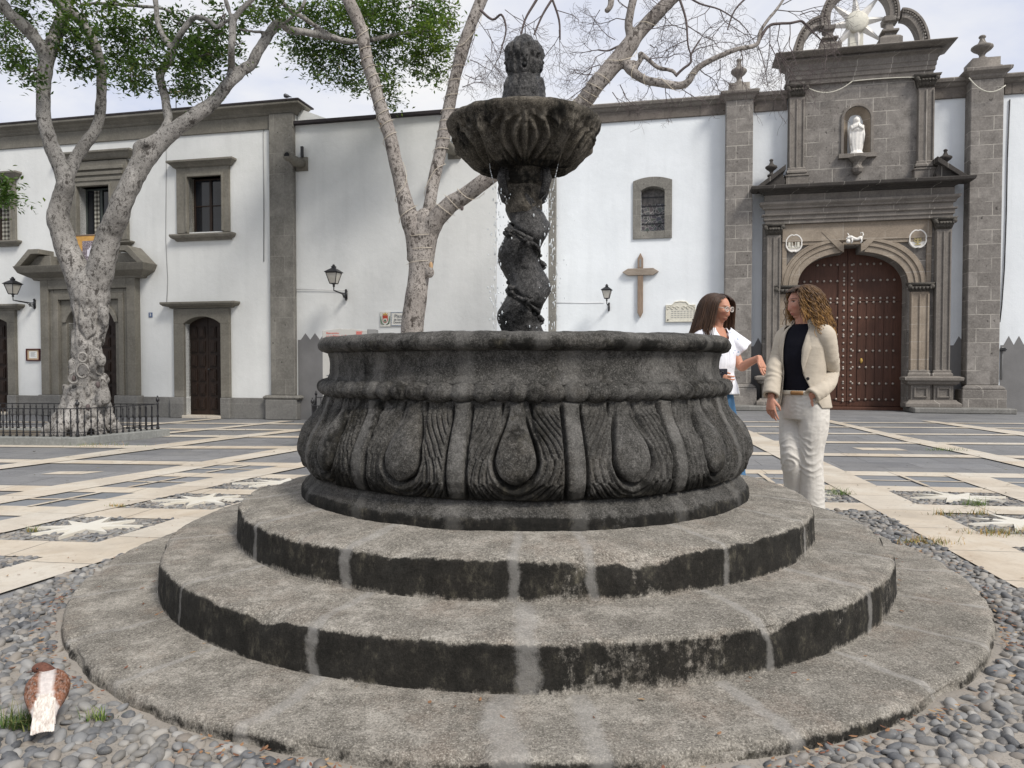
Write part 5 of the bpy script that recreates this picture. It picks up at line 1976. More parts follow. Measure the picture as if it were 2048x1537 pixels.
# ================================================================ FOUNTAIN
def basalt(name, dark, mid, light, sc=7, moss=True, rough=.92, jmix=.6, brown=(.20, .17, .13)):
    """grey volcanic stone; 'joint' marks pale mortar, 'moss' the black growth, where they really are"""
    m = M(name, rough, .2)
    n1 = m.noise(sc, 10, .75)
    c = m.ramp(n1, [(.30, dark), (.48, mid), (.60, light), (.72, tuple(x * 1.25 for x in light))])
    c = m.mix(m.mul(m.rng(m.noise(1.6, 7, .7), .45, .68), .6), c, tuple(x * .62 for x in mid))
    c = m.mix(m.mul(m.rng(m.noise(2.7, 8, .75), .5, .7), .5), c, brown)
    c = m.mix(m.mul(m.rng(m.noise(19, 7, .8), .56, .68), .55), c, tuple(x * .45 for x in dark))
    grain = m.noise(75, 5, .8)
    fine = m.noise(165, 3, .75)
    c = m.mix(m.mul(m.rng(grain, .54, .68), .5), c, tuple(min(1, x * 1.55) for x in light))
    c = m.mix(m.mul(m.rng(grain, .47, .36), .55), c, tuple(x * .35 for x in dark))
    c = m.mix(m.mul(m.rng(fine, .54, .66), .55), c, tuple(min(1, x * 1.7) for x in light))
    c = m.mix(m.mul(m.rng(fine, .46, .36), .6), c, tuple(x * .4 for x in dark))
    if moss:
        fa = m.attr('moss')
        nm = m.noise(5.5, 9, .78, (1, 1, .45))
        nm2 = m.noise(30, 6, .8)
        f = m.math('ADD', m.mul(fa, 1.2), m.math('ADD', m.mul(m.math('SUBTRACT', nm, .5), 2.2), m.mul(m.math('SUBTRACT', nm2, .5), 1.2)))
        f = m.rng(f, .40, .70)
        mc = m.ramp(m.noise(13, 10, .82, (1, 1, .6)), [(.40, (.005, .005, .004)), (.53, (.014, .013, .011)), (.62, (.058, .053, .040)), (.72, (.15, .135, .10)), (.8, (.26, .24, .19))])
        c = m.mix(m.mul(f, .95), c, mc)
    j = m.attr('joint')
    f = m.math('ADD', j, m.math('ADD', m.mul(m.math('SUBTRACT', m.noise(7, 9, .8), .5), 1.3), m.mul(m.math('SUBTRACT', m.noise(45, 6, .8), .5), .7)))
    c = m.mix(m.mul(m.mul(m.rng(f, .36, .70), m.rng(j, .03, .30)), jmix), c, m.ramp(m.noise(7, 8, .75), [(.32, (.27, .26, .24)), (.7, (.47, .455, .43))]))
    nb = m.bump(m.noise(26, 9, .8), .7, .016)
    nb = m.bump(grain, .45, .005, nb)
    return m.done(c, nb)


MAT['tread'] = basalt('worn_step_stone', (.11, .102, .088), (.225, .208, .178), (.365, .34, .297), 8, True, .92, .42, (.255, .195, .15))
MAT['basin'] = basalt('dark_basin_stone', (.024, .023, .021), (.060, .058, .053), (.125, .12, .112), 9, True, .88, .12, (.12, .105, .085))
MAT['bowl'] = basalt('brown_bowl_stone', (.032, .028, .022), (.085, .075, .060), (.155, .139, .115), 11, True, .9, .3, (.10, .085, .06))
MAT['wet'] = basalt('wet_black_stone', (.008, .008, .008), (.030, .029, .028), (.10, .097, .094), 18, False, .22, .0, (.03, .028, .026))

FT = empty('fountain', (FC[0], FC[1], 0))
tag(FT, 'round carved basalt fountain with stepped base, twisted column and leafy bowl', 'fountain')


def revolve(name, prof, nth, mat, parent, disp=None, sub=None, joints=(), jw=.03, mossf=None, smooth=True, rough_n=0.0):
    """profile rows (r,z); theta=0 faces the viewer (-y), positive to the right"""
    P = np.array(prof, float)
    if sub:
        d = np.r_[0, np.cumsum(np.hypot(*np.diff(P, axis=0).T))]
        s = np.linspace(0, d[-1], sub)
        P = np.stack([np.interp(s, d, P[:, 0]), np.interp(s, d, P[:, 1])], -1)
    m_ = len(P)
    th = np.linspace(-PI, PI, nth, endpoint=False)
    TH, RR = np.meshgrid(th, P[:, 0], indexing='ij')
    ZZ = np.broadcast_to(P[:, 1], TH.shape).copy()
    RR = RR.copy()
    tg = np.gradient(P, axis=0)
    ln = np.hypot(tg[:, 0], tg[:, 1]) + 1e-9
    nr, nzn = -tg[:, 1] / ln, tg[:, 0] / ln
    sgn = 1.0
    if disp is not None:
        D = disp(TH, ZZ, RR)
        RR += D * nr[None] * disp_sign
        ZZ += D * nzn[None] * disp_sign
    V = np.stack([RR * np.sin(TH), -RR * np.cos(TH), ZZ], -1)
    if rough_n:
        nn = vnoise(V, 9, 4) * rough_n + vnoise(V, 45, 2) * rough_n * .3
        V[..., 0] += nn * nr[None] * np.sin(TH) * disp_sign
        V[..., 1] -= nn * nr[None] * np.cos(TH) * disp_sign
        V[..., 2] += nn * nzn[None] * disp_sign
    J = np.zeros(TH.shape)
    for k, a in enumerate(joints):
        w = .72 * (jw[k] if hasattr(jw, '__len__') else jw)
        wob = .018 * vnoise(np.stack([ZZ * 6, RR * 4, TH * 0 + k * 3.1], -1), 1.0, 3)
        x = np.abs((TH + wob - R(a) + PI) % (2 * PI) - PI) * np.maximum(RR, .3)
        J = np.maximum(J, np.clip(1 - x / (w * 1.9), 0, 1))
    Mo = mossf(TH, ZZ, RR) if mossf else np.zeros(TH.shape)
    return np_mesh(name, V.reshape(-1, 3), grid_faces(nth, m_, True)[:, ::-1] if FLIP else grid_faces(nth, m_, True), mat, parent, smooth, {'joint': J.ravel(), 'moss': Mo.ravel()})


FLIP = False
disp_sign = 1.0
# profile order: from the centre top outwards and down, so that the outward normal is on the left hand
def edge_wear(amp):
    return amp


def step(name, R_, ztop_in, ztop_out, zbot, rin, joints, jw, moss):
    ed = .028
    prof = [(rin, ztop_in)]
    for k in range(1, 14): prof.append((rin + (R_ - ed - rin) * k / 14, ztop_in + (ztop_out - ztop_in) * k / 14))
    for k in range(7):
        a = PI / 2 * k / 6
        prof.append((R_ - ed + ed * math.sin(a), ztop_out - ed + ed * math.cos(a)))
    for k in range(1, 12): prof.append((R_ + .006 * k / 12, ztop_out - ed + (zbot - ztop_out + ed) * k / 11))
    P = np.array(prof)

    def dp(TH, ZZ, RR):
        V = np.stack([RR * np.sin(TH), RR * np.cos(TH), ZZ], -1)
        e = np.exp(-((RR - R_) / .05) ** 2) * np.exp(-((ZZ - ztop_out) / .05) ** 2)
        ch = np.clip(vnoise(V, 5.0, 3) - .12, 0, 1) * .10 + np.clip(vnoise(V, 17, 2) - .2, 0, 1) * .03
        base = vnoise(V, 2.2, 3) * .008 + vnoise(V, 24, 3) * .0045
        return base - e * ch

    def mf(TH, ZZ, RR):
        V = np.stack([RR * np.sin(TH), RR * np.cos(TH), ZZ * .35], -1)
        side = sstep(R_ - .03, R_ - .004, RR) * sstep(ztop_out + .01, ztop_out - .035, ZZ)
        low = sstep(zbot + .0, zbot + .045, ZZ)
        return side * (.35 + .65 * low) * np.clip(moss + .75 * vnoise(V, 2.3, 3), 0, 1.1)
    return revolve(name, P, 560, MAT['tread'], FT, dp, None, joints, jw, mf, True, 0)


step('base_slab', 2.235, .062, .05, -.02, 1.70, (-68, -52, -38, -22, -2.5, 4.5, 19, 36, 50, 63, 78, -82, 100, 130, 160, -105, -135, -165), [.022, .02, .024, .035, .075, .05, .035, .022, .022, .02, .02, .02] + [.02] * 6, .62)
step('step', 1.862, .243, .225, .05, 1.40, (-75, -48, -23, -.6, 25.8, 45, 62, 88, 115, 145, 175, -110, -150), [.02, .018, .03, .055, .026, .03, .02, .02, .02, .02, .02, .02, .02], .74)
step('step', 1.512, .437, .398, .232, 1.08, (-77, -52, -27.5, -2, 9, 30, 55, 74, 105, 140, -110, -150, 178), [.03, .03, .035, .03, .03, .02, .02, .025, .02, .02, .02, .02, .02], .70)

# ---- basin
BS_J = (-14.5, 9.5, 33.5, -38.5, 57.5, -62.5, 82, 110, 140, 170, -90, -120, -150)
NP = 15


def carve(TH, ZZ, RR):
    per = 2 * PI / NP
    loc = ((TH - R(-2.5) + per / 2) % per) / per * 2 - 1            # -1..1 across a panel
    pid = np.floor((TH - R(-2.5) + per / 2) / per)
    zt, zb_ = .945, .535
    t = np.clip((zt - ZZ) / (zt - zb_), 0, 1)
    a = np.abs(loc)
    side = np.sign(loc)
    strap = sstep(.81, .86, a)
    strap_edge = np.exp(-((a - .825) / .024) ** 2)
    # teardrop boss
    w = np.where(t < .58, .12 + .22 * sstep(.05, .60, t), .34 * np.sqrt(np.clip(1 - ((t - .58) / .235) ** 2, 0, 1)))
    # distance from its outline
    dn = np.hypot(a / .34, (t - .58) / .235) - 1
    D = np.where(t < .58, a - w, dn * .30)
    inside = sstep(.008, -.012, D)
    q = np.clip(-D / .30, 0, 1)
    bulb = inside * (.010 + .024 * np.sqrt(np.clip(q * 1.6, 0, 1)) * sstep(.0, .45, t))
    gro = np.exp(-((D - .022) / .022) ** 2) * sstep(.10, .30, t)
    ridge = np.exp(-((D - .085) / .035) ** 2) * sstep(.30, .5, t)
    # nested leaf lobes that follow the boss and flare like flames at the top
    wob = .05 * np.sin(7 * t + side * 1.2 + pid * 1.9) + .04 * vnoise(np.stack([TH * 6, ZZ * 9, pid], -1), 1.0, 2)
    Dl = D - .30 * (t - .62) * (t < .8) + wob
    ph_ = (Dl / .105) % 1.0
    lob = np.sqrt(np.clip(1 - (2 * ph_ - 1) ** 2, 0, 1))
    lob = lob - .9 * np.exp(-((ph_ - .5) / .07) ** 2) * .35
    amp = sstep(.05, .2, t) * (1 - strap) * sstep(.11, .14, D)
    wear = .55 + .45 * sstep(-.25, .35, vnoise(np.stack([TH * 3, ZZ * 4, pid * 1.7], -1), 1.0, 2) + .2 * side)
    tip = np.exp(-((a - (.24 + .30 * t)) / .022) ** 2) * sstep(.34, .05, t)
    d = bulb - .034 * gro + .020 * ridge * (1 - inside) + (.026 * lob - .004) * amp * wear * sstep(.83, .76, a) - .026 * tip
    d = d * (1 - strap) + strap * .016 - .026 * strap_edge * sstep(.02, .1, t)
    V = np.stack([RR * np.sin(TH), RR * np.cos(TH), ZZ], -1)
    return 1.25 * d * sstep(1.0, .93, t) * sstep(-.0, .04, t) + vnoise(V, 16, 3) * .004 + vnoise(V, 60, 2) * .0015


BASIN_PROF = [(1.06, .955), (1.078, .94), (1.082, .91), (1.092, .87), (1.112, .83), (1.136, .79), (1.160, .75), (1.178, .70), (1.186, .66), (1.184, .62), (1.172, .585), (1.152, .555), (1.135, .535), (1.10, .53)]


def bmoss(TH, ZZ, RR):
    V = np.stack([RR * np.sin(TH), RR * np.cos(TH), ZZ * .4], -1)
    return np.clip(.30 * vnoise(V, 2.6, 3) + .22 + .5 * sstep(.66, .54, ZZ) * sstep(-.75, -.3, np.sin(TH * 1.0) * 0 - np.abs(TH) + .45), 0, 1)


body = revolve('basin', BASIN_PROF, 1800, MAT['basin'], FT, carve, 190, BS_J, .035, bmoss)
# bead moulding
def beads(TH, ZZ, RR):
    ph = TH * 39 + .8 * np.sin(TH * 7) + .5 * np.sin(TH * 13 + 1)
    b = np.abs(np.sin(ph)) ** .55
    V = np.stack([RR * np.sin(TH), RR * np.cos(TH), ZZ], -1)
    return (b - .62) * .020 + vnoise(V, 20, 3) * .008


tor = [(1.075 + .040 * math.cos(a), .979 + .036 * math.sin(a)) for a in np.linspace(PI * .95, -PI * .95, 22)]
revolve('bead_moulding', tor, 900, MAT['basin'], body, beads, None, BS_J, .03, lambda T, Z, Rr: .32 * vnoise(np.stack([np.sin(T) * 4, np.cos(T) * 4, Z], -1), 1.0, 3) + .25)
NECK = [(1.06, 1.16), (1.066, 1.15), (1.058, 1.13), (1.054, 1.09), (1.056, 1.05), (1.066, 1.025), (1.07, 1.012), (1.05, 1.0)]
revolve('basin_neck', NECK, 400, MAT['basin'], body, None, 26, BS_J, .055, lambda T, Z, Rr: np.clip(.2 + .45 * vnoise(np.stack([np.sin(T) * 3, np.cos(T) * 3, Z * 2], -1), 1.0, 3), 0, 1), True, .006)
RIM = [(.90, .6), (.92, 1.12), (.925, 1.19), (.94, 1.222), (.97, 1.234), (1.03, 1.238), (1.07, 1.236), (1.098, 1.226), (1.114, 1.208), (1.118, 1.19), (1.110, 1.172), (1.092, 1.160), (1.06, 1.155)]
revolve('basin_rim', RIM, 520, MAT['basin'], body, None, 46, (-14, 3, 24, 50, -45, -70, 80, 120, 160, -110, -150), .05, lambda T, Z, Rr: np.clip(.45 * sstep(1.23, 1.19, Z) + .55 * vnoise(np.stack([np.sin(T) * 3.5, np.cos(T) * 3.5, Z * 2], -1), 1.0, 3) * sstep(1.235, 1.2, Z), 0, 1), True, .010)
PLI = [(1.10, .54), (1.138, .535), (1.15, .525), (1.152, .515), (1.158, .512), (1.165, .505), (1.182, .49), (1.188, .487), (1.192, .478), (1.200, .470), (1.205, .46), (1.206, .44), (1.206, .42), (1.21, .40)]
revolve('basin_plinth', PLI, 520, MAT['basin'], body, None, 36, BS_J, .05, lambda T, Z, Rr: np.clip((.62 + .6 * vnoise(np.stack([np.sin(T) * 3, np.cos(T) * 3, Z * 2], -1), 1.0, 3)) * sstep(.49, .46, Z) + .15, 0, 1.1), True, .008)
mw = M('basin_water', .04, .5)
mw.b.inputs['Base Color'].default_value = (.02, .025, .022, 1)
MAT['water'] = mw.done((.015, .02, .018), mw.bump(mw.noise(14, 3, .5), .25, .02))
mb = MB(); mb.lathe([(.001, 1.10), (.918, 1.10)], 64); mb.f = [f for f in mb.f if len(f) == 4][:]
o = mb.build('pool_water', MAT['water'], body, True)

# ---- twisted column
NZ, NT = 240, 96
z = np.linspace(.62, 2.10, NZ)
th = np.linspace(-PI, PI, NT, endpoint=False)
TH, Z = np.meshgrid(th, z, indexing='ij')
PIT = .347
tw = sstep(2.0, 1.86, Z)
ph = 2 * PI * (Z - 1.70) / PIT
# helix centre offset, bulge to the left (-x) at z=1.70
ox = -.032 * np.cos(ph) * tw
oy = -.032 * np.sin(ph) * tw
bar = .112 + .012 * np.cos(2 * PI * (Z - 1.72) / PIT) * 0
neck = np.interp(Z, [.6, 1.2, 1.86, 1.98, 2.05, 2.10], [.118, .116, .108, .098, .096, .108])
wind = np.cos(TH + PI / 2 - ph)
rad = neck * (1 - .10 * (1 - np.abs(wind)) * 0) + vnoise(np.stack([np.sin(TH), np.cos(TH), Z * 6], -1), 2.2, 4) * .010 + vnoise(np.stack([np.sin(TH) * 6, np.cos(TH) * 6, Z * 60], -1), 1.0, 3) * .004
groove = np.exp(-(((TH + ph + PI * .5) % (2 * PI) - PI) / .35) ** 2) * tw
rad = rad - .030 * groove + .004 * tw
V = np.stack([ox + rad * np.sin(TH), oy - rad * np.cos(TH), Z], -1)
zero = np.zeros(NT * NZ)
colm = np_mesh('twisted_column', V.reshape(-1, 3), grid_faces(NT, NZ, True), MAT['wet'], FT, True, {'joint': zero, 'moss': zero})
# paler dry top of the shaft
mb = MB()
V = []
n_, m_ = 64, 30
for i in range(n_):
    a = 2 * PI * i / n_
    for j in range(m_):
        zz = 1.93 + .17 * j / (m_ - 1)
        r = np.interp(zz, [1.93, 1.96, 2.0, 2.05, 2.10], [.090, .1005, .103, .102, .112]) + .003 * math.sin(a * 5 + zz * 40)
        V.append((r * math.cos(a), r * math.sin(a), zz))
np_mesh('shaft_top', V, grid_faces(n_, m_, True), MAT['bowl'], colm, True, {'joint': np.zeros(n_ * m_), 'moss': np.full(n_ * m_, .3)})
# vine with leaves and grapes running in the hollow
mb = MB()
rg = random.Random(5)
def vine_pt(zz, dr=0.0, da=0.0):
    p = 2 * PI * (zz - 1.70) / PIT
    ang = -p - PI * .5 + PI + da
    cx, cy = -.030 * math.cos(p), -.030 * math.sin(p)
    r = .112 + dr
    return Vector((cx + r * math.sin(ang), cy - r * math.cos(ang), zz))
pts = [vine_pt(1.2 + .012 * i, .004 + .004 * math.sin(i * .9)) for i in range(57)]
mb.tube(pts, [.009 + .003 * math.sin(i * 1.3) for i in range(57)], 7)
for k in range(13):
    zz = 1.24 + k * .052
    c = vine_pt(zz, .004, rg.uniform(-.5, .5))
    kind = k % 3
    if kind == 0:
        cc_ = c * 1.0; cc_.x *= .88; cc_.y *= .88
        for q in range(16):
            mb.ball(cc_ + Vector((rg.gauss(0, .009), rg.gauss(0, .009), rg.uniform(-.045, .025))), rg.uniform(.008, .013), 7, 5)
    else:
        n = Vector((c.x, c.y, 0)).normalized()
        tdir = Vector((0, 0, 1)).cross(n)
        for l in range(5):
            a = l * 2 * PI / 5 + rg.random()
            e = c + (tdir * math.cos(a) + Vector((0, 0, 1)) * math.sin(a)) * .034 + n * .006
            mb.tube([c + n * .012, (c + e) / 2 + n * .02, e], [.012, .016, .004], 6)
mb.build('carved_vine', MAT['wet'], colm, True)
# collar with volutes
COLL = [(.10, 2.20), (.150, 2.195), (.152, 2.18), (.140, 2.172), (.136, 2.13), (.140, 2.118), (.130, 2.11), (.126, 2.095), (.112, 2.08), (.095, 2.075)]
cap = revolve('column_collar', COLL, 160, MAT['bowl'], FT, None, 40, (), .02, lambda T, Z_, Rr: .45 + .4 * vnoise(np.stack([np.sin(T) * 3, np.cos(T) * 3, Z_ * 9], -1), 1.0, 3), True, .004)
for k in range(4):
    a = R(45 + 90 * k)
    d = Vector((math.sin(a), -math.cos(a), 0))
    mb = MB()
    pts = []
    for i in range(22):
        u = i / 21
        an = u * 3.4 * PI
        r = .008 + .026 * u
        pts.append(d * (.150 + r * math.cos(an)) + Vector((0, 0, 2.135 + r * math.sin(an))))
    mb.tube(pts, [.016] * 22, 6)
    mb.tube([d * .165 + Vector((0, 0, 2.15)), d * .175 + Vector((0, 0, 2.10)), d * .15 + Vector((0, 0, 2.03)), d * .118 + Vector((0, 0, 2.0))], [.022, .026, .022, .008], 8)
    o = mb.build('volute', MAT['wet'], cap, True)

# ---- bowl
BOWL = [(.12, 2.165), (.17, 2.168), (.23, 2.185), (.29, 2.222), (.335, 2.27), (.365, 2.315), (.392, 2.355), (.415, 2.385), (.425, 2.402), (.428, 2.42), (.418, 2.436), (.395, 2.442), (.37, 2.432), (.33, 2.40), (.20, 2.36), (.08, 2.35)]


def bowlf(TH, ZZ, RR):
    per = 2 * PI / 5
    loc = ((TH + per / 2) % per) / per * 2 - 1
    a = np.abs(loc)
    t = np.clip((ZZ - 2.165) / (2.39 - 2.165), 0, 1)
    outer = RR > .0
    face = sstep(.99, .86, t) * sstep(-.0, .05, t)
    ridge = np.exp(-((a - 1) / .10) ** 2)
    stem = np.exp(-(loc / (.05 + .05 * (1 - t))) ** 2) * sstep(.02, .1, t) * sstep(1.0, .85, t)
    # curled leaf lobes either side of the stem
    cx, cz = .47, .42
    rr = np.hypot((a - cx) / .30, (t - cz) / .52)
    an = np.arctan2(t - cz, (a - cx) * 1.5)
    lob = np.cos(2 * PI * (a * 3.3 - .95 * np.sin(PI * np.clip(t * 1.15, 0, 1)) + .1)) * sstep(.06, .12, a) * sstep(.80, .66, a) * sstep(.86, .78, t)
    side = np.cos(2 * PI * (a * 3.6 - .9 * t)) * sstep(.55, .75, a) * (1 - ridge)
    top = np.cos(2 * PI * (a * 4.2 + .4 * t)) * sstep(.72, .85, t) * sstep(1.02, .95, t)
    d = face * (.026 * ridge + .020 * stem + .019 * lob + .011 * side + .008 * top - .012 * np.exp(-((t - .70) / .03) ** 2) * (a < .6) * .6)
    # heads at the top of each ridge
    head = np.exp(-((a - 1) / .14) ** 2) * np.exp(-((t - .74) / .16) ** 2) * (RR > .3)
    eye = np.exp(-((a - .955) / .02) ** 2) * np.exp(-((t - .83) / .05) ** 2)
    d += .020 * head - .016 * eye * head
    lip = np.exp(-((RR - .425) / .02) ** 2) * (ZZ > 2.385)
    d += lip * .005 * (np.abs(np.sin(TH * 12 + .3 * np.sin(TH * 5))) - .5)
    V = np.stack([RR * np.sin(TH), RR * np.cos(TH), ZZ], -1)
    return d + vnoise(V, 24, 3) * .005


FLIP = True
disp_sign = -1.0
bowl = revolve('bowl', BOWL, 720, MAT['bowl'], FT, bowlf, 130, (), .03, lambda T, Z_, Rr: np.clip(.25 + .5 * vnoise(np.stack([Rr * np.sin(T) * 5, Rr * np.cos(T) * 5, Z_ * 5], -1), 1.0, 3) + .45 * sstep(2.2, 2.16, Z_), 0, 1))
FLIP = False
disp_sign = 1.0
mb = MB(); mb.lathe([(.001, 2.415), (.39, 2.415)], 48); mb.f = [f for f in mb.f if len(f) == 4]
mb.build('bowl_water', MAT['water'], bowl, True)

# ---- finial
def finf(TH, ZZ, RR):
    flute = np.abs(np.cos(TH * 7)) ** .7
    d = .012 * (flute - .6) * sstep(2.775, 2.80, ZZ) * sstep(2.9, 2.86, ZZ)
    d += .010 * (np.abs(np.cos(TH * 5)) - .5) * sstep(2.60, 2.62, ZZ) * sstep(2.68, 2.665, ZZ)
    for k in range(5):
        a = 2 * PI * k / 5
        x = (TH - a + PI) % (2 * PI) - PI
        oval = np.exp(-(x / .30) ** 4) * np.exp(-((ZZ - 2.745) / .055) ** 4)
        mouth = np.exp(-(x / .10) ** 2) * np.exp(-((ZZ - 2.722) / .015) ** 2)
        eyes = (np.exp(-((np.abs(x) - .13) / .05) ** 2)) * np.exp(-((ZZ - 2.765) / .009) ** 2)
        nose = np.exp(-(x / .06) ** 2) * np.exp(-((ZZ - 2.75) / .014) ** 2)
        x2 = (TH - a - PI / 5 + PI) % (2 * PI) - PI
        post = np.exp(-(x2 / .1) ** 2) * sstep(2.67, 2.69, ZZ) * sstep(2.80, 2.78, ZZ)
        d += .020 * oval - .034 * mouth - .010 * eyes + .010 * nose + .012 * post
    V = np.stack([RR * np.sin(TH), RR * np.cos(TH), ZZ], -1)
    return d + vnoise(V, 40, 3) * .007


FIN = [(.001, 2.915), (.03, 2.912), (.05, 2.90), (.058, 2.885), (.062, 2.872), (.085, 2.862), (.098, 2.845), (.104, 2.825), (.103, 2.80), (.094, 2.785), (.088, 2.77), (.086, 2.72), (.082, 2.69), (.08, 2.678), (.098, 2.672), (.108, 2.655), (.114, 2.63), (.118, 2.60), (.122, 2.55), (.12, 2.44), (.12, 2.36)]
fin = revolve('finial', FIN, 400, MAT['wet'], FT, finf, 150, (), .02)
mb = MB()
for k in range(5):
    a = 2 * PI * k / 5
    mb.tube([(.085 * math.sin(a), -.085 * math.cos(a), 2.722), (.103 * math.sin(a), -.103 * math.cos(a), 2.722)], [.014, .012], 10)
mb.build_each('spout_hole', MAT['dark_void'], fin, True)

# ---- running water: thin strings and drops
mt = M('water_drops', .05, .6)
mt.b.inputs['Transmission Weight'].default_value = .35
mt.b.inputs['IOR'].default_value = 1.33
MAT['drops'] = mt.done((.82, .86, .88))
rg = random.Random(21)
mb = MB()
for sx in (-1, 1):
    top = Vector((sx * .17, -.12, 2.16))
    pts = [Vector((sx * .205, -.16, 2.25)), Vector((sx * .185, -.14, 2.19)), Vector((sx * .165, -.12, 2.10)), Vector((sx * .155, -.115, 2.04))] if sx > 0 else [Vector((-.19, -.13, 2.21)), Vector((-.185, -.12, 2.15)), Vector((-.17, -.11, 2.09)), Vector((-.15, -.11, 2.03))]
    for i in range(len(pts) - 1):
        for q in range(6):
            if rg.random() < .8:
                a = pts[i].lerp(pts[i + 1], q / 6); b = pts[i].lerp(pts[i + 1], (q + .8) / 6)
                mb.tube([a, b], [rg.uniform(.0015, .004), rg.uniform(.001, .003)], 5)
    for q in range(150):
        zz = 2.06 - (rg.random() ** 1.1) * .95
        sp = .02 + .06 * (2.06 - zz)
        xx = sx * .140 + rg.gauss(0, .018 + sp * .35)
        yy = -.08 + rg.gauss(0, .05)
        s = rg.uniform(.0012, .0042)
        mb.ball((xx, yy, zz), (s, s, s * rg.uniform(1, 3.0)), 5, 4)
    for q in range(16):
        zz = 2.03 - .05 * q
        xx = sx * (.145 + .002 * q) + rg.gauss(0, .006)
        mb.tube([(xx, -.09, zz), (xx + rg.gauss(0, .004), -.09, zz - rg.uniform(.015, .05))], [.003, .0015], 5)
for q in range(50):
    mb.ball((rg.uniform(.2, .45), rg.uniform(-.2, .1), rg.uniform(1.3, 2.2)), rg.uniform(.001, .002), 5, 4)
mb.v = [(v[0] + FC[0], v[1] + FC[1], v[2]) for v in mb.v]
o = mb.build('falling_water', MAT['drops'], None, True)
tag(o, kind='stuff')
# ================================================================ TREES
def bark(name, ca, cb, cd, spots=22):
    m = M(name, .9, .12)
    n1 = m.noise(3.5, 7, .65, (1, 1, .45))
    c = m.ramp(n1, [(.3, ca), (.7, cb)])
    d1 = m.noise(spots, 6, .72, (1, 1, .8), .4)
    c = m.mix(m.mul(m.rng(d1, .53, .60), .85), c, cd)
    d2 = m.noise(spots * 3.1, 3, .6, (.8, .8, 1.6))
    c = m.mix(m.mul(m.rng(d2, .55, .64), .75), c, cd)
    c = m.mix(m.mul(m.rng(m.noise(8, 6, .75, (1, 1, .6)), .55, .60), .85), c, cd)
    c = m.mix(m.mul(m.rng(m.noise(4.5, 6, .75), .55, .68), .5), c, tuple(min(.9, x * 1.35) for x in cb))
    c = m.mix(m.mul(m.rng(m.noise(1.1, 5, .7), .5, .7), .45), c, tuple(x * .55 for x in ca))
    nb = m.bump(d1, -.35, .02)
    nb = m.bump(m.noise(9, 6, .7, (1, 1, .5)), .4, .03, nb)
    return m.done(c, nb)


MAT['bark_pale'] = bark('pale_grey_bark', (.215, .205, .19), (.36, .345, .325), (.045, .04, .036), 30)
MAT['bark_spotted'] = bark('spotted_bark', (.235, .21, .19), (.39, .36, .33), (.035, .028, .024), 26)
MAT['bark_dark'] = simple('dark_twig_bark', (.105, .085, .082), .9, .3, 8, .2)
MAT['cut_wood'] = simple('cut_branch_wood', (.42, .28, .16), .8, .25, 14, .2)


RK = .88


def limb_path(rows, sub=5):
    """rows (px, py, r_px, Y)"""
    P = []
    for px, py, r, Y in rows:
        p = at(px, py, Y)
        P.append((p.x, p.y, p.z, r * Y / FPX * RK))
    return smooth_path(P, sub)


def limb_mesh(V, F, S, n=14, wob=.10, seed=0, taper_end=False):
    """append a tube with bark swellings to numpy-ish lists"""
    P = S[:, :3]
    k = len(S)
    T = np.gradient(P, axis=0)
    T /= np.linalg.norm(T, axis=1)[:, None] + 1e-9
    u = np.cross(T[0], [0.3, .2, 1.0])
    if np.linalg.norm(u) < .2: u = np.cross(T[0], [1, 0, 0])
    u /= np.linalg.norm(u)
    base = len(V)
    th = np.linspace(0, 2 * PI, n, endpoint=False)
    for i in range(k):
        u = u - T[i] * u.dot(T[i])
        u /= np.linalg.norm(u)
        w = np.cross(T[i], u)
        ring = P[i] + S[i, 3] * (np.cos(th)[:, None] * u + np.sin(th)[:, None] * w)
        if wob:
            nn = vnoise(ring, 1.3 / max(S[i, 3], .03) * .35 + 1.2, 3)
            ring = P[i] + (ring - P[i]) * (1 + wob * 1.5 * nn)[:, None]
        V.extend(ring.tolist())
    for i in range(k - 1):
        for q in range(n):
            r = (q + 1) % n
            F.append((base + i * n + q, base + i * n + r, base + (i + 1) * n + r, base + (i + 1) * n + q))
    c = len(V)
    V.append((P[-1] + T[-1] * S[-1, 3] * .4).tolist())
    V.append((P[0] - T[0] * S[0, 3] * .2).tolist())
    for q in range(n):
        F.append((base + (k - 1) * n + q, base + (k - 1) * n + (q + 1) % n, c, c))
        F.append((base + (q + 1) % n, base + q, c + 1, c + 1))


def mesh_from(name, V, F, mats, parent, smooth=True):
    me = bpy.data.meshes.new(name)
    F = [f[:3] if f[2] == f[3] else f for f in F] if F and len(F[0]) == 4 else F
    me.from_pydata(V, [], F)
    me.update()
    return link_mesh(name, me, mats, parent, smooth)


def remesh(o, vox, smooth_it=0, sf=.5):
    m = o.modifiers.new('r', 'REMESH'); m.mode = 'VOXEL'; m.voxel_size = vox; m.use_smooth_shade = True
    if smooth_it:
        m2 = o.modifiers.new('s', 'SMOOTH'); m2.iterations = smooth_it; m2.factor = sf
    dg = bpy.context.evaluated_depsgraph_get()
    me = bpy.data.meshes.new_from_object(o.evaluated_get(dg))
    old = o.data
    o.modifiers.clear()
    mats = list(old.materials)
    o.data = me
    bpy.data.meshes.remove(old)
    me.materials.clear()
    for q in mats: me.materials.append(q)
    me.polygons.foreach_set('use_smooth', [True] * len(me.polygons))
    return o


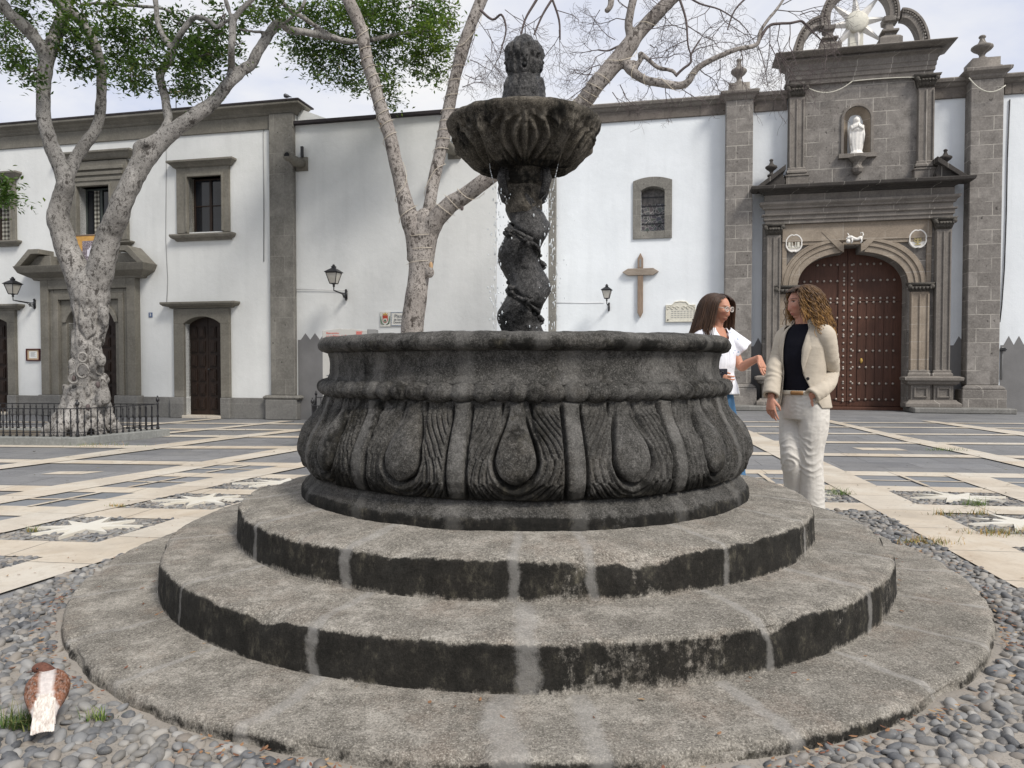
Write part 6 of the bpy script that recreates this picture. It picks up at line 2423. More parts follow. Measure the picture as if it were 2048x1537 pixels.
# ---------------------------------------------------------------- leafy tree
Y0 = 10.9
base_l = at(172, 868, Y0)
TL = empty('leafy_tree', (0, 0, 0))
tag(TL, 'pale barked tree with green crown inside the railed planter on the left', 'tree')
V, F = [], []
L_ = []
L_.append([(170, 884, 40, Y0), (172, 860, 38, Y0), (177, 800, 31, Y0), (176, 740, 30, Y0), (178, 680, 33, Y0), (180, 630, 37, Y0), (182, 590, 42, Y0), (180, 560, 38, Y0), (172, 540, 26, Y0)])
L_.append([(170, 600, 28, Y0), (152, 540, 27, Y0), (135, 500, 26, Y0), (122, 460, 24, Y0), (116, 433, 23, Y0), (125, 395, 20, Y0), (131, 366, 19, Y0 - .05), (120, 330, 18, Y0 - .1), (106, 300, 16.5, Y0 - .15), (95, 266, 15, Y0 - .2), (87, 233, 15, Y0 - .2), (87.5, 166, 15, Y0 - .2), (93, 127, 15.5, Y0 - .2), (104, 88, 15, Y0 - .1), (122, 45, 14, Y0), (131, 5, 14, Y0), (140, -60, 13, Y0), (150, -160, 10, Y0)])
L_.append([(94, 125, 13, Y0 - .2), (82, 95, 14, Y0 - .3), (62, 67, 14, Y0 - .4), (40, 45, 13.5, Y0 - .5), (20, 28, 13, Y0 - .6), (-5, -5, 13, Y0 - .7), (-60, -80, 10, Y0 - .8)])
L_.append([(131, 366, 14, Y0), (140, 340, 14, Y0 + .1), (152, 316, 13.5, Y0 + .2), (175, 283, 13, Y0 + .3), (195, 252, 11.5, Y0 + .4), (202, 205, 11, Y0 + .4), (203, 150, 10.5, Y0 + .3), (197, 117, 10.5, Y0 + .2), (187, 83, 10.5, Y0 + .1), (167, 50, 11, Y0), (145, 27, 12, Y0 - .2), (112, 0, 12.5, Y0 - .3), (60, -60, 10, Y0 - .4)])
L_.append([(180, 600, 30, Y0), (196, 560, 30, Y0 - .05), (206, 520, 29, Y0 - .1), (216, 480, 27, Y0 - .1), (234, 433, 25, Y0 - .2), (253, 383, 23.5, Y0 - .25), (283, 333, 20, Y0 - .25), (312, 298, 18, Y0 - .2), (346, 264, 17, Y0 - .15), (391, 230, 16, Y0 - .1), (429, 203, 14, Y0), (456, 168, 13, Y0), (481, 143, 13, Y0 + .1), (503, 129, 12, Y0 + .2), (513, 108, 11.5, Y0 + .2), (530, 82, 11, Y0 + .3), (548, 55, 10.5, Y0 + .4), (562, 46, 10, Y0 + .4), (579, 60, 9, Y0 + .7), (612, 65, 8, Y0 + 1.1), (662, 75, 7, Y0 + 1.4), (712, 84, 6, Y0 + 1.6), (790, 70, 4.5, Y0 + 1.8), (850, 60, 3, Y0 + 1.9)])
L_.append([(460, 160, 8, Y0), (463, 130, 8, Y0), (463, 100, 7.5, Y0 - .5), (466, 50, 8, Y0 - .5), (474, 30, 7, Y0 - .5), (493, 10, 6, Y0 - .5), (515, -10, 6, Y0 - .5), (560, -60, 5, Y0 - .5)])
L_.append([(466, 45, 5, Y0 - .5), (458, 22, 5, Y0 - .5), (450, -5, 5, Y0 - .5), (440, -50, 4, Y0 - .4)])
L_.append([(262, 345, 12, Y0 - .3), (274, 315, 10, Y0 - .3), (278, 292, 11, Y0 - .3), (300, 283, 9.5, Y0 - .3), (324, 265, 10, Y0 - .2), (336, 240, 9.5, Y0 - .1), (331, 200, 9, Y0), (321, 160, 9, Y0 + .1), (323, 143, 9.5, Y0 + .1), (339, 120, 8.5, Y0 + .1), (343, 97, 8.5, Y0 + .1), (332, 80, 7, Y0 + .2), (325, 70, 7, Y0 + .2), (315, 43, 6, Y0 + .2), (311, 0, 6, Y0 + .2), (305, -60, 5, Y0 + .2)])
L_.append([(343, 100, 7, Y0 + .1), (360, 70, 7, Y0), (380, 43, 6.5, Y0), (393, 35, 6, Y0 - .1), (416, 40, 5.5, Y0 - .1), (433, 55, 5, Y0 - .2), (448, 45, 4.5, Y0 - .2), (466, 36, 4, Y0 - .3)])
L_.append([(540, -20, 7, Y0 + .4), (575, 15, 6, Y0 + .7), (620, 45, 5.5, Y0 + 1.1), (662, 72, 5, Y0 + 1.4)])
L_.append([(160, 10, 3.5, Y0 + .6), (200, 7, 4, Y0 + .6), (270, 12, 4, Y0 + .6), (333, 20, 3.5, Y0 + .6), (373, 47, 3, Y0 + .7), (430, 44, 2.5, Y0 + .7)])
L_.append([(480, 60, 3, Y0 + .3), (540, 62, 3, Y0 + .2), (600, 20, 3.5, Y0), (615, -20, 3.5, Y0)])
for r in L_:
    limb_mesh(V, F, limb_path(r, 6), 16, .09)
# root flares
for k, (dx, dy, r0) in enumerate(((-.34, -.28, .14), (-.12, -.40, .15), (.14, -.38, .13), (.30, -.18, .12), (-.42, .05, .12), (.38, .12, .12), (0, .35, .14))):
    c = base_l
    S = smooth_path([(c.x + dx * .25, c.y + dy * .25, .75, .17), (c.x + dx * .5, c.y + dy * .5, .42, .15), (c.x + dx * .85, c.y + dy * .85, .2, r0 * .9), (c.x + dx * 1.2, c.y + dy * 1.2, .06, r0 * .6)], 5)
    limb_mesh(V, F, S, 12, .12)
# burls and knots on the lower trunk
rg = random.Random(3)
def knot(px, py, Y, r, sq=1.0):
    p = at(px, py, Y)
    mb = MB(); mb.ball(p, (r, r * .8, r * sq), 12, 8)
    b = len(V); V.extend([tuple(q) for q in mb.v]); F.extend([tuple(b + i for i in f) for f in mb.f])
for px, py, r in ((146, 735, .09), (152, 755, .11), (203, 765, .10), (204, 795, .12), (160, 775, .12), (190, 735, .07), (153, 705, .08), (206, 628, .09), (210, 645, .05), (282, 290, .06), (170, 745, .09), (200, 722, .08), (178, 700, .08), (165, 800, .13)):
    knot(px, py, Y0 - .12 if py > 600 else Y0 - .1, r * .95, 1.5)
trunk = mesh_from('trunk', V, F, MAT['bark_pale'], TL)
remesh(trunk, .020, 2, .5)


def disp_trunk(c, n):
    low = sstep(2.3, 1.5, c[:, 2])
    v = vnoise(c * np.array([1, 1, .55]), 6.5, 3)
    v2 = np.abs(vnoise(c * np.array([1, 1, .35]) + 9, 5.0, 2))
    return low * (.045 * v - .05 * np.exp(-(v2 / .06) ** 2)) + .010 * vnoise(c, 9, 3)


me_ = trunk.data
co_ = np.empty(len(me_.vertices) * 3, dtype=np.float32); me_.vertices.foreach_get('co', co_); co_ = co_.reshape(-1, 3)
no_ = np.empty(len(me_.vertices) * 3, dtype=np.float32); me_.vertices.foreach_get('normal', no_); no_ = no_.reshape(-1, 3)
co_ = co_ + no_ * disp_trunk(co_.astype(float), no_)[:, None]
me_.vertices.foreach_set('co', co_.astype(np.float32).ravel()); me_.update()
# ring shaped branch scars
mb = MB()
for px, py, r, dY in ((147, 757, .055, .36), (165, 742, .075, .36), (230, 445, .06, .22), (192, 706, .04, .34), (165, 715, .05, .34)):
    c = at(px, py, Y0 - dY)
    mb.tube([c + Vector((r * math.cos(a), .0 + .02 * math.cos(a), r * 1.3 * math.sin(a))) for a in np.linspace(0, 2 * PI, 18)], .016, 6, cap=False)
mb.build_each('branch_scar', MAT['bark_pale'], trunk, True)
mb = MB()
for px, py, r, dY in ((232, 448, .04, .2), (148, 757, .028, .34), (196, 770, .03, .36), (176, 815, .03, .38)):
    c = at(px, py, Y0 - dY)
    mb.ball(c, (r, .03, r * 1.6), 12, 8)
mb.build_each('branch_hollow', MAT['bark_dark'], trunk, True)


def leaves(name, clusters, parent, size=.034, pal=None, seed=1, flat=.3):
    """clusters (px, py, rx_px, ry_px, Y, n) -> one crown mesh of small folded leaves in sprays"""
    rng = np.random.default_rng(seed)
    C_, D_ = [], []
    for px, py, rx, ry, Y, n in clusters:
        c = at(px, py, Y)
        k = Y / FPX
        ns = max(3, int(n / 26))
        # sprays inside the ellipsoid, biased to the shell
        d = rng.normal(size=(ns, 3)); d /= np.linalg.norm(d, axis=1)[:, None]
        rad = rng.uniform(.15, 1, ns) ** .5
        S = np.array(c) + d * rad[:, None] * np.array([rx * k, (rx + ry) * .45 * k, ry * k])
        m_ = int(n / ns)
        spread = rng.uniform(.05, .13, (ns, 1, 1))
        o = rng.normal(size=(ns, m_, 3)) * spread * np.array([1.25, 1.1, .62])
        P = S[:, None, :] + o
        P[..., 2] -= .25 * np.hypot(o[..., 0], o[..., 1])
        C_.append(P.reshape(-1, 3))
    P = np.concatenate(C_)
    n = len(P)
    a = rng.uniform(0, 2 * PI, n); el = rng.normal(-.15, .45, n); roll = rng.normal(0, .6, n)
    ax = np.stack([np.cos(a) * np.cos(el), np.sin(a) * np.cos(el), np.sin(el)], -1)
    up = np.stack([rng.normal(0, .4, n), rng.normal(0, .4, n), np.ones(n)], -1)
    sd = np.cross(up, ax); sd /= np.linalg.norm(sd, axis=1)[:, None]
    nn = np.cross(ax, sd)
    s = size * rng.uniform(.45, 1.3, n)[:, None]
    w = .42
    v0 = P - ax * s; v1 = P + sd * s * w + nn * s * .15; v2 = P + ax * s * 1.05; v3 = P - sd * s * w + nn * s * .15
    VV = np.stack([v0, v1, v2, v3], 1).reshape(-1, 3)
    FF = (np.arange(n)[:, None] * 4 + np.array([[0, 1, 2, 3]])).reshape(-1, 4)
    FF = np.concatenate([FF[:, [0, 1, 2]], FF[:, [0, 2, 3]]])
    t = np.clip(.5 + .35 * vnoise(P, 1.1, 2) + rng.normal(0, .2, n) + .02 + .32 * sstep(-1.6, -.6, P[:, 0]) * (P[:, 2] > 4.6), 0, 1)
    col = np.repeat(np.stack([t, rng.random(n), rng.random(n)], -1), 4, 0)
    return np_mesh(name, VV, FF, MAT['leaf'], parent, False, {'Col': col})


m = M('ficus_leaf', .45, .4)
a_ = m.n('ShaderNodeAttribute', attribute_name='Col'); s_ = m.n('ShaderNodeSeparateColor'); m.lk(a_.outputs['Color'], s_.inputs[0])
c = m.ramp(s_.outputs[0], [(.05, (.022, .050, .018)), (.45, (.055, .115, .026)), (.8, (.13, .21, .035)), (1, (.22, .30, .05))])
c = m.mix(m.rng(s_.outputs[1], .93, 1, 0, .7), c, (.20, .17, .05))
tr = m.n('ShaderNodeBsdfTranslucent'); m.put(tr.inputs['Color'], m.mix(.5, c, (.16, .26, .03)))
mxs = m.n('ShaderNodeMixShader'); mxs.inputs[0].default_value = .28
m.done(c)
outn = m.t.nodes['Material Output']
m.lk(m.b.outputs[0], mxs.inputs[1]); m.lk(tr.outputs[0], mxs.inputs[2]); m.lk(mxs.outputs[0], outn.inputs['Surface'])
MAT['leaf'] = m.m

CLU = []
def cl(*a): CLU.append(a)
yA = Y0
for a in ((20, 60, 45, 50, 900), (35, 115, 45, 28, 800), (20, 20, 60, 30, 600), (60, 150, 30, 15, 240), (150, 30, 40, 40, 700), (150, 95, 30, 40, 650), (165, 130, 32, 22, 600), (225, 30, 60, 40, 1100), (235, 80, 40, 40, 900),
          (240, 130, 45, 32, 900), (270, 160, 36, 16, 500), (300, 60, 40, 45, 900), (365, 60, 50, 40, 1000), (290, 110, 35, 35, 600), (385, 105, 50, 40, 1100), (390, 145, 48, 32, 1000), (370, 180, 38, 16, 450), (420, 90, 40, 40, 800), (445, 40, 50, 40, 700),
          (500, 25, 45, 28, 550), (470, 100, 22, 18, 200), (560, 20, 40, 25, 500), (120, 70, 20, 30, 250)):
    cl(a[0], a[1], a[2], a[3], yA + RNG.uniform(-.7, .9), int(a[4] * .8))
yB = Y0 + 1.9
for a in ((605, 40, 45, 35, 800), (590, 80, 36, 26, 600), (640, 95, 45, 34, 1000), (600, 110, 34, 18, 450), (690, 60, 50, 55, 1500), (680, 125, 48, 34, 1200), (650, 145, 24, 14, 300), (700, 165, 36, 18, 550), (760, 40, 60, 50, 1900), (770, 100, 55, 42, 1600), (765, 160, 36, 26, 700), (785, 195, 20, 18, 260),
          (830, 40, 52, 42, 1700), (850, 85, 42, 40, 1200), (840, 130, 36, 26, 800), (880, 20, 34, 26, 600), (895, 55, 20, 26, 300), (880, 110, 22, 26, 330), (875, 155, 20, 16, 200), (640, 20, 40, 30, 700), (720, 15, 60, 30, 1100)):
    cl(a[0], a[1], a[2], a[3], yB + RNG.uniform(-.4, .7), int(a[4] * .8))
# the crown goes on above the picture
for k in range(26):
    px = RNG.uniform(-300, 560)
    cl(px, RNG.uniform(-420, -40), RNG.uniform(70, 120), RNG.uniform(45, 80), Y0 + RNG.uniform(-2.2, 2.2), 420)
leaves('crown', CLU, TL, .043, seed=4)
# twigs inside the crown
mb = MB()
rg = random.Random(12)
for (px, py, rx, ry, Y, n) in CLU[:44]:
    c = at(px, py, Y)
    for q in range(5):
        e = at(px + rg.uniform(-rx, rx), py + rg.uniform(-ry, ry), Y + rg.uniform(-.3, .3))
        s = at(px + rg.uniform(-rx, rx) * .3, py - ry * rg.uniform(.2, .9), Y)
        mid = (s + e) / 2 + Vector((rg.uniform(-.06, .06), 0, rg.uniform(-.02, .08)))
        mb.tube([s, mid, e], [.010, .007, .003], 5)
mb.build('twigs', MAT['bark_dark'], TL, True)

# second leafy tree out of the frame, one spray of it hangs in at the left edge
T2 = empty('leafy_tree', (0, 0, 0))
tag(T2, 'drooping green spray of a tree beyond the left edge in front of the left window', 'tree')
yC = 9.6
V, F = [], []
p0 = at(-330, 880, yC)
S = limb_path([(-330, 905, 40, yC), (-325, 760, 32, yC), (-310, 600, 30, yC), (-300, 450, 28, yC), (-250, 330, 22, yC), (-160, 270, 16, yC), (-80, 300, 9, yC), (-30, 340, 5, yC), (5, 365, 2.5, yC)], 6)
limb_mesh(V, F, S, 12, .08)
S = limb_path([(-300, 450, 24, yC), (-360, 300, 18, yC), (-380, 150, 14, yC), (-370, 0, 10, yC)], 6)
limb_mesh(V, F, S, 12, .08)
mesh_from('trunk', V, F, MAT['bark_pale'], T2)
CLU2 = [(2, 372, 18, 12, yC, 170), (12, 392, 14, 10, yC, 120), (-8, 395, 20, 14, yC, 160), (22, 402, 10, 4, yC, 36), (-4, 360, 22, 10, yC, 130)] + [(RNG.uniform(-450, -60), RNG.uniform(-50, 330), 80, 60, yC + RNG.uniform(-1, 1), 260) for k in range(14)]
leaves('crown', CLU2, T2, .04, seed=9)

# ---------------------------------------------------------------- bare tree wrapped with lights
YM = 11.7
TM = empty('bare_tree', (0, 0, 0))
tag(TM, 'nearly leafless pale tree wrapped in string lights behind the fountain', 'tree')
V, F = [], []
ML = [(836, 520, 25, YM), (832, 480, 24, YM), (822, 445, 22, YM), (811, 408, 18.5, YM), (801, 366, 15.5, YM), (789, 316, 15.5, YM), (778, 266, 15.5, YM), (767, 233, 15.5, YM), (757, 200, 14.5, YM), (748, 166, 14.5, YM), (737, 133, 13.5, YM), (730, 100, 13.5, YM), (724, 67, 14, YM), (712, 33, 14, YM), (697, 0, 14, YM), (680, -60, 13, YM), (660, -180, 9, YM)]
MM = [(845, 520, 24, YM), (850, 470, 20, YM), (856, 430, 15, YM + .1), (861, 400, 13.5, YM + .1), (870, 350, 14, YM + .15), (882, 300, 14.5, YM + .2), (892, 250, 14.5, YM + .2), (901, 200, 13.5, YM + .2), (912, 150, 12.5, YM + .2), (924, 105, 14.5, YM + .2), (942, 50, 13, YM + .2), (963, 0, 13.5, YM + .2), (985, -60, 12, YM + .2), (1010, -160, 9, YM + .2)]
MR = [(845, 540, 24, YM), (853, 480, 24, YM), (872, 440, 21, YM - .1), (898, 412, 20, YM - .15), (928, 393, 19, YM - .2), (958, 371, 18.5, YM - .3), (985, 350, 18, YM - .35), (1045, 300, 18, YM - .5), (1110, 250, 18, YM - .6), (1165, 206, 18.5, YM - .7), (1195, 166, 19, YM - .8), (1225, 133, 20, YM - .8), (1252, 100, 20, YM - .8), (1278, 66, 16, YM - .8), (1309, 33, 15.5, YM - .8), (1341, 0, 15, YM - .8), (1400, -60, 13, YM - .8), (1480, -160, 9, YM - .8)]
TRK = [(818, 860, 36, YM), (818, 800, 30, YM), (820, 740, 27, YM), (822, 700, 26, YM), (825, 650, 25.5, YM), (831, 600, 25, YM), (837, 560, 24, YM), (841, 520, 25, YM), (845, 480, 27, YM), (848, 452, 24, YM)]
M2 = [(1258, 105, 10, YM - .8), (1260, 77, 9, YM - .8), (1257, 50, 9.5, YM - .8), (1262, 20, 9, YM - .8), (1268, -10, 9, YM - .8), (1280, -90, 7, YM - .8)]
M3 = [(1250, 125, 12, YM - .8), (1264, 143, 11, YM - .9), (1290, 160, 9.5, YM - 1.0), (1324, 167, 9.5, YM - 1.1), (1360, 172, 9, YM - 1.15), (1378, 162, 8, YM - 1.2), (1386, 147, 7.5, YM - 1.2), (1402, 132, 7, YM - 1.2), (1434, 115, 6.3, YM - 1.25), (1474, 99, 5.6, YM - 1.3), (1513, 90, 5, YM - 1.3), (1520, 65, 4.5, YM - 1.3), (1536, 40, 4, YM - 1.3), (1560, 10, 3.5, YM - 1.3), (1590, -40, 3, YM - 1.3)]
M4 = [(1268, 138, 6, YM - .9), (1280, 122, 5.5, YM - .9), (1281, 107, 5, YM - .9), (1298, 121, 5, YM - .95), (1317, 136, 5, YM - 1.0), (1344, 142, 4.3, YM - 1.0), (1354, 153, 4, YM - 1.05)]
M5 = [(1352, 152, 3.4, YM - 1.05), (1366, 138, 3, YM - 1.05), (1381, 126, 2.6, YM - 1.05), (1383, 108, 2.2, YM - 1.05), (1400, 80, 1.8, YM - 1.05)]
M6 = [(1515, 88, 3.5, YM - 1.3), (1536, 54, 3.5, YM - 1.3), (1558, 48, 3.2, YM - 1.3), (1580, 47, 3, YM - 1.3), (1602, 43, 2.8, YM - 1.3), (1612, 50, 2.4, YM - 1.3), (1620, 58, 2, YM - 1.3)]
M7 = [(1046, 20, 3, YM - .2), (1090, -30, 4, YM - .2), (1070, 5, 3.2, YM - .2), (1050, 40, 2.6, YM - .2), (1040, 80, 2, YM - .2)][1:]
M8 = [(1220, -30, 9, YM - .5), (1222, 8, 7, YM - .5), (1212, 24, 6, YM - .5)]
LIMBS = [TRK, ML, MM, MR, M2, M3, M4, M8]
for r in LIMBS: limb_mesh(V, F, limb_path(r, 6), 16, .07)
for px, py, Y, r in ((860, 545, YM - .12, .07), (762, 240, YM - .08, .055), (917, 100, YM + .12, .055), (848, 440, YM - .05, .14), (880, 432, YM - .05, .10), (826, 440, YM - .05, .12), (1266, 135, YM - .85, .08)):
    knot(px, py, Y, r, 1.3)
trk = mesh_from('trunk', V, F, MAT['bark_spotted'], TM)
remesh(trk, .018, 3, .5)
mb = MB()
for px, py, r, dY, sq in ((862, 532, .03, .13, 2.1), (762, 243, .026, .085, 2.0)):
    c = at(px, py, YM - dY)
    mb.ball(c, (r, .02, r * sq), 12, 8)
mb.build_each('pruned_stub', MAT['cut_wood'], trk, True)
mb = MB()
for px, py, r, dY in ((924, 417, .026, .27), (816, 588, .026, .10)):
    mb.ball(at(px, py, YM - dY), (r, .02, r * 1.4), 10, 6)
mb.build_each('branch_hollow', MAT['bark_dark'], trk, True)

# fine bare twigs
class TW:
    def __init__(s): s.V, s.F = [], []

    def seg(s, p, q, r0, r1, n=4):
        d = (q - p).normalized()
        u = d.orthogonal().normalized(); w = d.cross(u)
        b = len(s.V)
        for c, r in ((p, r0), (q, r1)):
            for k in range(n):
                a = 2 * PI * k / n
                s.V.append(tuple(c + (u * math.cos(a) + w * math.sin(a)) * r))
        for k in range(n): s.F.append((b + k, b + (k + 1) % n, b + n + (k + 1) % n, b + n + k))

    def grow(s, p, d, L, r, lev, rg, droop):
        steps = 4
        for i in range(steps):
            d = (d + Vector((rg.gauss(0, .26), rg.gauss(0, .18), rg.gauss(0, .22) - droop * .10))).normalized()
            q = p + d * (L / steps)
            r1 = max(r * .86, .0016)
            s.seg(p, q, r, r1)
            p, r = q, r1
            if lev > 0 and rg.random() < .92:
                side = d.orthogonal().normalized()
                side = (Matrix.Rotation(rg.uniform(0, 2 * PI), 3, d) @ side)
                nd = (d * .75 + side * rg.uniform(.55, 1.1)).normalized()
                s.grow(p, nd, L * rg.uniform(.45, .72), r * .72, lev - 1, rg, droop)


rg = random.Random(31)
tw = TW()
# heavier side branches first, then recursive sprays
SIDE = [([(960, 20, 3.2, YM), (985, 40, 2.8, YM), (1003, 30, 2.6, YM - .1), (1012, 60, 2, YM - .1), (1002, 100, 1.6, YM - .1)]), M7,
        [(1110, -10, 3, YM - .4), (1085, 30, 2.6, YM - .4), (1068, 70, 2, YM - .4)], [(1105, 0, 2.6, YM - .3), (1118, 40, 2.4, YM - .3), (1120, 80, 1.8, YM - .3)],
        [(1245, 90, 3, YM - .8), (1232, 95, 2.6, YM - .8), (1215, 102, 2, YM - .8), (1195, 100, 1.6, YM - .8)],
        [(1360, 0, 3, YM - .9), (1372, 40, 2.6, YM - 1), (1376, 90, 2, YM - 1.05), (1383, 112, 1.8, YM - 1.05)],
        [(1370, -10, 2.6, YM - .8), (1400, 8, 2.2, YM - .9), (1440, 20, 1.8, YM - 1), (1480, 45, 1.4, YM - 1)],
        [(1500, -10, 2.4, YM - 1.1), (1470, 20, 2, YM - 1.1), (1455, 60, 1.6, YM - 1.1)], M5, M6]
for r in SIDE:
    S = limb_path(r, 4)
    for i in range(len(S) - 1):
        tw.seg(Vector(S[i, :3]), Vector(S[i + 1, :3]), S[i, 3], S[i + 1, 3], 5)
SPR = []
def spray(px, py, Y, dx, dy, L, lev=3, dr=.5, r=.0075): SPR.append((px, py, Y, dx, dy, L, lev, dr, r))
for a in ((950, 60, YM + .1, -.3, -1, .6), (955, 40, YM + .1, .7, -.8, .7), (975, 60, YM, .2, -1, .7), (1003, 100, YM, -.5, -1, .5), (1002, 90, YM, .6, -.8, .6), (1010, 20, YM, .8, -.5, .7),
          (1040, 60, YM - .2, -.4, -1, .5), (1045, 30, YM - .2, .6, -.7, .6), (1068, 60, YM - .4, .3, -1, .7), (1085, 30, YM - .4, -.8, -.4, .6), (1118, 60, YM - .3, .3, -1, .6), (1120, 70, YM - .3, -.6, -.8, .6), (1110, 20, YM - .3, .8, -.2, .6),
          (940, 120, YM, .7, -.6, .5), (930, 150, YM, .8, -.2, .45), (925, 175, YM, .6, .4, .4), (970, 110, YM, .2, -1, .5),
          (1200, 100, YM - .8, -.9, .3, .5), (1210, 105, YM - .8, -.5, -.6, .55), (1200, 130, YM - .8, -.9, .1, .5), (1185, 150, YM - .8, -.8, .3, .5), (1175, 170, YM - .8, -.9, -.1, .45), (1230, 80, YM - .8, -.8, .6, .5), (1250, 40, YM - .8, -.9, .1, .5), (1180, 180, YM - .8, -.6, -.6, .45),
          (1290, 60, YM - .9, .9, -.2, .6), (1300, 90, YM - .9, .9, .1, .6), (1330, 30, YM - .9, .8, -.5, .6), (1376, 80, YM - 1, -.8, -.3, .6), (1380, 110, YM - 1, .7, .2, .6), (1372, 50, YM - 1, .9, -.3, .65), (1375, 60, YM - 1, -.8, .4, .55),
          (1400, 80, YM - 1, .4, .7, .5), (1440, 20, YM - 1, .3, -.9, .7), (1455, 40, YM - 1, -.6, -.6, .6), (1480, 45, YM - 1, .7, -.6, .6), (1420, 15, YM - 1, -.3, -.9, .6), (1300, 160, YM - 1, .2, -1, .35), (1330, 172, YM - 1.1, .4, -.9, .35), (1360, 176, YM - 1.1, .6, -.5, .4), (1240, 170, YM - .8, .5, -.8, .5), (1225, 185, YM - .8, .2, -1, .4),
          (1400, 140, YM - 1.2, .7, -.7, .45), (1440, 120, YM - 1.2, .5, -.8, .45), (1480, 98, YM - 1.3, .3, -1, .5), (1515, 90, YM - 1.3, .5, -1, .6), (1530, 60, YM - 1.3, -.5, -.5, .5), (1540, 52, YM - 1.3, .2, -1, .75), (1560, 48, YM - 1.3, .1, -1, .8), (1580, 47, YM - 1.3, .2, -1, .7), (1603, 44, YM - 1.3, .7, -.6, .7), (1620, 58, YM - 1.3, .3, -1, .6), (1550, 20, YM - 1.3, .9, -.2, .7), (1565, 10, YM - 1.3, .8, .3, .6), (1600, 30, YM - 1.3, .8, .5, .6), (1540, 90, YM - 1.3, .1, -1, .7), (1556, 100, YM - 1.3, .5, -1, .6), (1640, 60, YM - 1.3, .7, -.2, .5),
          (1260, 20, YM - .8, -.8, .3, .5), (1268, 0, YM - .8, .8, -.2, .5), (1200, 20, YM - .6, -.4, -.8, .45), (1330, 130, YM - 1, .6, .8, .5), (1300, 118, YM - 1, .5, .8, .45)):
    spray(*a)
for px, py, Y, dx, dy, L, lev, dr, r in SPR:
    p = at(px, py, Y)
    tw.grow(p, Vector((dx, rg.uniform(-.5, .5), dy)).normalized(), L, r, lev, rg, dr)
mesh_from('twigs', tw.V, tw.F, MAT['bark_dark'], TM)
CLM = [(1262 + 0, -60, 60, 30, YM, 60)]
# string lights spiralling round trunk and limbs
SLT = empty('string_lights', (0, 0, 0))
tag(SLT, 'pale string of fairy lights wound round the trunk and limbs of the bare tree', 'string lights')
MAT['cable_pale'] = simple('pale_light_cable', (.58, .52, .42), .6, .12, 6, 0)
mb = MB()
mbb = MB()
for rows, t0, t1, pitch in ((ML, .14, .96, .24), (MM, .12, .96, .26), (MR, .14, .30, .22), (MR, .52, .97, .2), (M3, .05, .45, .10), (TRK, .74, .98, .35)):
    S = limb_path(rows, 10)
    i0, i1 = int(len(S) * t0), int(len(S) * t1)
    seg = S[i0:i1]
    d = np.r_[0, np.cumsum(np.linalg.norm(np.diff(seg[:, :3], axis=0), axis=1))]
    N_ = int(d[-1] / .02)
    pts = []
    ss = np.linspace(0, d[-1], max(N_, 8))
    C3 = np.stack([np.interp(ss, d, seg[:, k]) for k in range(4)], -1)
    ph = rg.uniform(0, 6)
    for i, c in enumerate(C3):
        t = C3[min(i + 1, len(C3) - 1), :3] - C3[max(i - 1, 0), :3]
        t = Vector(t).normalized()
        u = (Vector((0, -1, 0)) - t * Vector((0, -1, 0)).dot(t)).normalized()
        w = t.cross(u)
        ph += 2 * PI * .02 / pitch * max(.15, .85 + .75 * math.sin(i * .043 + pitch * 40) + .4 * math.sin(i * .11))
        t = (t + w * .35 * math.sin(i * .21)).normalized()
        r = c[3] * 1.10 + .007
        pts.append(Vector(c[:3]) + (u * math.cos(ph) + w * math.sin(ph)) * r)
        if i % 4 == 0:
            o = (u * math.cos(ph) + w * math.sin(ph))
            q = pts[-1]
            mbb.tube([q, q + o * .03 + t * rg.uniform(-.02, .02)], [.0035, .0022], 4)
    mb.tube(pts, .0042, 5)
mb.build('cable', MAT['cable_pale'], SLT, True)
mbb.build('bulbs', MAT['cable_pale'], SLT, True)
# ================================================================ PEOPLE
def rot2(a): return np.array([[math.cos(a), -math.sin(a)], [math.sin(a), math.cos(a)]])


def rings(P, RX, RY, yaw=0.0, n=32, cap=True):
    """stacked horizontal ellipses: P (k,3), RX, RY (k,) -> closed V,F"""
    k = len(P)
    th = np.linspace(0, 2 * PI, n, endpoint=False)
    V = []
    c, s = math.cos(yaw), math.sin(yaw)
    for i in range(k):
        x = RX[i] * np.sin(th); y = -RY[i] * np.cos(th)
        V.append(np.stack([P[i][0] + x * c - y * s, P[i][1] + x * s + y * c, np.full(n, P[i][2])], -1))
    V = np.concatenate(V).tolist()
    F = []
    for i in range(k - 1):
        for q in range(n):
            r = (q + 1) % n
            F.append((i * n + q, i * n + r, (i + 1) * n + r, (i + 1) * n + q))
    if cap:
        F.append(tuple(range(n - 1, -1, -1))); F.append(tuple((k - 1) * n + q for q in range(n)))
    return V, F


def interp_rings(keys, m=40):
    K = np.array(keys, float)      # z, cx, cy, rx, ry
    z = np.linspace(K[0, 0], K[-1, 0], m)
    from_ = [np.interp(z, K[:, 0], K[:, j]) for j in range(K.shape[1])]
    # light smoothing
    for j in range(1, len(from_)):
        f = from_[j]
        for _ in range(3): f = np.r_[f[0], (f[:-2] + 2 * f[1:-1] + f[2:]) / 4, f[-1]]
        from_[j] = f
    return from_


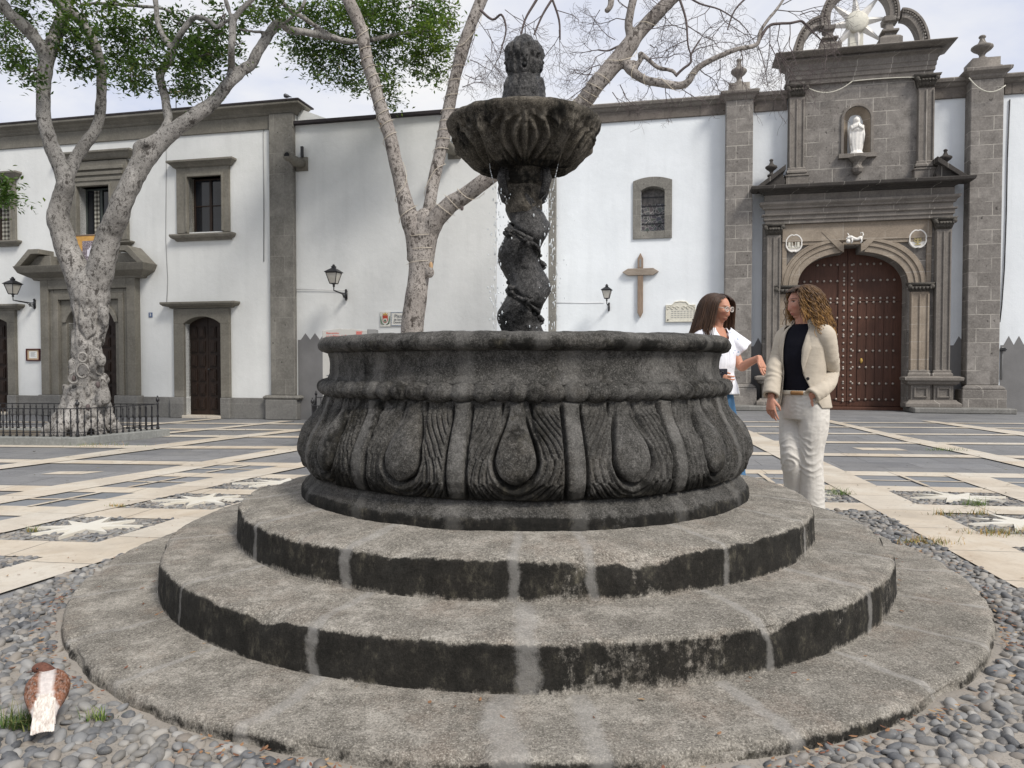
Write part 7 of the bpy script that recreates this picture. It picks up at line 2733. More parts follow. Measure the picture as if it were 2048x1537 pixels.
def head_mesh(n=96, m=80):
    th = np.linspace(-PI, PI, n, endpoint=False)
    ph = np.linspace(.02, PI - .02, m)
    T, Pp = np.meshgrid(th, ph, indexing='ij')
    x = np.sin(Pp) * np.sin(T); y = -np.sin(Pp) * np.cos(T); z = np.cos(Pp)
    X, Y, Z = x * .072, y * .092 + .008, z * .116
    low = sstep(.0, -.11, Z)
    X = X * (1 - .38 * low)
    Y = np.where(Y < 0, Y * (1 - .10 * low), Y * (1 - .35 * low))
    front = (Y < -.02)
    g = lambda x0, z0, sx, sz: np.exp(-((X - x0) / sx) ** 2 - ((Z - z0) / sz) ** 2) * front
    Y = np.where(front & (Z > -.08), np.maximum(Y, -.078 - .012 * np.cos(np.clip(X / .07, -1, 1) * PI / 2)), Y)
    nose = np.exp(-(X / (.010 + .007 * sstep(.01, -.04, Z))) ** 2) * np.interp(Z, [-.060, -.047, -.040, .0, .028], [0, .55, 1.0, .42, .05]) * front
    Y = Y - .021 * nose - .013 * np.exp(-(X / .034) ** 2 - ((Z + .078) / .030) ** 2) * front
    Y = Y - .007 * (g(.027, .034, .02, .010) + g(-.027, .034, .02, .010))
    Y = Y + .011 * (g(.031, .016, .014, .010) + g(-.031, .016, .014, .010))
    Y = Y - .009 * g(0, -.066, .022, .006) - .010 * g(0, -.078, .019, .006) + .007 * g(0, -.0715, .024, .003)
    Y = Y + .005 * g(0, -.088, .03, .005)
    Y = Y - .014 * g(0, -.102, .022, .012)
    Y = Y - .006 * (g(.04, -.02, .018, .02) + g(-.04, -.02, .018, .02))
    V = np.stack([X, Y, Z], -1).reshape(-1, 3)
    F = grid_faces(n, m, True).tolist()
    c0, c1 = len(V), len(V) + 1
    V = np.vstack([V, [[0, .008, .116], [0, -.01, -.116]]])
    for i in range(n):
        j = (i + 1) % n
        F.append([i * m, j * m, c0]); F.append([j * m + m - 1, i * m + m - 1, c1])
    return V, F


HEADV, HEADF = head_mesh()


def xf(V, M4): return [tuple(M4 @ Vector(v)) for v in V]


def frame(origin, down, side):
    """matrix whose -Z is 'down' (finger direction) and +X is 'side'"""
    zc = -Vector(down).normalized()
    xc = Vector(side); xc = (xc - zc * xc.dot(zc)).normalized()
    yc = zc.cross(xc)
    M4 = Matrix((xc, yc, zc)).transposed().to_4x4()
    M4.translation = Vector(origin)
    return M4


def hand_parts(mb, M4, curl=(.5, .55, .6, .7), thumb=.5, mirror=1, spread=.10, s=1.0):
    """palm and five fingers; -Z fingers, +Y palm side, thumb on +X*mirror side"""
    tmp = MB()
    tmp.tube([(0, 0, .015), (.0, 0, -.02), (0, .002, -.055), (0, .004, -.088)], [.024, .030, .037, .036], 14)
    tmp.v = [(v[0], v[1] * .52, v[2]) for v in tmp.v]
    lens = ((.040, .026, .021), (.044, .029, .023), (.041, .027, .022), (.032, .021, .019))
    for i in range(4):
        x0 = (.030 - .0205 * i) * mirror
        a = (1.5 - i) * spread * mirror
        p = Vector((x0, .003, -.084 + (.004 if i in (0, 2) else 0) + (.010 if i == 3 else 0)))
        pts = [Vector((x0 * .9, .003, -.06)), p]
        ang = .12
        for k, L in enumerate(lens[i]):
            ang += curl[i] * (.55, .75, .5)[k]
            d = Vector((math.sin(a) * math.cos(ang), math.sin(ang), -math.cos(ang) * math.cos(a)))
            p = p + d * L * .95
            pts.append(p)
        rr = [.0095, .0095, .0088, .008, .0062]
        S = smooth_path([(q.x, q.y, q.z, r) for q, r in zip(pts, rr)], 3)
        tmp.tube([q[:3] for q in S], [q[3] for q in S], 10)
        tmp.ball(pts[-1], .0062, 8, 6)
    t = thumb
    pts = [Vector((.014 * mirror, .004, -.014)), Vector((.032 * mirror, .010, -.036)), Vector(((.044 + .012 * (1 - t)) * mirror, .020 + .01 * t, -.062)), Vector(((.042 + .02 * (1 - t)) * mirror, .028 + .016 * t, -.086))]
    S = smooth_path([(q.x, q.y, q.z, r) for q, r in zip(pts, (.014, .0135, .0105, .0078))], 4)
    tmp.tube([q[:3] for q in S], [q[3] for q in S], 10)
    tmp.ball(pts[-1], .0078, 8, 6)
    mb.add([M4 @ (Vector(v) * s) for v in tmp.v], tmp.f)


def limb(mb, pts, n=16):
    S = smooth_path(pts, 5)
    mb.tube([q[:3] for q in S], [q[3] for q in S], n)


def skin_mat():
    m = M('skin', .55, .35)
    a_ = m.n('ShaderNodeAttribute', attribute_name='Col')
    c = m.mix(m.mul(m.rng(m.noise(60, 4, .6), .4, .7), .2), a_.outputs['Color'], (.30, .12, .08))
    m.b.inputs['Subsurface Weight'].default_value = .12
    m.b.inputs['Subsurface Radius'].default_value = (.01, .004, .002)
    m.b.inputs['Subsurface Scale'].default_value = .6
    return m.done(c, m.bump(m.noise(220, 3, .6), .1, .002))


MAT['skin'] = skin_mat()


def paint_skin(o, HM, tone, lip, brow):
    inv = HM.inverted()
    me = o.data
    n = len(me.vertices)
    co = np.empty(n * 3, dtype=np.float32); me.vertices.foreach_get('co', co); co = co.reshape(-1, 3)
    A4 = np.array(inv)
    L = co @ A4[:3, :3].T + A4[:3, 3]
    col = np.tile(np.array(tone), (n, 1))
    X, Y, Z = L[:, 0], L[:, 1], L[:, 2]
    fr = (Y < -.045) & (np.abs(X) < .08) & (np.abs(Z) < .14)
    def blend(mask, c):
        nonlocal col
        col = col * (1 - mask[:, None]) + np.array(c) * mask[:, None]
    g = lambda x0, z0, sx, sz, p=2: np.exp(-np.abs((X - x0) / sx) ** p - np.abs((Z - z0) / sz) ** p) * fr
    blend(.55 * (g(.038, -.03, .022, .018) + g(-.038, -.03, .022, .018) + .8 * g(0, -.035, .012, .012)), (.42, .15, .11))
    blend(np.clip(g(0, -.0725, .023, .009, 4), 0, 1) * .75, lip)
    blend(np.clip(g(0, -.0725, .021, .0016, 2), 0, 1) * .8, (.12, .03, .025))
    for s in (-1, 1):
        blend(np.clip(g(s * .031, .036, .019, .0045, 4), 0, 1) * .8, brow)
        blend(np.clip(g(s * .031, .0165, .0135, .006, 4), 0, 1) * .85, (.40, .35, .31))
        blend(np.clip(g(s * .031, .0165, .0058, .0058, 4), 0, 1), (.03, .018, .012))
        blend(np.clip(g(s * .031, .0225, .015, .0022, 4), 0, 1) * .85, (.05, .025, .018))
        blend(np.clip(g(s * .0085, -.0475, .004, .003, 2), 0, 1) * .7, (.10, .03, .025))
    a = me.attributes.new('Col', 'FLOAT_COLOR', 'POINT')
    a.data.foreach_set('color', np.c_[np.clip(col, 0, 1), np.ones(n)].astype(np.float32).ravel())


def displace_np(o, fn):
    me = o.data
    n = len(me.vertices)
    co = np.empty(n * 3, dtype=np.float32); me.vertices.foreach_get('co', co); co = co.reshape(-1, 3)
    no = np.empty(n * 3, dtype=np.float32); me.vertices.foreach_get('normal', no); no = no.reshape(-1, 3)
    co = co + no * fn(co, no)[:, None]
    me.vertices.foreach_set('co', co.astype(np.float32).ravel())
    me.update()


def fabric(name, col, weave=320, var=.12, rough=.9, bump=.25):
    m = M(name, rough, .12)
    c = m.ramp(m.noise(9, 5, .6), [(.3, tuple(x * (1 - var) for x in col)), (.7, tuple(min(1, x * (1 + var)) for x in col))])
    c = m.mix(m.mul(m.noise(weave, 2, .5, (1, 1, .25)), .3), c, tuple(x * .7 for x in col))
    nb = m.bump(m.noise(8, 4, .6, (1, 1, 2.2)), .30, .02)
    return m.done(c, m.bump(m.noise(weave, 2, .5), bump * .4, .001, nb))


MAT['linen_jacket'] = fabric('beige_linen', (.50, .445, .365))
MAT['linen_trousers'] = fabric('off_white_linen', (.60, .575, .53))
MAT['black_top'] = fabric('black_jersey', (.008, .008, .013), 300, .2, .8)
MAT['white_belt'] = simple('white_belt_leather', (.62, .58, .5), .5, .1, 10, .1)
MAT['tan_leather'] = simple('tan_leather', (.28, .15, .06), .5, .2, 14, .1)
MAT['button'] = simple('dark_button', (.01, .01, .012), .35, .1, 5, 0)
m = M('printed_cotton', .9, .12)
v = m.vor(24, 'F1')
cc = m.mix(m.mul(m.rng(v, .18, .26, 1, 0), m.rng(m.noise(22, 3, .5), .45, .6)), (.76, .77, .82), (.34, .40, .52))
MAT['white_blouse'] = m.done(cc, m.bump(m.noise(16, 4, .6, (1.6, 1.6, .6)), .4, .02))
m = M('blue_denim', .85, .15)
c = m.ramp(m.noise(6, 6, .65, (1, 1, .5)), [(.3, (.022, .075, .165)), (.7, (.055, .15, .28))])
c = m.mix(m.mul(m.noise(260, 2, .5), .3), c, (.16, .26, .38))
MAT['denim'] = m.done(c, m.bump(m.noise(13, 5, .6), .4, .02))
m = M('hair', .5, .35)
a_ = m.n('ShaderNodeAttribute', attribute_name='Col')
c = m.mix(m.mul(m.rng(m.noise(90, 3, .6, (1, 1, .2)), .4, .65), .45), a_.outputs['Color'], (.02, .012, .008))
MAT['hair'] = m.done(c, m.bump(m.noise(160, 3, .6, (1, 1, .12)), .4, .004))
MAT['shoe'] = simple('pale_canvas_shoe', (.55, .53, .5), .8, .1, 10, .1)


def leg_shape(mb, hip, knee, ankle, toe, r=(.055, .046, .038)):
    limb(mb, [(*hip, r[0]), (*(np.array(hip) * .5 + np.array(knee) * .5), r[0] * .9), (*knee, r[1]), (*(np.array(knee) * .6 + np.array(ankle) * .4), r[1] * .95), (*ankle, r[2])])
    a, t = np.array(ankle), np.array(toe)
    limb(mb, [(*(a + [0, 0, -.02]), .045), (*(a * .5 + t * .5 + [0, 0, -.015]), .042), (*t, .03)], 12)


def arm_shape(mb, sh, el, wr, r=(.042, .036, .025), mid=None):
    sh, el, wr = map(np.array, (sh, el, wr))
    limb(mb, [(*sh, r[0]), (*(np.array(mid) if mid is not None else sh * .5 + el * .5), r[0] * .92), (*el, r[1]), (*(el * .65 + wr * .35), r[1] * 1.0), (*wr, r[2])], 14)


def torso_shape(mb, keys):
    z, cx, cy, rx, ry = interp_rings(keys)
    V, F = rings(np.stack([cx, cy, z], -1), rx, ry, 0, 30)
    mb.add(V, F)


def sleeve_into(V, F, pts, n=36, m=90, wr=.006, seed=0, cuff=True):
    S = smooth_path(pts, 12)
    d = np.r_[0, np.cumsum(np.linalg.norm(np.diff(S[:, :3], axis=0), axis=1))]
    ss = np.linspace(0, d[-1], m)
    S = np.stack([np.interp(ss, d, S[:, k]) for k in range(4)], -1)
    P = S[:, :3]
    T = np.gradient(P, axis=0); T /= np.linalg.norm(T, axis=1)[:, None]
    u = np.cross(T[0], [0.1, 1, 0.0]); u /= np.linalg.norm(u)
    base = len(V)
    th = np.linspace(0, 2 * PI, n, endpoint=False)
    for i in range(m):
        u = u - T[i] * u.dot(T[i]); u /= np.linalg.norm(u)
        w = np.cross(T[i], u)
        dirs = np.cos(th)[:, None] * u + np.sin(th)[:, None] * w
        q = P[i] + S[i, 3] * dirs
        ang = ss[i] * 120 + 2.2 * np.sin(th + seed + ss[i] * 9) + 6 * vnoise(q, 11, 2)
        mid = math.exp(-((ss[i] / d[-1] - .58) / .30) ** 2)
        w_ = (np.sin(ang) * .5 + .5) ** 2 - .35
        r = S[i, 3] + wr * 1.3 * w_ * (.15 + .85 * mid) * np.clip(.5 + 1.2 * vnoise(q + 3.0, 9, 2), 0, 1.2) + wr * .7 * vnoise(q, 16, 2)
        V.extend((P[i] + r[:, None] * dirs).tolist())
    for i in range(m - 1):
        for q in range(n):
            r2 = (q + 1) % n
            F.append((base + i * n + q, base + i * n + r2, base + (i + 1) * n + r2, base + (i + 1) * n + q))
    # inner turn-up so that the cuff has thickness
    i = m - 1
    b2 = len(V)
    for q in range(n):
        p = np.array(V[base + i * n + q]); c = P[i]
        V.append((c + (p - c) * .86).tolist())
    b3 = len(V)
    for q in range(n):
        p = np.array(V[base + i * n + q]); c = P[i]
        V.append((c + (p - c) * .8 - T[i] * .05).tolist())
    for q in range(n):
        r2 = (q + 1) % n
        F.append((base + i * n + q, base + i * n + r2, b2 + r2, b2 + q)); F.append((b2 + q, b2 + r2, b3 + r2, b3 + q))


def open_shell(V, F, keys, gL, gR, n=70, m=60, wr=.004, thick=.006):
    """coat shell: ellipses with a front gap from -gL to +gR (radians from -y)"""
    z, cx, cy, rx, ry = interp_rings(keys, m)
    base = len(V)
    for i in range(m):
        a0 = np.interp(z[i], *gR); a1 = 2 * PI - np.interp(z[i], *gL)
        th = np.linspace(a0, a1, n)
        q = np.stack([cx[i] + rx[i] * np.sin(th), cy[i] - ry[i] * np.cos(th), np.full(n, z[i])], -1)
        k = 1 + (wr * 9) * vnoise(q * np.array([1, 1, .55]), 9, 3)
        q[:, 0] = cx[i] + (q[:, 0] - cx[i]) * k; q[:, 1] = cy[i] + (q[:, 1] - cy[i]) * k
        V.extend(q.tolist())
    for i in range(m - 1):
        for q in range(n - 1):
            F.append((base + i * n + q, base + i * n + q + 1, base + (i + 1) * n + q + 1, base + (i + 1) * n + q))


def solid(o, t=.006, off=-1):
    m = o.modifiers.new('s', 'SOLIDIFY'); m.thickness = t; m.offset = off
    return o


def strands(mats, spec, name, parent, cap=None):
    """spec: list of (points Nx3, r0, r1, colours (c0,c1)) -> tubes with a colour attribute"""
    V, F, Cc = [], [], []
    for P, r0, r1, c0, c1 in spec:
        k = len(P)
        n = 5
        T = np.gradient(P, axis=0); T /= np.linalg.norm(T, axis=1)[:, None] + 1e-9
        u = np.cross(T[0], [.37, .51, .2]); u /= np.linalg.norm(u)
        b = len(V)
        for i in range(k):
            u = u - T[i] * u.dot(T[i]); u /= np.linalg.norm(u) + 1e-9
            w = np.cross(T[i], u)
            t = i / (k - 1)
            r = (r0 + (r1 - r0) * t) * (1 if i < k - 1 else .3)
            for q in range(n):
                a = 2 * PI * q / n
                V.append((P[i] + r * (math.cos(a) * u + math.sin(a) * w)).tolist())
                Cc.append([c0[j] + (c1[j] - c0[j]) * t for j in range(3)])
        for i in range(k - 1):
            for q in range(n):
                r2 = (q + 1) % n
                F.append((b + i * n + q, b + i * n + r2, b + (i + 1) * n + r2, b + (i + 1) * n + q))
    if cap is not None:
        cv, cf, cc = cap
        b = len(V)
        V.extend(cv); Cc.extend(cc); F.extend([tuple(b + i for i in f) for f in cf])
    me = bpy.data.meshes.new(name)
    me.from_pydata(V, [], F); me.update()
    a = me.attributes.new('Col', 'FLOAT_COLOR', 'POINT')
    a.data.foreach_set('color', np.c_[np.array(Cc), np.ones(len(Cc))].astype(np.float32).ravel())
    return link_mesh(name, me, mats, parent, True)


def skull_cap(HM, grow=1.10, face=-.3, zmin=-.08, col=(.08, .04, .02)):
    V, F = [], []
    n, m_ = 40, 24
    keep = {}
    for i in range(n):
        for j in range(m_):
            t = -PI + 2 * PI * i / n; p = .03 + (PI * .72) * j / (m_ - 1)
            x, y, z = math.sin(p) * math.sin(t), -math.sin(p) * math.cos(t), math.cos(p)
            q = Vector((x * .074 * grow, y * .094 * grow + .010, z * .118 * grow))
            if y < -.15:       # hairline: pull forehead hair up
                lim = .055 + .03 * (1 - abs(x))
                if q.z < lim: q = Vector((q.x, q.y * .82, q.z))
            keep[(i, j)] = len(V)
            V.append(tuple(HM @ q))
    for i in range(n):
        for j in range(m_ - 1):
            t = -PI + 2 * PI * (i + .5) / n; p = .03 + (PI * .72) * (j + .5) / (m_ - 1)
            x, y, z = math.sin(p) * math.sin(t), -math.sin(p) * math.cos(t), math.cos(p)
            if y < .0 and z < .62 + .25 * (1 - abs(x)) and abs(x) < .95: continue
            F.append((keep[(i, j)], keep[(i, j + 1)], keep[((i + 1) % n, j + 1)], keep[((i + 1) % n, j)]))
    return V, F, [col] * len(V)


# ---------------------------------------------------------------- woman in the beige jacket
gB = ground(1603, 1030)
YAW = -R(56)
RB = np.array([[math.cos(YAW), -math.sin(YAW)], [math.sin(YAW), math.cos(YAW)]])
def LW(dx, dy, z):      # world offsets -> body-local
    v = RB.T @ np.array([dx, dy]); return (v[0], v[1], z)
mb = MB()
torso_shape(mb, [(.74, 0, .01, .12, .085), (.82, 0, .012, .135, .095), (.92, 0, .0, .125, .085), (1.02, 0, -.005, .132, .095), (1.15, 0, -.005, .148, .108), (1.25, 0, .0, .145, .088), (1.33, 0, .01, .135, .066), (1.375, 0, .012, .085, .06), (1.40, 0, .01, .052, .052)])
hB = LW(-.025, -.005, 1.535)
limb(mb, [(0, .015, 1.34, .058), (*(np.array([0, .015, 1.40]) * .6 + np.array([hB[0], hB[1], 1.40]) * .4), .052), (hB[0] * .8, hB[1] * .8 + .01, 1.47, .050)])
HYAW = math.atan2(-1.0, .10) - YAW        # face points to the left of the picture
HMB = Matrix.Translation(hB) @ Matrix.Rotation(HYAW, 4, 'Z') @ Matrix.Rotation(R(4), 4, 'X')
mb.add(xf(HEADV, HMB), HEADF)
for s in (-1, 1): 
    e = MB(); e.ball((s * .071, .012, -.004), (.010, .020, .030), 10, 8); mb.add(xf(e.v, HMB), e.f)
shL, shR = (.165, .01, 1.325), (-.165, .01, 1.325)
elL, wrL = LW(.215, .05, 1.045), LW(.0, -.165, .875)
elR, wrR = LW(-.185, .055, 1.075), LW(-.245, -.04, .855)
arm_shape(mb, (.15, .01, 1.31), elL, wrL, (.03, .028, .024), np.array([.195, .015, 1.18]) * .6 + np.array(elL) * .4); arm_shape(mb, (-.15, .01, 1.31), elR, wrR, (.03, .028, .024), np.array([-.195, .01, 1.18]) * .6 + np.array(elR) * .4)
hand_parts(mb, frame(wrR, LW(-.02, -.03, -1), LW(.4, -.6, 0)), (.30, .38, .45, .55), .45, 1)
hand_parts(mb, frame((wrL[0] - .02, wrL[1] + .025, wrL[2]), (-.42, .50, -1), LW(-.4, -.8, 0)), (.12, .12, .12, .12), .3, 1)
fl, fr_ = LW(.055, -.06, .0), LW(-.02, .05, .0)
leg_shape(mb, (.085, .01, .78), (*LW(.035, -.06, .43)[:2], .43), (fl[0], fl[1], .085), (*LW(-.02, -.17, .0)[:2], .04))
leg_shape(mb, (-.085, .01, .78), (*LW(-.075, -.02, .43)[:2], .43), (fr_[0], fr_[1], .085), (*LW(-.12, -.02, .0)[:2], .04))
PB = mb.build('person', MAT['skin'])
PB.location = (gB.x, gB.y, 0)
PB.rotation_euler = (0, 0, YAW)
remesh(PB, .0042, 1, .25)
paint_skin(PB, HMB, (.50, .255, .18), (.36, .10, .085), (.05, .03, .02))
tag(PB, 'woman in beige linen jacket and off white trousers, one hand in her pocket', 'person', 'two women talking beside the fountain')
# top
mb = MB()
torso_shape(mb, [(.893, 0, .0, .150, .110), (.92, 0, -.004, .150, .111), (1.02, 0, -.008, .140, .106), (1.15, 0, -.010, .158, .122), (1.25, 0, -.004, .168, .112), (1.33, 0, .008, .156, .085), (1.385, 0, .012, .082, .068)])
o = mb.build('top', MAT['black_top'], PB, True)
# trousers
mb = MB()
torso_shape(mb, [(.70, 0, .01, .165, .125), (.76, 0, .012, .178, .135), (.83, 0, .01, .172, .130), (.90, 0, .002, .156, .116)])
limb(mb, [(.088, .01, .80, .098), (.090, .0, .66, .103), (*LW(.035, -.07, .43), .087), (*LW(.05, -.06, .22), .084), (*LW(.055, -.06, .045), .088)], 24)
limb(mb, [(-.088, .01, .80, .098), (-.086, .01, .66, .100), (*LW(-.075, -.015, .43), .084), (*LW(-.04, .03, .22), .078), (*LW(-.025, .04, .05), .080)], 24)
limb(mb, [(.0, .012, .80, .10), (.0, .012, .70, .075), (.01, .0, .60, .045)], 16)
o = mb.build('trousers', MAT['linen_trousers'], PB)
remesh(o, .0065, 2, .5)
def fold(c, fr, amp, wob):
    ph = c[:, 2] * fr + wob * vnoise(c * np.array([1, 1, .6]), 8, 3)
    w = np.sin(ph) * .5 + .5
    return amp * (w ** 2.2 - .3) * np.clip(vnoise(c + 5.0, 6.5, 2) + .12, 0, 1) * 1.8


displace_np(o, lambda c, n: fold(c, 105, .005, 16) * sstep(.87, .76, c[:, 2]) + fold(c + 3.3, 170, .003, 22) + .009 * vnoise(c * np.array([1, 1, .3]), 12, 3))
mb = MB()
z_, cx_, cy_, rx_, ry_ = interp_rings([(.878, 0, .003, .162, .121), (.908, 0, .001, .158, .118)], 4)
V_, F_ = rings(np.stack([cx_, cy_, z_], -1), rx_, ry_, 0, 40, False)
mb.add(V_, F_)
solid(mb.build('belt', MAT['white_belt'], PB, True), .006, 1)
mb = MB()
a0 = .15
pts = [(.166 * math.sin(a), .002 - .126 * math.cos(a), .892) for a in np.linspace(-.05, .5, 9)]
mb.tube(pts, .012, 8)
mb.v = [(v[0], v[1], .892 + (v[2] - .892) * 1.2) for v in mb.v]
mb.build('belt_buckle', MAT['tan_leather'], PB, True)
# jacket body + sleeves
V, F = [], []
KJ = [(.785, 0, .02, .192, .160), (.84, 0, .015, .186, .150), (.92, 0, .005, .172, .134), (1.02, 0, .0, .158, .122), (1.12, 0, -.002, .166, .130), (1.22, 0, .0, .180, .126), (1.30, 0, .008, .182, .106), (1.345, 0, .012, .150, .088), (1.385, 0, .018, .088, .072), (1.405, 0, .02, .074, .066)]
gR_ = ([.77, .84, .95, 1.02, 1.10, 1.2, 1.3, 1.4], [1.25, 1.02, .72, .52, .44, .42, .48, .75])
gL_ = ([.77, .84, .95, 1.02, 1.10, 1.2, 1.3, 1.4], [.62, .52, .50, .50, .50, .48, .5, .75])
open_shell(V, F, KJ, gL_, gR_, 80, 70, .005)
sleeve_into(V, F, [(.120, .012, 1.325, .054), (.170, .012, 1.295, .062), (*(np.array([.195, .015, 1.18]) * .6 + np.array(elL) * .4), .060), (*elL, .058), (*LW(.13, -.09, .955), .056), (*(np.array(wrL) + [0, 0, -.004]), .050)], seed=1, wr=.007)
sleeve_into(V, F, [(-.120, .012, 1.325, .054), (-.170, .012, 1.295, .060), (*(np.array([-.195, .01, 1.18]) * .6 + np.array(elR) * .4), .057), (*elR, .053), (*(np.array(elR) * .5 + np.array(wrR) * .5), .053), (*(np.array(wrR) + [0, 0, .02]), .053)], seed=2)
o = mesh_from('jacket', V, F, MAT['linen_jacket'], PB)
solid(o, .006, 1)
# lapels and collar
def lapel(side):
    V, F = [], []
    zs = np.linspace(1.06, 1.36, 16)
    z, cx, cy, rx, ry = interp_rings(KJ, 70)
    for zz in zs:
        g_ = np.interp(zz, *(gR_ if side > 0 else gL_))
        w = .30 * math.sin(PI * (zz - 1.06) / .42) ** .8 + .02
        for k in range(4):
            a = (g_ + w * k / 3) * side
            rxx, ryy = np.interp(zz, z, rx) + .010 - .002 * k, np.interp(zz, z, ry) + .010 - .002 * k
            V.append((rxx * math.sin(a), np.interp(zz, z, cy) - ryy * math.cos(a), zz - .01 * k))
    for i in range(15):
        for k in range(3):
            a = i * 4 + k
            F.append((a, a + 1, a + 5, a + 4))
    return solid(mesh_from('lapel', V, F, MAT['linen_jacket'], PB), .004, 1)
lapel(1); lapel(-1)
V, F = [], []
th = np.linspace(.8, 2 * PI - .8, 30)
for k, (rr, zz) in enumerate(((.074, 1.40), (.080, 1.425), (.092, 1.405), (.100, 1.375))):
    for a in th: V.append((rr * math.sin(a) * 1.1, .02 - rr * math.cos(a) * .95, zz + .02 * (math.cos(a) * -.5)))
for k in range(3):
    for i in range(29): F.append((k * 30 + i, k * 30 + i + 1, (k + 1) * 30 + i + 1, (k + 1) * 30 + i))
solid(mesh_from('collar', V, F, MAT['linen_jacket'], PB), .004, 1)
mb = MB()
for zz in (.995,):
    z, cx, cy, rx, ry = interp_rings(KJ, 70)
    g_ = np.interp(zz, *gR_) + .10
    p = Vector((np.interp(zz, z, rx) * math.sin(g_), np.interp(zz, z, cy) - np.interp(zz, z, ry) * math.cos(g_), zz))
    n_ = Vector((p.x, p.y, 0)).normalized()
    mb.tube([p + n_ * .004, p + n_ * .012], [.011, .011], 12)
mb.build('button', MAT['button'], PB)
# pocket flap
z, cx, cy, rx, ry = interp_rings(KJ, 70)
V, F = [], []
for i in range(8):
    a = 1.15 + .075 * i
    for zz in (.955, .905):
        V.append(((np.interp(zz, z, rx) + .010) * math.sin(a), np.interp(zz, z, cy) - (np.interp(zz, z, ry) + .010) * math.cos(a), zz))
    if i: F.append((2 * i - 2, 2 * i, 2 * i + 1, 2 * i - 1))
solid(mesh_from('pocket_flap', V, F, MAT['linen_jacket'], PB), .004, 1)
# shoes
for f, dx, dy in ((LW(.045, -.09, .0), -.07, -.09), (LW(-.04, .03, .0), -.10, -.02)):
    t_ = LW(dx, dy, 0)
    mb = MB()
    S = smooth_path([(f[0] - t_[0] * .5, f[1] - t_[1] * .5, .045, .038), (f[0], f[1], .05, .043), (f[0] + t_[0] * .7, f[1] + t_[1] * .7, .038, .040), (f[0] + t_[0] * 1.4, f[1] + t_[1] * 1.4, .028, .028)], 4)
    mb.tube([q[:3] for q in S], [q[3] for q in S], 12)
    mb.v = [(v[0], v[1], max(v[2], .004)) for v in mb.v]
    mb.build('shoe', MAT['shoe'], PB, True)
# curly hair
rg = random.Random(77)
spec = []
for k in range(1500):
    # root on the scalp (head-local, face -y)
    t = rg.uniform(.62, 2 * PI - .62)
    p = rg.uniform(.05, 1.75)
    if abs(math.sin(t)) < .97 and math.cos(t) > .1 and p > .75: p = rg.uniform(.15, .75)
    x, y, z = math.sin(p) * math.sin(t), -math.sin(p) * math.cos(t), math.cos(p)
    root = Vector((x * .076, y * .097 + .010, z * .120))
    outw = Vector((x, y * .8 + .25, 0)); outw = outw.normalized() if outw.length > .01 else Vector((0, 1, 0))
    Lh = rg.uniform(.20, .33) * (1.0 if z > -.2 else .8)
    N_ = 22
    ph, w, am = rg.uniform(0, 6.28), rg.uniform(16, 26), rg.uniform(.006, .013)
    P = []
    pos = root.copy()
    d = (outw * .9 + Vector((0, .15, .55 if z > .3 else .1))).normalized()
    for i in range(N_):
        u = i / (N_ - 1)
        down = Vector((outw.x * .20, outw.y * .22 + .05, -1)).normalized()
        dd = d.lerp(down, min(1, u * 3.2)).normalized()
        pos = pos + dd * (Lh / N_)
        # keep outside skull
        e = Vector((pos.x / .082, (pos.y - .01) / .104, pos.z / .126))
        if e.length < 1.0:
            e.normalize(); pos = Vector((e.x * .082, e.y * .104 + .01, e.z * .126))
        if pos.y < -.045 and pos.z < .06 and abs(pos.x) < .085:       # off the face
            pos.x = math.copysign(.085, pos.x if abs(pos.x) > 1e-4 else 1); 
        am_ = am * min(1, u * 2.5 + .1)
        P.append(pos + Vector((math.cos(ph + w * u) * am_, math.sin(ph + w * u) * am_ * .9, math.sin(ph * 2 + w * u) * am_ * .4)))
    g_ = rg.random()
    back = y > .1
    c0 = (.045 + .03 * g_, .024 + .016 * g_, .013 + .008 * g_)
    gold = rg.random()
    c1 = (.30 + .16 * gold, .165 + .09 * gold, .05 + .03 * gold) if gold > .25 else (.12, .06, .028)
    spec.append((np.array([tuple(HMB @ q) for q in P]), rg.uniform(.0024, .0045), .0018, c0, c1))
# sweep of hair over the brow
for k in range(40):
    x0 = rg.uniform(-.045, .06)
    P = []
    for i in range(12):
        u = i / 11
        P.append(Vector((x0 + (.04 if x0 > 0 else -.045) * u ** 1.5 * 1.1, -.072 - .016 * math.sin(u * PI) + .085 * u, .085 + .038 * math.sin(u * PI * .8) - .03 * u + rg.uniform(-.003, .003))))
    spec.append((np.array([tuple(HMB @ q) for q in P]), .0065, .004, (.05, .03, .018), (.10, .055, .03)))
strands(MAT['hair'], spec, 'hair', PB, skull_cap(HMB, 1.09, col=(.055, .03, .017)))

# ---------------------------------------------------------------- woman in the white blouse
pA = at(1432, 800, 6.35)
AX, AY = pA.x, 6.35
YA = R(34)
RA = np.array([[math.cos(YA), -math.sin(YA)], [math.sin(YA), math.cos(YA)]])
def LA(dx, dy, z):
    v = RA.T @ np.array([dx, dy]); return (v[0], v[1], z)
mb = MB()
torso_shape(mb, [(.76, 0, .01, .12, .085), (.84, 0, .012, .135, .095), (.95, 0, .0, .122, .085), (1.05, 0, -.005, .13, .094), (1.18, 0, -.005, .146, .108), (1.28, 0, .0, .142, .088), (1.36, 0, .01, .132, .066), (1.40, 0, .012, .082, .06), (1.425, 0, .01, .052, .052)])
hA = LA(.02, -.03, 1.556)
limb(mb, [(0, .015, 1.37, .057), (hA[0] * .4, hA[1] * .4 + .01, 1.43, .050), (hA[0] * .8, hA[1] * .8 + .01, 1.50, .049)])
HYA = math.atan2(.66, .75) - YA
HMA = Matrix.Translation(hA) @ Matrix.Rotation(HYA, 4, 'Z') @ Matrix.Rotation(R(10), 4, 'X')
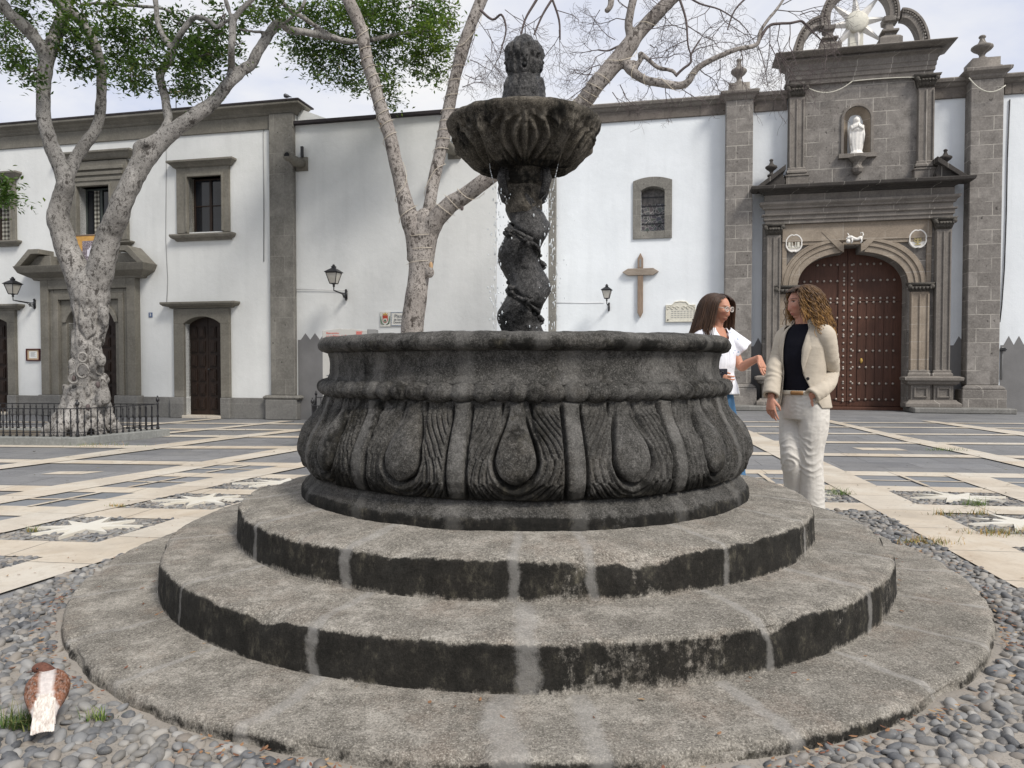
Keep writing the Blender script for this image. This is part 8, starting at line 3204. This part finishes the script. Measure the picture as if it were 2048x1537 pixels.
mb.add(xf(HEADV, HMA), HEADF)
for s in (-1, 1):
    e = MB(); e.ball((s * .071, .012, -.004), (.010, .020, .030), 10, 8); mb.add(xf(e.v, HMA), e.f)
shL, shR = (.16, .01, 1.345), (-.16, .01, 1.345)
elL, wrL = LA(.205, -.01, 1.075), LA(.300, -.20, 1.150)
elR, wrR = LA(-.16, .02, 1.07), LA(-.04, -.17, 1.0)
arm_shape(mb, shL, elL, wrL); arm_shape(mb, shR, elR, wrR)
hand_parts(mb, frame(wrL, LA(.20, -.22, -1), LA(-.9, -.5, 0)), (.22, .28, .34, .5), .25, 1, .14)
hand_parts(mb, frame(wrR, LA(.5, -.5, -.25), LA(0, 0, 1)), (.9, .95, 1.0, 1.0), .6, 1)
leg_shape(mb, (.085, .01, .80), LA(.14, -.04, .44), LA(.16, -.02, .085), (*LA(.21, -.13, 0)[:2], .04))
leg_shape(mb, (-.085, .01, .80), LA(-.05, -.0, .44), LA(-.06, .05, .085), (*LA(-.02, -.07, 0)[:2], .04))
PA = mb.build('person', MAT['skin'])
PA.location = (AX, AY, 0)
PA.rotation_euler = (0, 0, YA)
remesh(PA, .0042, 1, .25)
paint_skin(PA, HMA, (.50, .25, .165), (.34, .11, .085), (.05, .03, .02))
tag(PA, 'dark haired woman with glasses in white blouse and jeans, gesturing behind the fountain', 'person', 'two women talking beside the fountain')
# jeans
mb = MB()
torso_shape(mb, [(.72, 0, .01, .162, .122), (.79, 0, .012, .174, .132), (.86, 0, .01, .168, .127), (.94, 0, .002, .146, .108)])
limb(mb, [(.09, .01, .82, .094), (.118, .0, .66, .098), (*LA(.14, -.035, .44), .084), (*LA(.155, -.02, .22), .088), (*LA(.165, -.02, .04), .100)], 24)
limb(mb, [(-.09, .01, .82, .094), (-.088, .01, .66, .094), (*LA(-.05, .0, .44), .080), (*LA(-.06, .04, .22), .084), (*LA(-.06, .05, .04), .096)], 24)
o = mb.build('jeans', MAT['denim'], PA)
remesh(o, .009, 2, .5)
displace_np(o, lambda c, n: fold(c, 70, .006, 9) + .007 * vnoise(c * np.array([1, 1, .3]), 10, 3))
# blouse: gathered body with peplum hem
V, F = [], []
KB = [(.845, 0, .01, .205, .165), (.93, 0, .006, .188, .148), (1.0, 0, .002, .168, .128), (1.02, 0, .0, .160, .122), (1.10, 0, -.006, .168, .132), (1.2, 0, -.006, .176, .130), (1.29, 0, .002, .180, .112), (1.36, 0, .01, .152, .088), (1.40, 0, .012, .105, .074)]
z, cx, cy, rx, ry = interp_rings(KB, 60)
n = 96
gap = ([.8, 1.24, 1.27, 1.34, 1.41], [.0, .0, .05, .38, .72])
for i in range(60):
    g_ = np.interp(z[i], *gap)
    th = np.linspace(g_ - .0, 2 * PI - g_, n)
    q = np.stack([cx[i] + rx[i] * np.sin(th), cy[i] - ry[i] * np.cos(th), np.full(n, z[i])], -1)
    fl = .010 * np.sin(th * 19 + 1.5 * np.sin(th * 3)) * sstep(1.03, .90, z[i]) + .004 * np.sin(th * 31 + z[i] * 9)
    k = 1 + fl / .15 + .05 * vnoise(q, 9, 3)
    q[:, 0] = cx[i] + (q[:, 0] - cx[i]) * k; q[:, 1] = cy[i] + (q[:, 1] - cy[i]) * k
    V.extend(q.tolist())
for i in range(59):
    for j in range(n - 1):
        F.append((i * n + j, i * n + j + 1, (i + 1) * n + j + 1, (i + 1) * n + j))
# flutter sleeves
for s, sh, el in ((1, shL, elL), (-1, shR, elR)):
    b = len(V)
    sh_, el_ = np.array(sh), np.array(el)
    ax = (el_ - sh_) / np.linalg.norm(el_ - sh_)
    ax = ax * .75 + np.array([s * .55, 0, 0]); ax /= np.linalg.norm(ax)
    u = np.cross(ax, [0, 1, 0]); u /= np.linalg.norm(u); w = np.cross(ax, u)
    st = sh_ + np.array([-s * .05, 0, .015])
    for i in range(14):
        t = i / 13
        c = st + ax * t * .205
        for j in range(40):
            a = 2 * PI * j / 40
            r = .070 + .034 * t + .010 * t * math.sin(a * 7 + s)
            V.append((c + r * (math.cos(a) * u + math.sin(a) * w)).tolist())
    for i in range(13):
        for j in range(40):
            F.append((b + i * 40 + j, b + i * 40 + (j + 1) % 40, b + (i + 1) * 40 + (j + 1) % 40, b + (i + 1) * 40 + j))
o = mesh_from('blouse', V, F, MAT['white_blouse'], PA)
solid(o, .003, 1)
for f, t_ in ((LA(.165, -.02, 0), LA(.05, -.1, 0)), (LA(-.06, .05, 0), LA(.05, -.1, 0))):
    mb = MB()
    S = smooth_path([(f[0] - t_[0] * .5, f[1] - t_[1] * .5, .045, .038), (f[0], f[1], .05, .043), (f[0] + t_[0] * .7, f[1] + t_[1] * .7, .038, .040), (f[0] + t_[0] * 1.4, f[1] + t_[1] * 1.4, .028, .028)], 4)
    mb.tube([q[:3] for q in S], [q[3] for q in S], 12)
    mb.v = [(v[0], v[1], max(v[2], .004)) for v in mb.v]
    mb.build('shoe', MAT['shoe'], PA, True)
# long straight hair
rg = random.Random(5)
spec = []
for k in range(1300):
    t = rg.uniform(.55, 2 * PI - .55)
    p = rg.uniform(.05, 1.7)
    if math.cos(t) > .1 and p > .8: p = rg.uniform(.2, .8)
    x, y, z_ = math.sin(p) * math.sin(t), -math.sin(p) * math.cos(t), math.cos(p)
    pos = Vector((x * .075, y * .096 + .010, z_ * .119))
    side = 1 if x >= 0 else -1
    outw = Vector((side * max(.5, abs(x)), y * .6 + .22, 0)).normalized()
    Lh = (.29 + .10 * z_) * rg.uniform(.9, 1.08) + (.05 if z_ < 0 else .06)
    P = []
    N_ = 18
    ph = rg.uniform(0, 6)
    for i in range(N_):
        u = i / (N_ - 1)
        down = Vector((outw.x * .13, outw.y * .12, -1)).normalized()
        d = (outw * .8 + Vector((0, .1, .3 * max(z_, 0)))).normalized().lerp(down, min(1, u * 3.0)).normalized()
        pos = pos + d * (Lh / N_)
        e = Vector((pos.x / .082, (pos.y - .01) / .104, pos.z / .126))
        if e.length < 1.0:
            e.normalize(); pos = Vector((e.x * .082, e.y * .104 + .01, e.z * .126))
        if pos.y < -.040 and pos.z < .06 and abs(pos.x) < .082: pos.x = math.copysign(.082, pos.x if abs(pos.x) > 1e-4 else side)
        wv = .008 * max(0, u - .5) * 2
        P.append(pos + Vector((math.sin(ph + u * 9) * wv, math.cos(ph + u * 9) * wv, 0)))
    g_ = rg.random()
    c0 = (.040 + .02 * g_, .022 + .01 * g_, .014 + .006 * g_)
    c1 = (.075 + .06 * g_, .042 + .03 * g_, .024 + .016 * g_) if x < .55 else (.18 + .12 * g_, .095 + .05 * g_, .045 + .02 * g_)
    spec.append((np.array([tuple(HMA @ q) for q in P]), rg.uniform(.0026, .0045), .002, c0, c1))
strands(MAT['hair'], spec, 'hair', PA, skull_cap(HMA, 1.08, col=(.045, .025, .016)))
# glasses
m = M('clear_lens', .03, .5)
m.b.inputs['Transmission Weight'].default_value = .9
MAT['lens'] = m.done((.9, .92, .93))
MAT['clear_frame'] = simple('pale_clear_frame', (.62, .56, .50), .25, .1, 6, 0)
mb = MB(); ml = MB()
for s in (-1, 1):
    c = Vector((s * .034, -.098, .012))
    pts = [c + Vector((.027 * math.cos(a) * (1 if abs(math.cos(a)) < .8 else 1), .004 * abs(math.cos(a)) * 2, .022 * math.sin(a) * (1 + .12 * math.cos(2 * a)))) for a in np.linspace(0, 2 * PI, 21)]
    mb.tube([HMA @ p for p in pts], .0028, 6)
    ml.add([HMA @ p for p in pts[:-1]], [tuple(range(20))])
    mb.tube([HMA @ Vector((s * .061, -.092, .018)), HMA @ Vector((s * .076, -.05, .020)), HMA @ Vector((s * .078, .01, .014))], .0026, 6)
mb.tube([HMA @ Vector((-.008, -.100, .016)), HMA @ Vector((0, -.104, .018)), HMA @ Vector((.008, -.100, .016))], .0028, 6)
gl = mb.build('glasses', MAT['clear_frame'], PA, True)
ml.build_each('lens', MAT['lens'], gl)
# necklace hint omitted; phone held at the waist
ph_c = at(1446, 757, AY - .22)
PHN = empty('mobile_phone', (ph_c.x, ph_c.y, ph_c.z), R(12))
tag(PHN, 'dark mobile phone held at the waist of the woman in the white blouse', 'phone')
mb = MB(); mb.box(-.038, .038, -.005, .005, -.078, .078)
MAT['phone'] = simple('dark_blue_phone_back', (.010, .012, .022), .35, .1, 5, 0, 60, .5)
mb.build('phone_body', MAT['phone'], PHN, bev=.004)
mb = MB()
mb.box(-.034, .004, -.008, -.0049, .030, .072)
hb = mb.build('camera_block', MAT['phone'], PHN, bev=.003)
mb = MB()
for x, z in ((-.025, .061), (-.025, .041), (-.006, .051)): mb.tube([(x, -.0078, z), (x, -.0105, z)], [.0075, .0075], 14)
mb.build_each('camera_lens', MAT['glass'], hb, True)
# ================================================================ PLANTERS, RAILINGS, SIGN, BIRDS, WEEDS
MAT['kerb'] = ashlar('grey_kerb_stone', (.20, .205, .195), (.28, .285, .27), (.12, .12, .11), .62, 9, .006, False, .6)
MAT['soil'] = simple('planter_soil', (.10, .085, .065), .95, .4, 8, .6, 40)


def railing_post(name, parent, M4, mesh_cache={}):
    if 'm' not in mesh_cache:
        mb = MB()
        mb.lathe([(.007, 0), (.016, .004), (.016, .02), (.009, .04), (.011, .06), (.0075, .08), (.0075, .17), (.012, .185), (.014, .2), (.012, .215), (.0075, .23), (.0075, .315), (.011, .33), (.0075, .345), (.0075, .375)], 8)
        o = mb.build(name, MAT['iron'], parent, True)
        mesh_cache['m'] = o
    else:
        o = mesh_cache['m'].copy()
        COL.objects.link(o)
        o.name = name
        o.parent = parent
    o.location = M4
    return o


def planter(corners, hk, name_label, rail_label, show, tree_c, first=95):
    """corners: four world points (x,y) clockwise; show: indices of sides carrying individual balusters first"""
    C4 = [Vector((x, y, 0)) for x, y in corners]
    cen = sum(C4, Vector()) / 4
    t = empty('planter', cen)
    tag(t, name_label, 'planter', 'stone edged tree planters')
    w = .2
    inn = []
    n = 4
    for i in range(4):
        a = (C4[i - 1] - C4[i]).normalized(); b = (C4[(i + 1) % n] - C4[i]).normalized()
        k = w / max(.3, abs(a.cross(b).z))
        inn.append(C4[i] + (a + b) * k)
    mb = MB()
    V = [C4[i] - cen for i in range(4)] + [C4[i] - cen + Vector((0, 0, hk)) for i in range(4)] + [inn[i] - cen + Vector((0, 0, hk)) for i in range(4)] + [inn[i] - cen + Vector((0, 0, .02)) for i in range(4)]
    F = []
    for i in range(4):
        j = (i + 1) % 4
        F += [(i, j, 4 + j, 4 + i), (4 + i, 4 + j, 8 + j, 8 + i), (8 + i, 8 + j, 12 + j, 12 + i)]
    mb.add(V, F)
    mb.build('kerb', MAT['kerb'], t, bev=.012)
    mb = MB()
    k = 14
    V = [];
    for i in range(k + 1):
        for j in range(k + 1):
            u, v = i / k, j / k
            p = inn[0] * (1 - u) * (1 - v) + inn[1] * u * (1 - v) + inn[2] * u * v + inn[3] * (1 - u) * v - cen
            V.append((p.x, p.y, hk - .03 + .015 * float(vnoise(np.array([p.x, p.y, .3]), 3, 2))))
    mb.add(V, [(i * (k + 1) + j, (i + 1) * (k + 1) + j, (i + 1) * (k + 1) + j + 1, i * (k + 1) + j + 1) for i in range(k) for j in range(k)])
    mb.build('soil', MAT['soil'], t, True)
    # railing standing on the kerb
    r = empty('iron_railing', (cen.x, cen.y, hk))
    tag(r, rail_label, 'railing', 'low iron railings round the tree planters')
    L4 = [(C4[i] + inn[i]) / 2 - cen for i in range(4)]
    cnt = 0
    extra = MB()
    for i in show:
        j = (i + 1) % 4
        a, b = L4[i], L4[j]
        d = b - a
        m_ = int(d.length / .094)
        mb = MB()
        nrm = Vector((-d.y, d.x, 0)).normalized() * .010
        for z0, z1 in ((.372, .384), (.05, .058)):
            q = [a - nrm, b - nrm, b + nrm, a + nrm]
            mb.add([(p.x, p.y, z0) for p in q] + [(p.x, p.y, z1) for p in q], [(3, 2, 1, 0), (4, 5, 6, 7), (0, 1, 5, 4), (1, 2, 6, 5), (2, 3, 7, 6), (3, 0, 4, 7)])
        mb.build('rail', MAT['iron'], r)
        for q in range(1, m_):
            p = a + d * q / m_
            if cnt < first:
                railing_post('baluster', r, (p.x, p.y, 0)); cnt += 1
            else:
                extra.lathe([(.016, .0), (.016, .02), (.0075, .07), (.0075, .18), (.014, .2), (.0075, .22), (.0075, .375)], 6, (p.x, p.y, 0))
    if extra.v: tag(extra.build('balusters', MAT['iron'], r, True), kind='stuff')
    for i in range(4):
        p = L4[i]
        mb = MB()
        mb.lathe([(.014, 0), (.024, .006), (.024, .03), (.014, .05), (.018, .08), (.013, .10), (.013, .18), (.022, .2), (.013, .22), (.013, .37), (.02, .39), (.012, .40), (.012, .415), (.024, .425), (.028, .445), (.022, .465), (.012, .475), (.010, .485), (.012, .495), (.003, .505)], 10, (p.x, p.y, 0))
        mb.build('corner_post', MAT['iron'], r, True)
    return t


a_, b_ = ground(156, 893), ground(341, 873)
lv = Vector((-3.3, .28, 0))
c_ = b_ + lv; d_ = a_ + lv
planter([(d_.x, d_.y), (a_.x, a_.y), (b_.x, b_.y), (c_.x, c_.y)], .115, 'grey stone kerbed planter around the leafy tree', 'low black iron railing around the leafy tree on the left', (1, 0, 2, 3), None, 96)
q0 = ground(622, 842)
e1 = Vector((3.3, -.45, 0)); e2 = Vector((.75, -3.1, 0))
planter([(q0.x + e2.x, q0.y + e2.y), (q0.x + e1.x + e2.x, q0.y + e1.y + e2.y), (q0.x + e1.x, q0.y + e1.y), (q0.x, q0.y)], .08, 'stone edged planter of the bare tree, mostly hidden behind the fountain', 'low black iron railing of which one post shows left of the fountain', (3, 2, 1, 0), None, 60)

# information stele behind the fountain
YS = 9.3
x0, x1 = at(646, 700, YS).x, at(735, 700, YS).x
zt = at(690, 657, YS).z
t = empty('information_panel', ((x0 + x1) / 2, YS, 0))
tag(t, 'grey information panel with wavy top and red lettering behind the fountain rim', 'information panel')
hw = (x1 - x0) / 2
MAT['panel_grey'] = simple('grey_panel_enamel', (.40, .395, .37), .5, .05, 3, .05)
MAT['panel_side'] = simple('dark_panel_side', (.22, .22, .215), .5, .08, 3, .05)
mb = MB()
top = [(hw * u, zt - .013 - .013 * math.cos(u * PI * 1.0 + PI) * 1 - (.010 if abs(u) < .2 else 0)) for u in np.linspace(1, -1, 21)]
mb.prism([(-hw, 0), (hw, 0)] + top, -.03, .03)
mb.build('board', MAT['panel_grey'], t, bev=.004)
mb = MB()
mb.box(hw + .001, hw + .10, -.02, .20, 0, zt - .012)
mb.build('side_board', MAT['panel_side'], t, bev=.004)
text_obj('lettering', 'Bienvenidos', .032, (-hw + .05, -.0315, zt - .062), MAT['red_ink'], t, 0, 'LEFT', .001)
text_obj('lettering', 'a Las Palmas de Gran Canaria', .034, (-hw + .05, -.0315, zt - .097), MAT['red_ink'], t, 0, 'LEFT', .001)
mb = MB()
lx = hw - .095
for k in range(5):
    mb.box(lx - .035 + .014 * k, lx - .027 + .014 * k, -.033, -.0305, zt - .105, zt - .055 + .006 * (k % 2))
mb.box(lx - .04, lx + .04, -.033, -.0305, zt - .05, zt - .042); mb.box(lx - .04, lx + .04, -.0331, -.0305, zt - .085, zt - .079)
mb.build('emblem', MAT['red_ink'], t)
mb = MB()
for k in range(14): mb.box(-hw + .05, hw - .06 - .03 * (k % 3), -.0325, -.0305, .95 - k * .045, .958 - k * .045)
mb.build('writing', MAT['dark_ink'], t)


# ---------------------------------------------------------------- pigeon
def pigeon(lab, loc, rz, s=1.0, cols=None, turn=1.1, squat=0.0):
    t_ = None
    n, m_ = 48, 70
    # spine from tail tip to breast, +y is forward
    K = np.array([(-.150, .040, .036, .010), (-.110, .052, .034, .013), (-.075, .066, .040, .022), (-.045, .080, .052, .036), (-.010, .094, .062, .047), (.025, .102, .064, .052), (.055, .104, .056, .050), (.080, .104, .040, .042), (.095, .104, .016, .02)])
    y = np.linspace(K[0, 0], K[-1, 0], m_)
    z, rx, rz_ = [np.interp(y, K[:, 0], K[:, j]) for j in (1, 2, 3)]
    th = np.linspace(0, 2 * PI, n, endpoint=False)
    V = []
    for j in range(n):
        a = th[j]
        for i in range(m_):
            xx = rx[i] * math.sin(a); zz = z[i] + rz_[i] * math.cos(a) * (1.0 if math.cos(a) > 0 else 1.1)
            V.append((xx, y[i], zz))
    V = np.array(V)
    top = V[:, 2] > np.interp(V[:, 1], y, z) - .02
    # folded wings stand proud of the back
    wing = (np.abs(V[:, 0]) > .020 + .10 * np.clip(V[:, 1] - .01, 0, 1) * 0) & (V[:, 1] > -.085 + .9 * np.clip(.045 - np.abs(V[:, 0]), 0, 1)) & (V[:, 1] < .070) & top
    f = vnoise(V * np.array([1, .6, 1]), 70, 2)
    row = np.sin((V[:, 1] * 1 + np.abs(V[:, 0]) * .7) * 300 + 4 * f + 5 * vnoise(V, 40, 2)) * np.sin(V[:, 0] * 330 + V[:, 1] * 60 + 3 * f)
    cw, cb, cd = cols
    col = np.where(wing[:, None], np.array(cb) * (1 + .35 * row + .5 * f)[:, None], np.array(cw) * (1 + .06 * np.sin(V[:, 1] * 330 + 9 * f) + .22 * f)[:, None])
    col = np.where((wing & (row < -.75))[:, None], col * .45, col)
    V[:, 0] += np.where(wing, np.sign(V[:, 0]) * .005, 0); V[:, 2] += np.where(wing, .004 + .0016 * row, .001 * f)
    col = np.where(((V[:, 1] > .062))[:, None], np.array(cd) * (1 + .3 * f)[:, None], col)
    o = np_mesh('pigeon', V, grid_faces(n, m_, True)[:, ::-1], MAT['feather'], None, True, {'Col': np.clip(col, 0, 1)})
    o.location = loc; o.rotation_euler = (0, 0, rz); o.scale = (s, s, s)
    tag(o, lab, 'pigeon')
    # neck and head, turned aside
    hx = -.030 * turn
    S = smooth_path([(0, .050, .105, .048), (-.003, .064, .126, .038), (hx * .35, .072, .144, .027), (hx * .7, .075, .156, .022), (hx * 1.1, .076, .158, .017), (hx * 1.45, .075, .153, .010)], 5)
    mb = MB(); mb.tube([q[:3] for q in S], [q[3] for q in S], 16)
    hd = mb.build('head', MAT['feather_brown'], o, True)
    b = Vector(S[-1][:3]); dr = Vector((-1 if turn > 0 else 1, .1, -.25)).normalized()
    mb = MB(); mb.tube([b, b + dr * .012, b + dr * .022], [.0055, .004, .001], 8)
    mb.build('beak', MAT['beak'], hd, True)
    mb = MB(); mb.ball((hx * 1.0, .060, .163), .0042, 8, 6)
    mb.build('eye', MAT['glass'], hd, True)
    for sx in (-.018, .018):
        mb = MB()
        mb.tube([(sx, .0, .06), (sx, .005, .03), (sx, .0, .004)], [.008, .004, .0035], 8)
        for dx, dy in ((0, .025), (.014, .018), (-.014, .018), (0, -.014)): mb.tube([(sx, 0, .005), (sx + dx, dy, .002)], [.0035, .002], 6)
        mb.build('leg', MAT['pink_leg'], o, True)
    # splayed tail feathers
    mb = MB()
    for k in range(9):
        u = (k - 4) / 4
        p0 = Vector((u * .022, -.045, .114 - .006 * u * u)); p1 = Vector((u * .027, -.175, .036 - .004 * u * u))
        w = Vector((.0072, 0, 0))
        mb.add([p0 - w, p0 + w, p1 + w * .9, p1 + Vector((0, -.006, 0)), p1 - w * .9], [(0, 1, 2, 3, 4)])
    q = mb.build('tail', MAT['tail_white'] if cw[0] > .4 else MAT['feather_grey'], o)
    solid(q, .002, 1)
    return o


m = M('feathers', .8, .2)
a_ = m.n('ShaderNodeAttribute', attribute_name='Col')
c = m.mix(m.mul(m.rng(m.noise(160, 4, .7, (1, .4, 1)), .45, .7), .4), a_.outputs['Color'], m.mix(.5, a_.outputs['Color'], (.9, .85, .8)))
MAT['feather'] = m.done(c, m.bump(m.noise(170, 4, .7, (1, .35, 1)), .5, .004))
MAT['feather_brown'] = simple('brown_head_feathers', (.12, .052, .036), .8, .4, 90, .3, 200)
MAT['feather_grey'] = simple('grey_feathers', (.10, .105, .12), .8, .3, 60, .3, 200)
m = M('white_tail_feathers', .8, .2)
MAT['tail_white'] = m.done(m.ramp(m.noise(70, 5, .7, (1.5, .2, 1)), [(.35, (.38, .32, .28)), (.6, (.68, .64, .58))]))
MAT['beak'] = simple('beak_horn', (.12, .09, .08), .5, .1, 10, 0)
MAT['pink_leg'] = simple('pink_leg', (.45, .14, .11), .6, .1, 10, 0)
g_ = ground(66, 1492)
pigeon('brown and white pigeon seen from behind on the cobbles at the lower left', (g_.x - .035, g_.y + .125, .016), R(27), .88, ((.50, .455, .43), (.165, .068, .036), (.075, .038, .030)))
p_ = wall_world(A(572, 205, -.15)[0], -.12, ZT + .05, 13.79)
pigeon('small grey pigeon perched on the cornice of the white house', tuple(p_), R(60), .72, ((.10, .105, .12), (.075, .08, .09), (.05, .055, .065)), -1)


# ---------------------------------------------------------------- grass tufts
def tuft(lab, loc, w, h, nbl, pal, seed):
    rg = random.Random(seed)
    V, F, Cc = [], [], []
    for k in range(nbl):
        bx, by = rg.gauss(0, w * .38), rg.gauss(0, w * .16)
        a = rg.uniform(0, 2 * PI)
        L_ = h * rg.uniform(.4, 1.15)
        lean = rg.uniform(.25, 1.2)
        d = Vector((math.cos(a), math.sin(a), 0))
        sd = Vector((-d.y, d.x, 0)) * rg.uniform(.0016, .003)
        c = rg.choice(pal)
        b = len(V)
        for i in range(5):
            u = i / 4
            p = Vector((bx, by, 0)) + d * (L_ * lean * u * (.4 + .6 * u)) + Vector((0, 0, L_ * (u - .32 * lean * u * u)))
            wd = sd * (1 - u * .9)
            V += [tuple(p - wd), tuple(p + wd)]
            Cc += [c, c]
        for i in range(4): F.append((b + 2 * i, b + 2 * i + 1, b + 2 * i + 3, b + 2 * i + 2))
    me = bpy.data.meshes.new('grass_tuft')
    me.from_pydata(V, [], F); me.update()
    at2 = me.attributes.new('Col', 'FLOAT_COLOR', 'POINT')
    at2.data.foreach_set('color', np.c_[np.array(Cc), np.ones(len(Cc))].astype(np.float32).ravel())
    o = link_mesh('grass_tuft', me, MAT['grass'])
    o.location = loc
    tag(o, lab, 'grass tuft', 'grass tufts between the paving stones')
    return o


m = M('grass_blades', .7, .25)
a_ = m.n('ShaderNodeAttribute', attribute_name='Col')
MAT['grass'] = m.done(a_.outputs['Color'])
GR = [(.07, .13, .03), (.10, .17, .04), (.16, .20, .06)]
DRY = [(.36, .24, .09), (.42, .28, .10), (.20, .20, .07), (.12, .16, .05)]
def gz(px, py): q = ground(px, py); return (q.x, q.y, .012)
tuft('dry yellow grass tuft at the edge of the cobbles right of the steps', gz(1850, 1090), .24, .05, 190, DRY, 1)
tuft('dry grass tuft beside the pale star at the right edge', gz(2003, 1072), .30, .055, 170, DRY, 2)
tuft('green grass tuft in front of the far pale star', gz(1951, 1014), .12, .07, 110, GR, 3)
tuft('thin brownish weed at the corner of the marble band', gz(1890, 1034), .12, .06, 60, DRY, 4)
tuft('sparse weed between two star panels', gz(1960, 1033), .12, .06, 60, DRY, 5)
tuft('low grass on the dark slabs beside the diagonal marble band', gz(1888, 903), .34, .05, 120, GR, 6)
tuft('green weed at the edge of a star panel behind the woman in the jacket', gz(1678, 992), .14, .08, 90, GR, 7)
tuft('lush green grass clump left of the brown pigeon', (g_.x - .09, g_.y + .09, .012), .10, .07, 170, [(.05, .09, .025), (.07, .12, .03), (.14, .15, .05)], 8)
tuft('green grass blades right of the brown pigeon', (g_.x + .115, g_.y + .13, .012), .06, .045, 55, GR, 9)
tuft('small yellow weed in the left star panel', gz(70, 1068), .06, .06, 40, DRY + GR, 10)
tuft('orange dry weed at a joint between the left marble bands', gz(236, 1016), .10, .03, 60, DRY, 11)
tuft('green weeds along the planter kerb', gz(200, 893), .7, .05, 130, GR + DRY, 12)
x_, z_ = B(1312, 214, -.1)
w_ = wall_world(x_, -.08, ZR - .05, 19.6)
o = tuft('green weed growing from the parapet of the church', tuple(w_), .25, .18, 90, GR, 13)
# ================================================================ WORLD, SUN, VIEW
w = bpy.data.worlds.new('World')
SC.world = w
w.use_nodes = True
nt = w.node_tree
bg = nt.nodes['Background']
sky = nt.nodes.new('ShaderNodeTexSky')
sky.sky_type = 'NISHITA'
sky.sun_disc = False
SUN_EL, SUN_AZ = R(46), R(140)
sky.sun_elevation = SUN_EL
sky.sun_rotation = SUN_AZ
sky.air_density = 1.0
sky.dust_density = 2.0
tc = nt.nodes.new('ShaderNodeTexCoord')
mp = nt.nodes.new('ShaderNodeMapping')
mp.inputs['Scale'].default_value = (1.0, 1.0, 2.6)
nt.links.new(tc.outputs['Generated'], mp.inputs[0])
nz = nt.nodes.new('ShaderNodeTexNoise')
nz.inputs['Scale'].default_value = 2.3
nz.inputs['Detail'].default_value = 7
nz.inputs['Roughness'].default_value = .55
nz.inputs['Distortion'].default_value = .3
nt.links.new(mp.outputs[0], nz.inputs[0])
rp = nt.nodes.new('ShaderNodeValToRGB')
e = rp.color_ramp.elements
e[0].position, e[0].color = .36, (5.0, 5.5, 7.0, 1)
e[1].position, e[1].color = .62, (8.0, 7.9, 7.8, 1)
nt.links.new(nz.outputs['Fac'], rp.inputs[0])
mx = nt.nodes.new('ShaderNodeMix')
mx.data_type = 'RGBA'
mx.inputs[0].default_value = .93
nt.links.new(sky.outputs[0], mx.inputs[6])
nt.links.new(rp.outputs[0], mx.inputs[7])
nt.links.new(mx.outputs[2], bg.inputs['Color'])
bg.inputs['Strength'].default_value = .092

sun = bpy.data.lights.new('sun', 'SUN')
sun.energy = 2.6
sun.angle = R(16)
sun.color = (1.0, .95, .88)
so = bpy.data.objects.new('sun', sun)
COL.objects.link(so)
d = Vector((math.sin(SUN_AZ) * math.cos(SUN_EL), math.cos(SUN_AZ) * math.cos(SUN_EL), math.sin(SUN_EL)))
so.rotation_euler = d.to_track_quat('Z', 'Y').to_euler()
so.location = d * 40

SC.view_settings.view_transform = 'Standard'
SC.view_settings.look = 'None'
SC.view_settings.exposure = 0.45
SC.view_settings.gamma = 1.0
SC.view_settings.use_curve_mapping = False
SC.render.engine = 'CYCLES'
SC.cycles.max_bounces = 6
SC.cycles.use_denoising = True
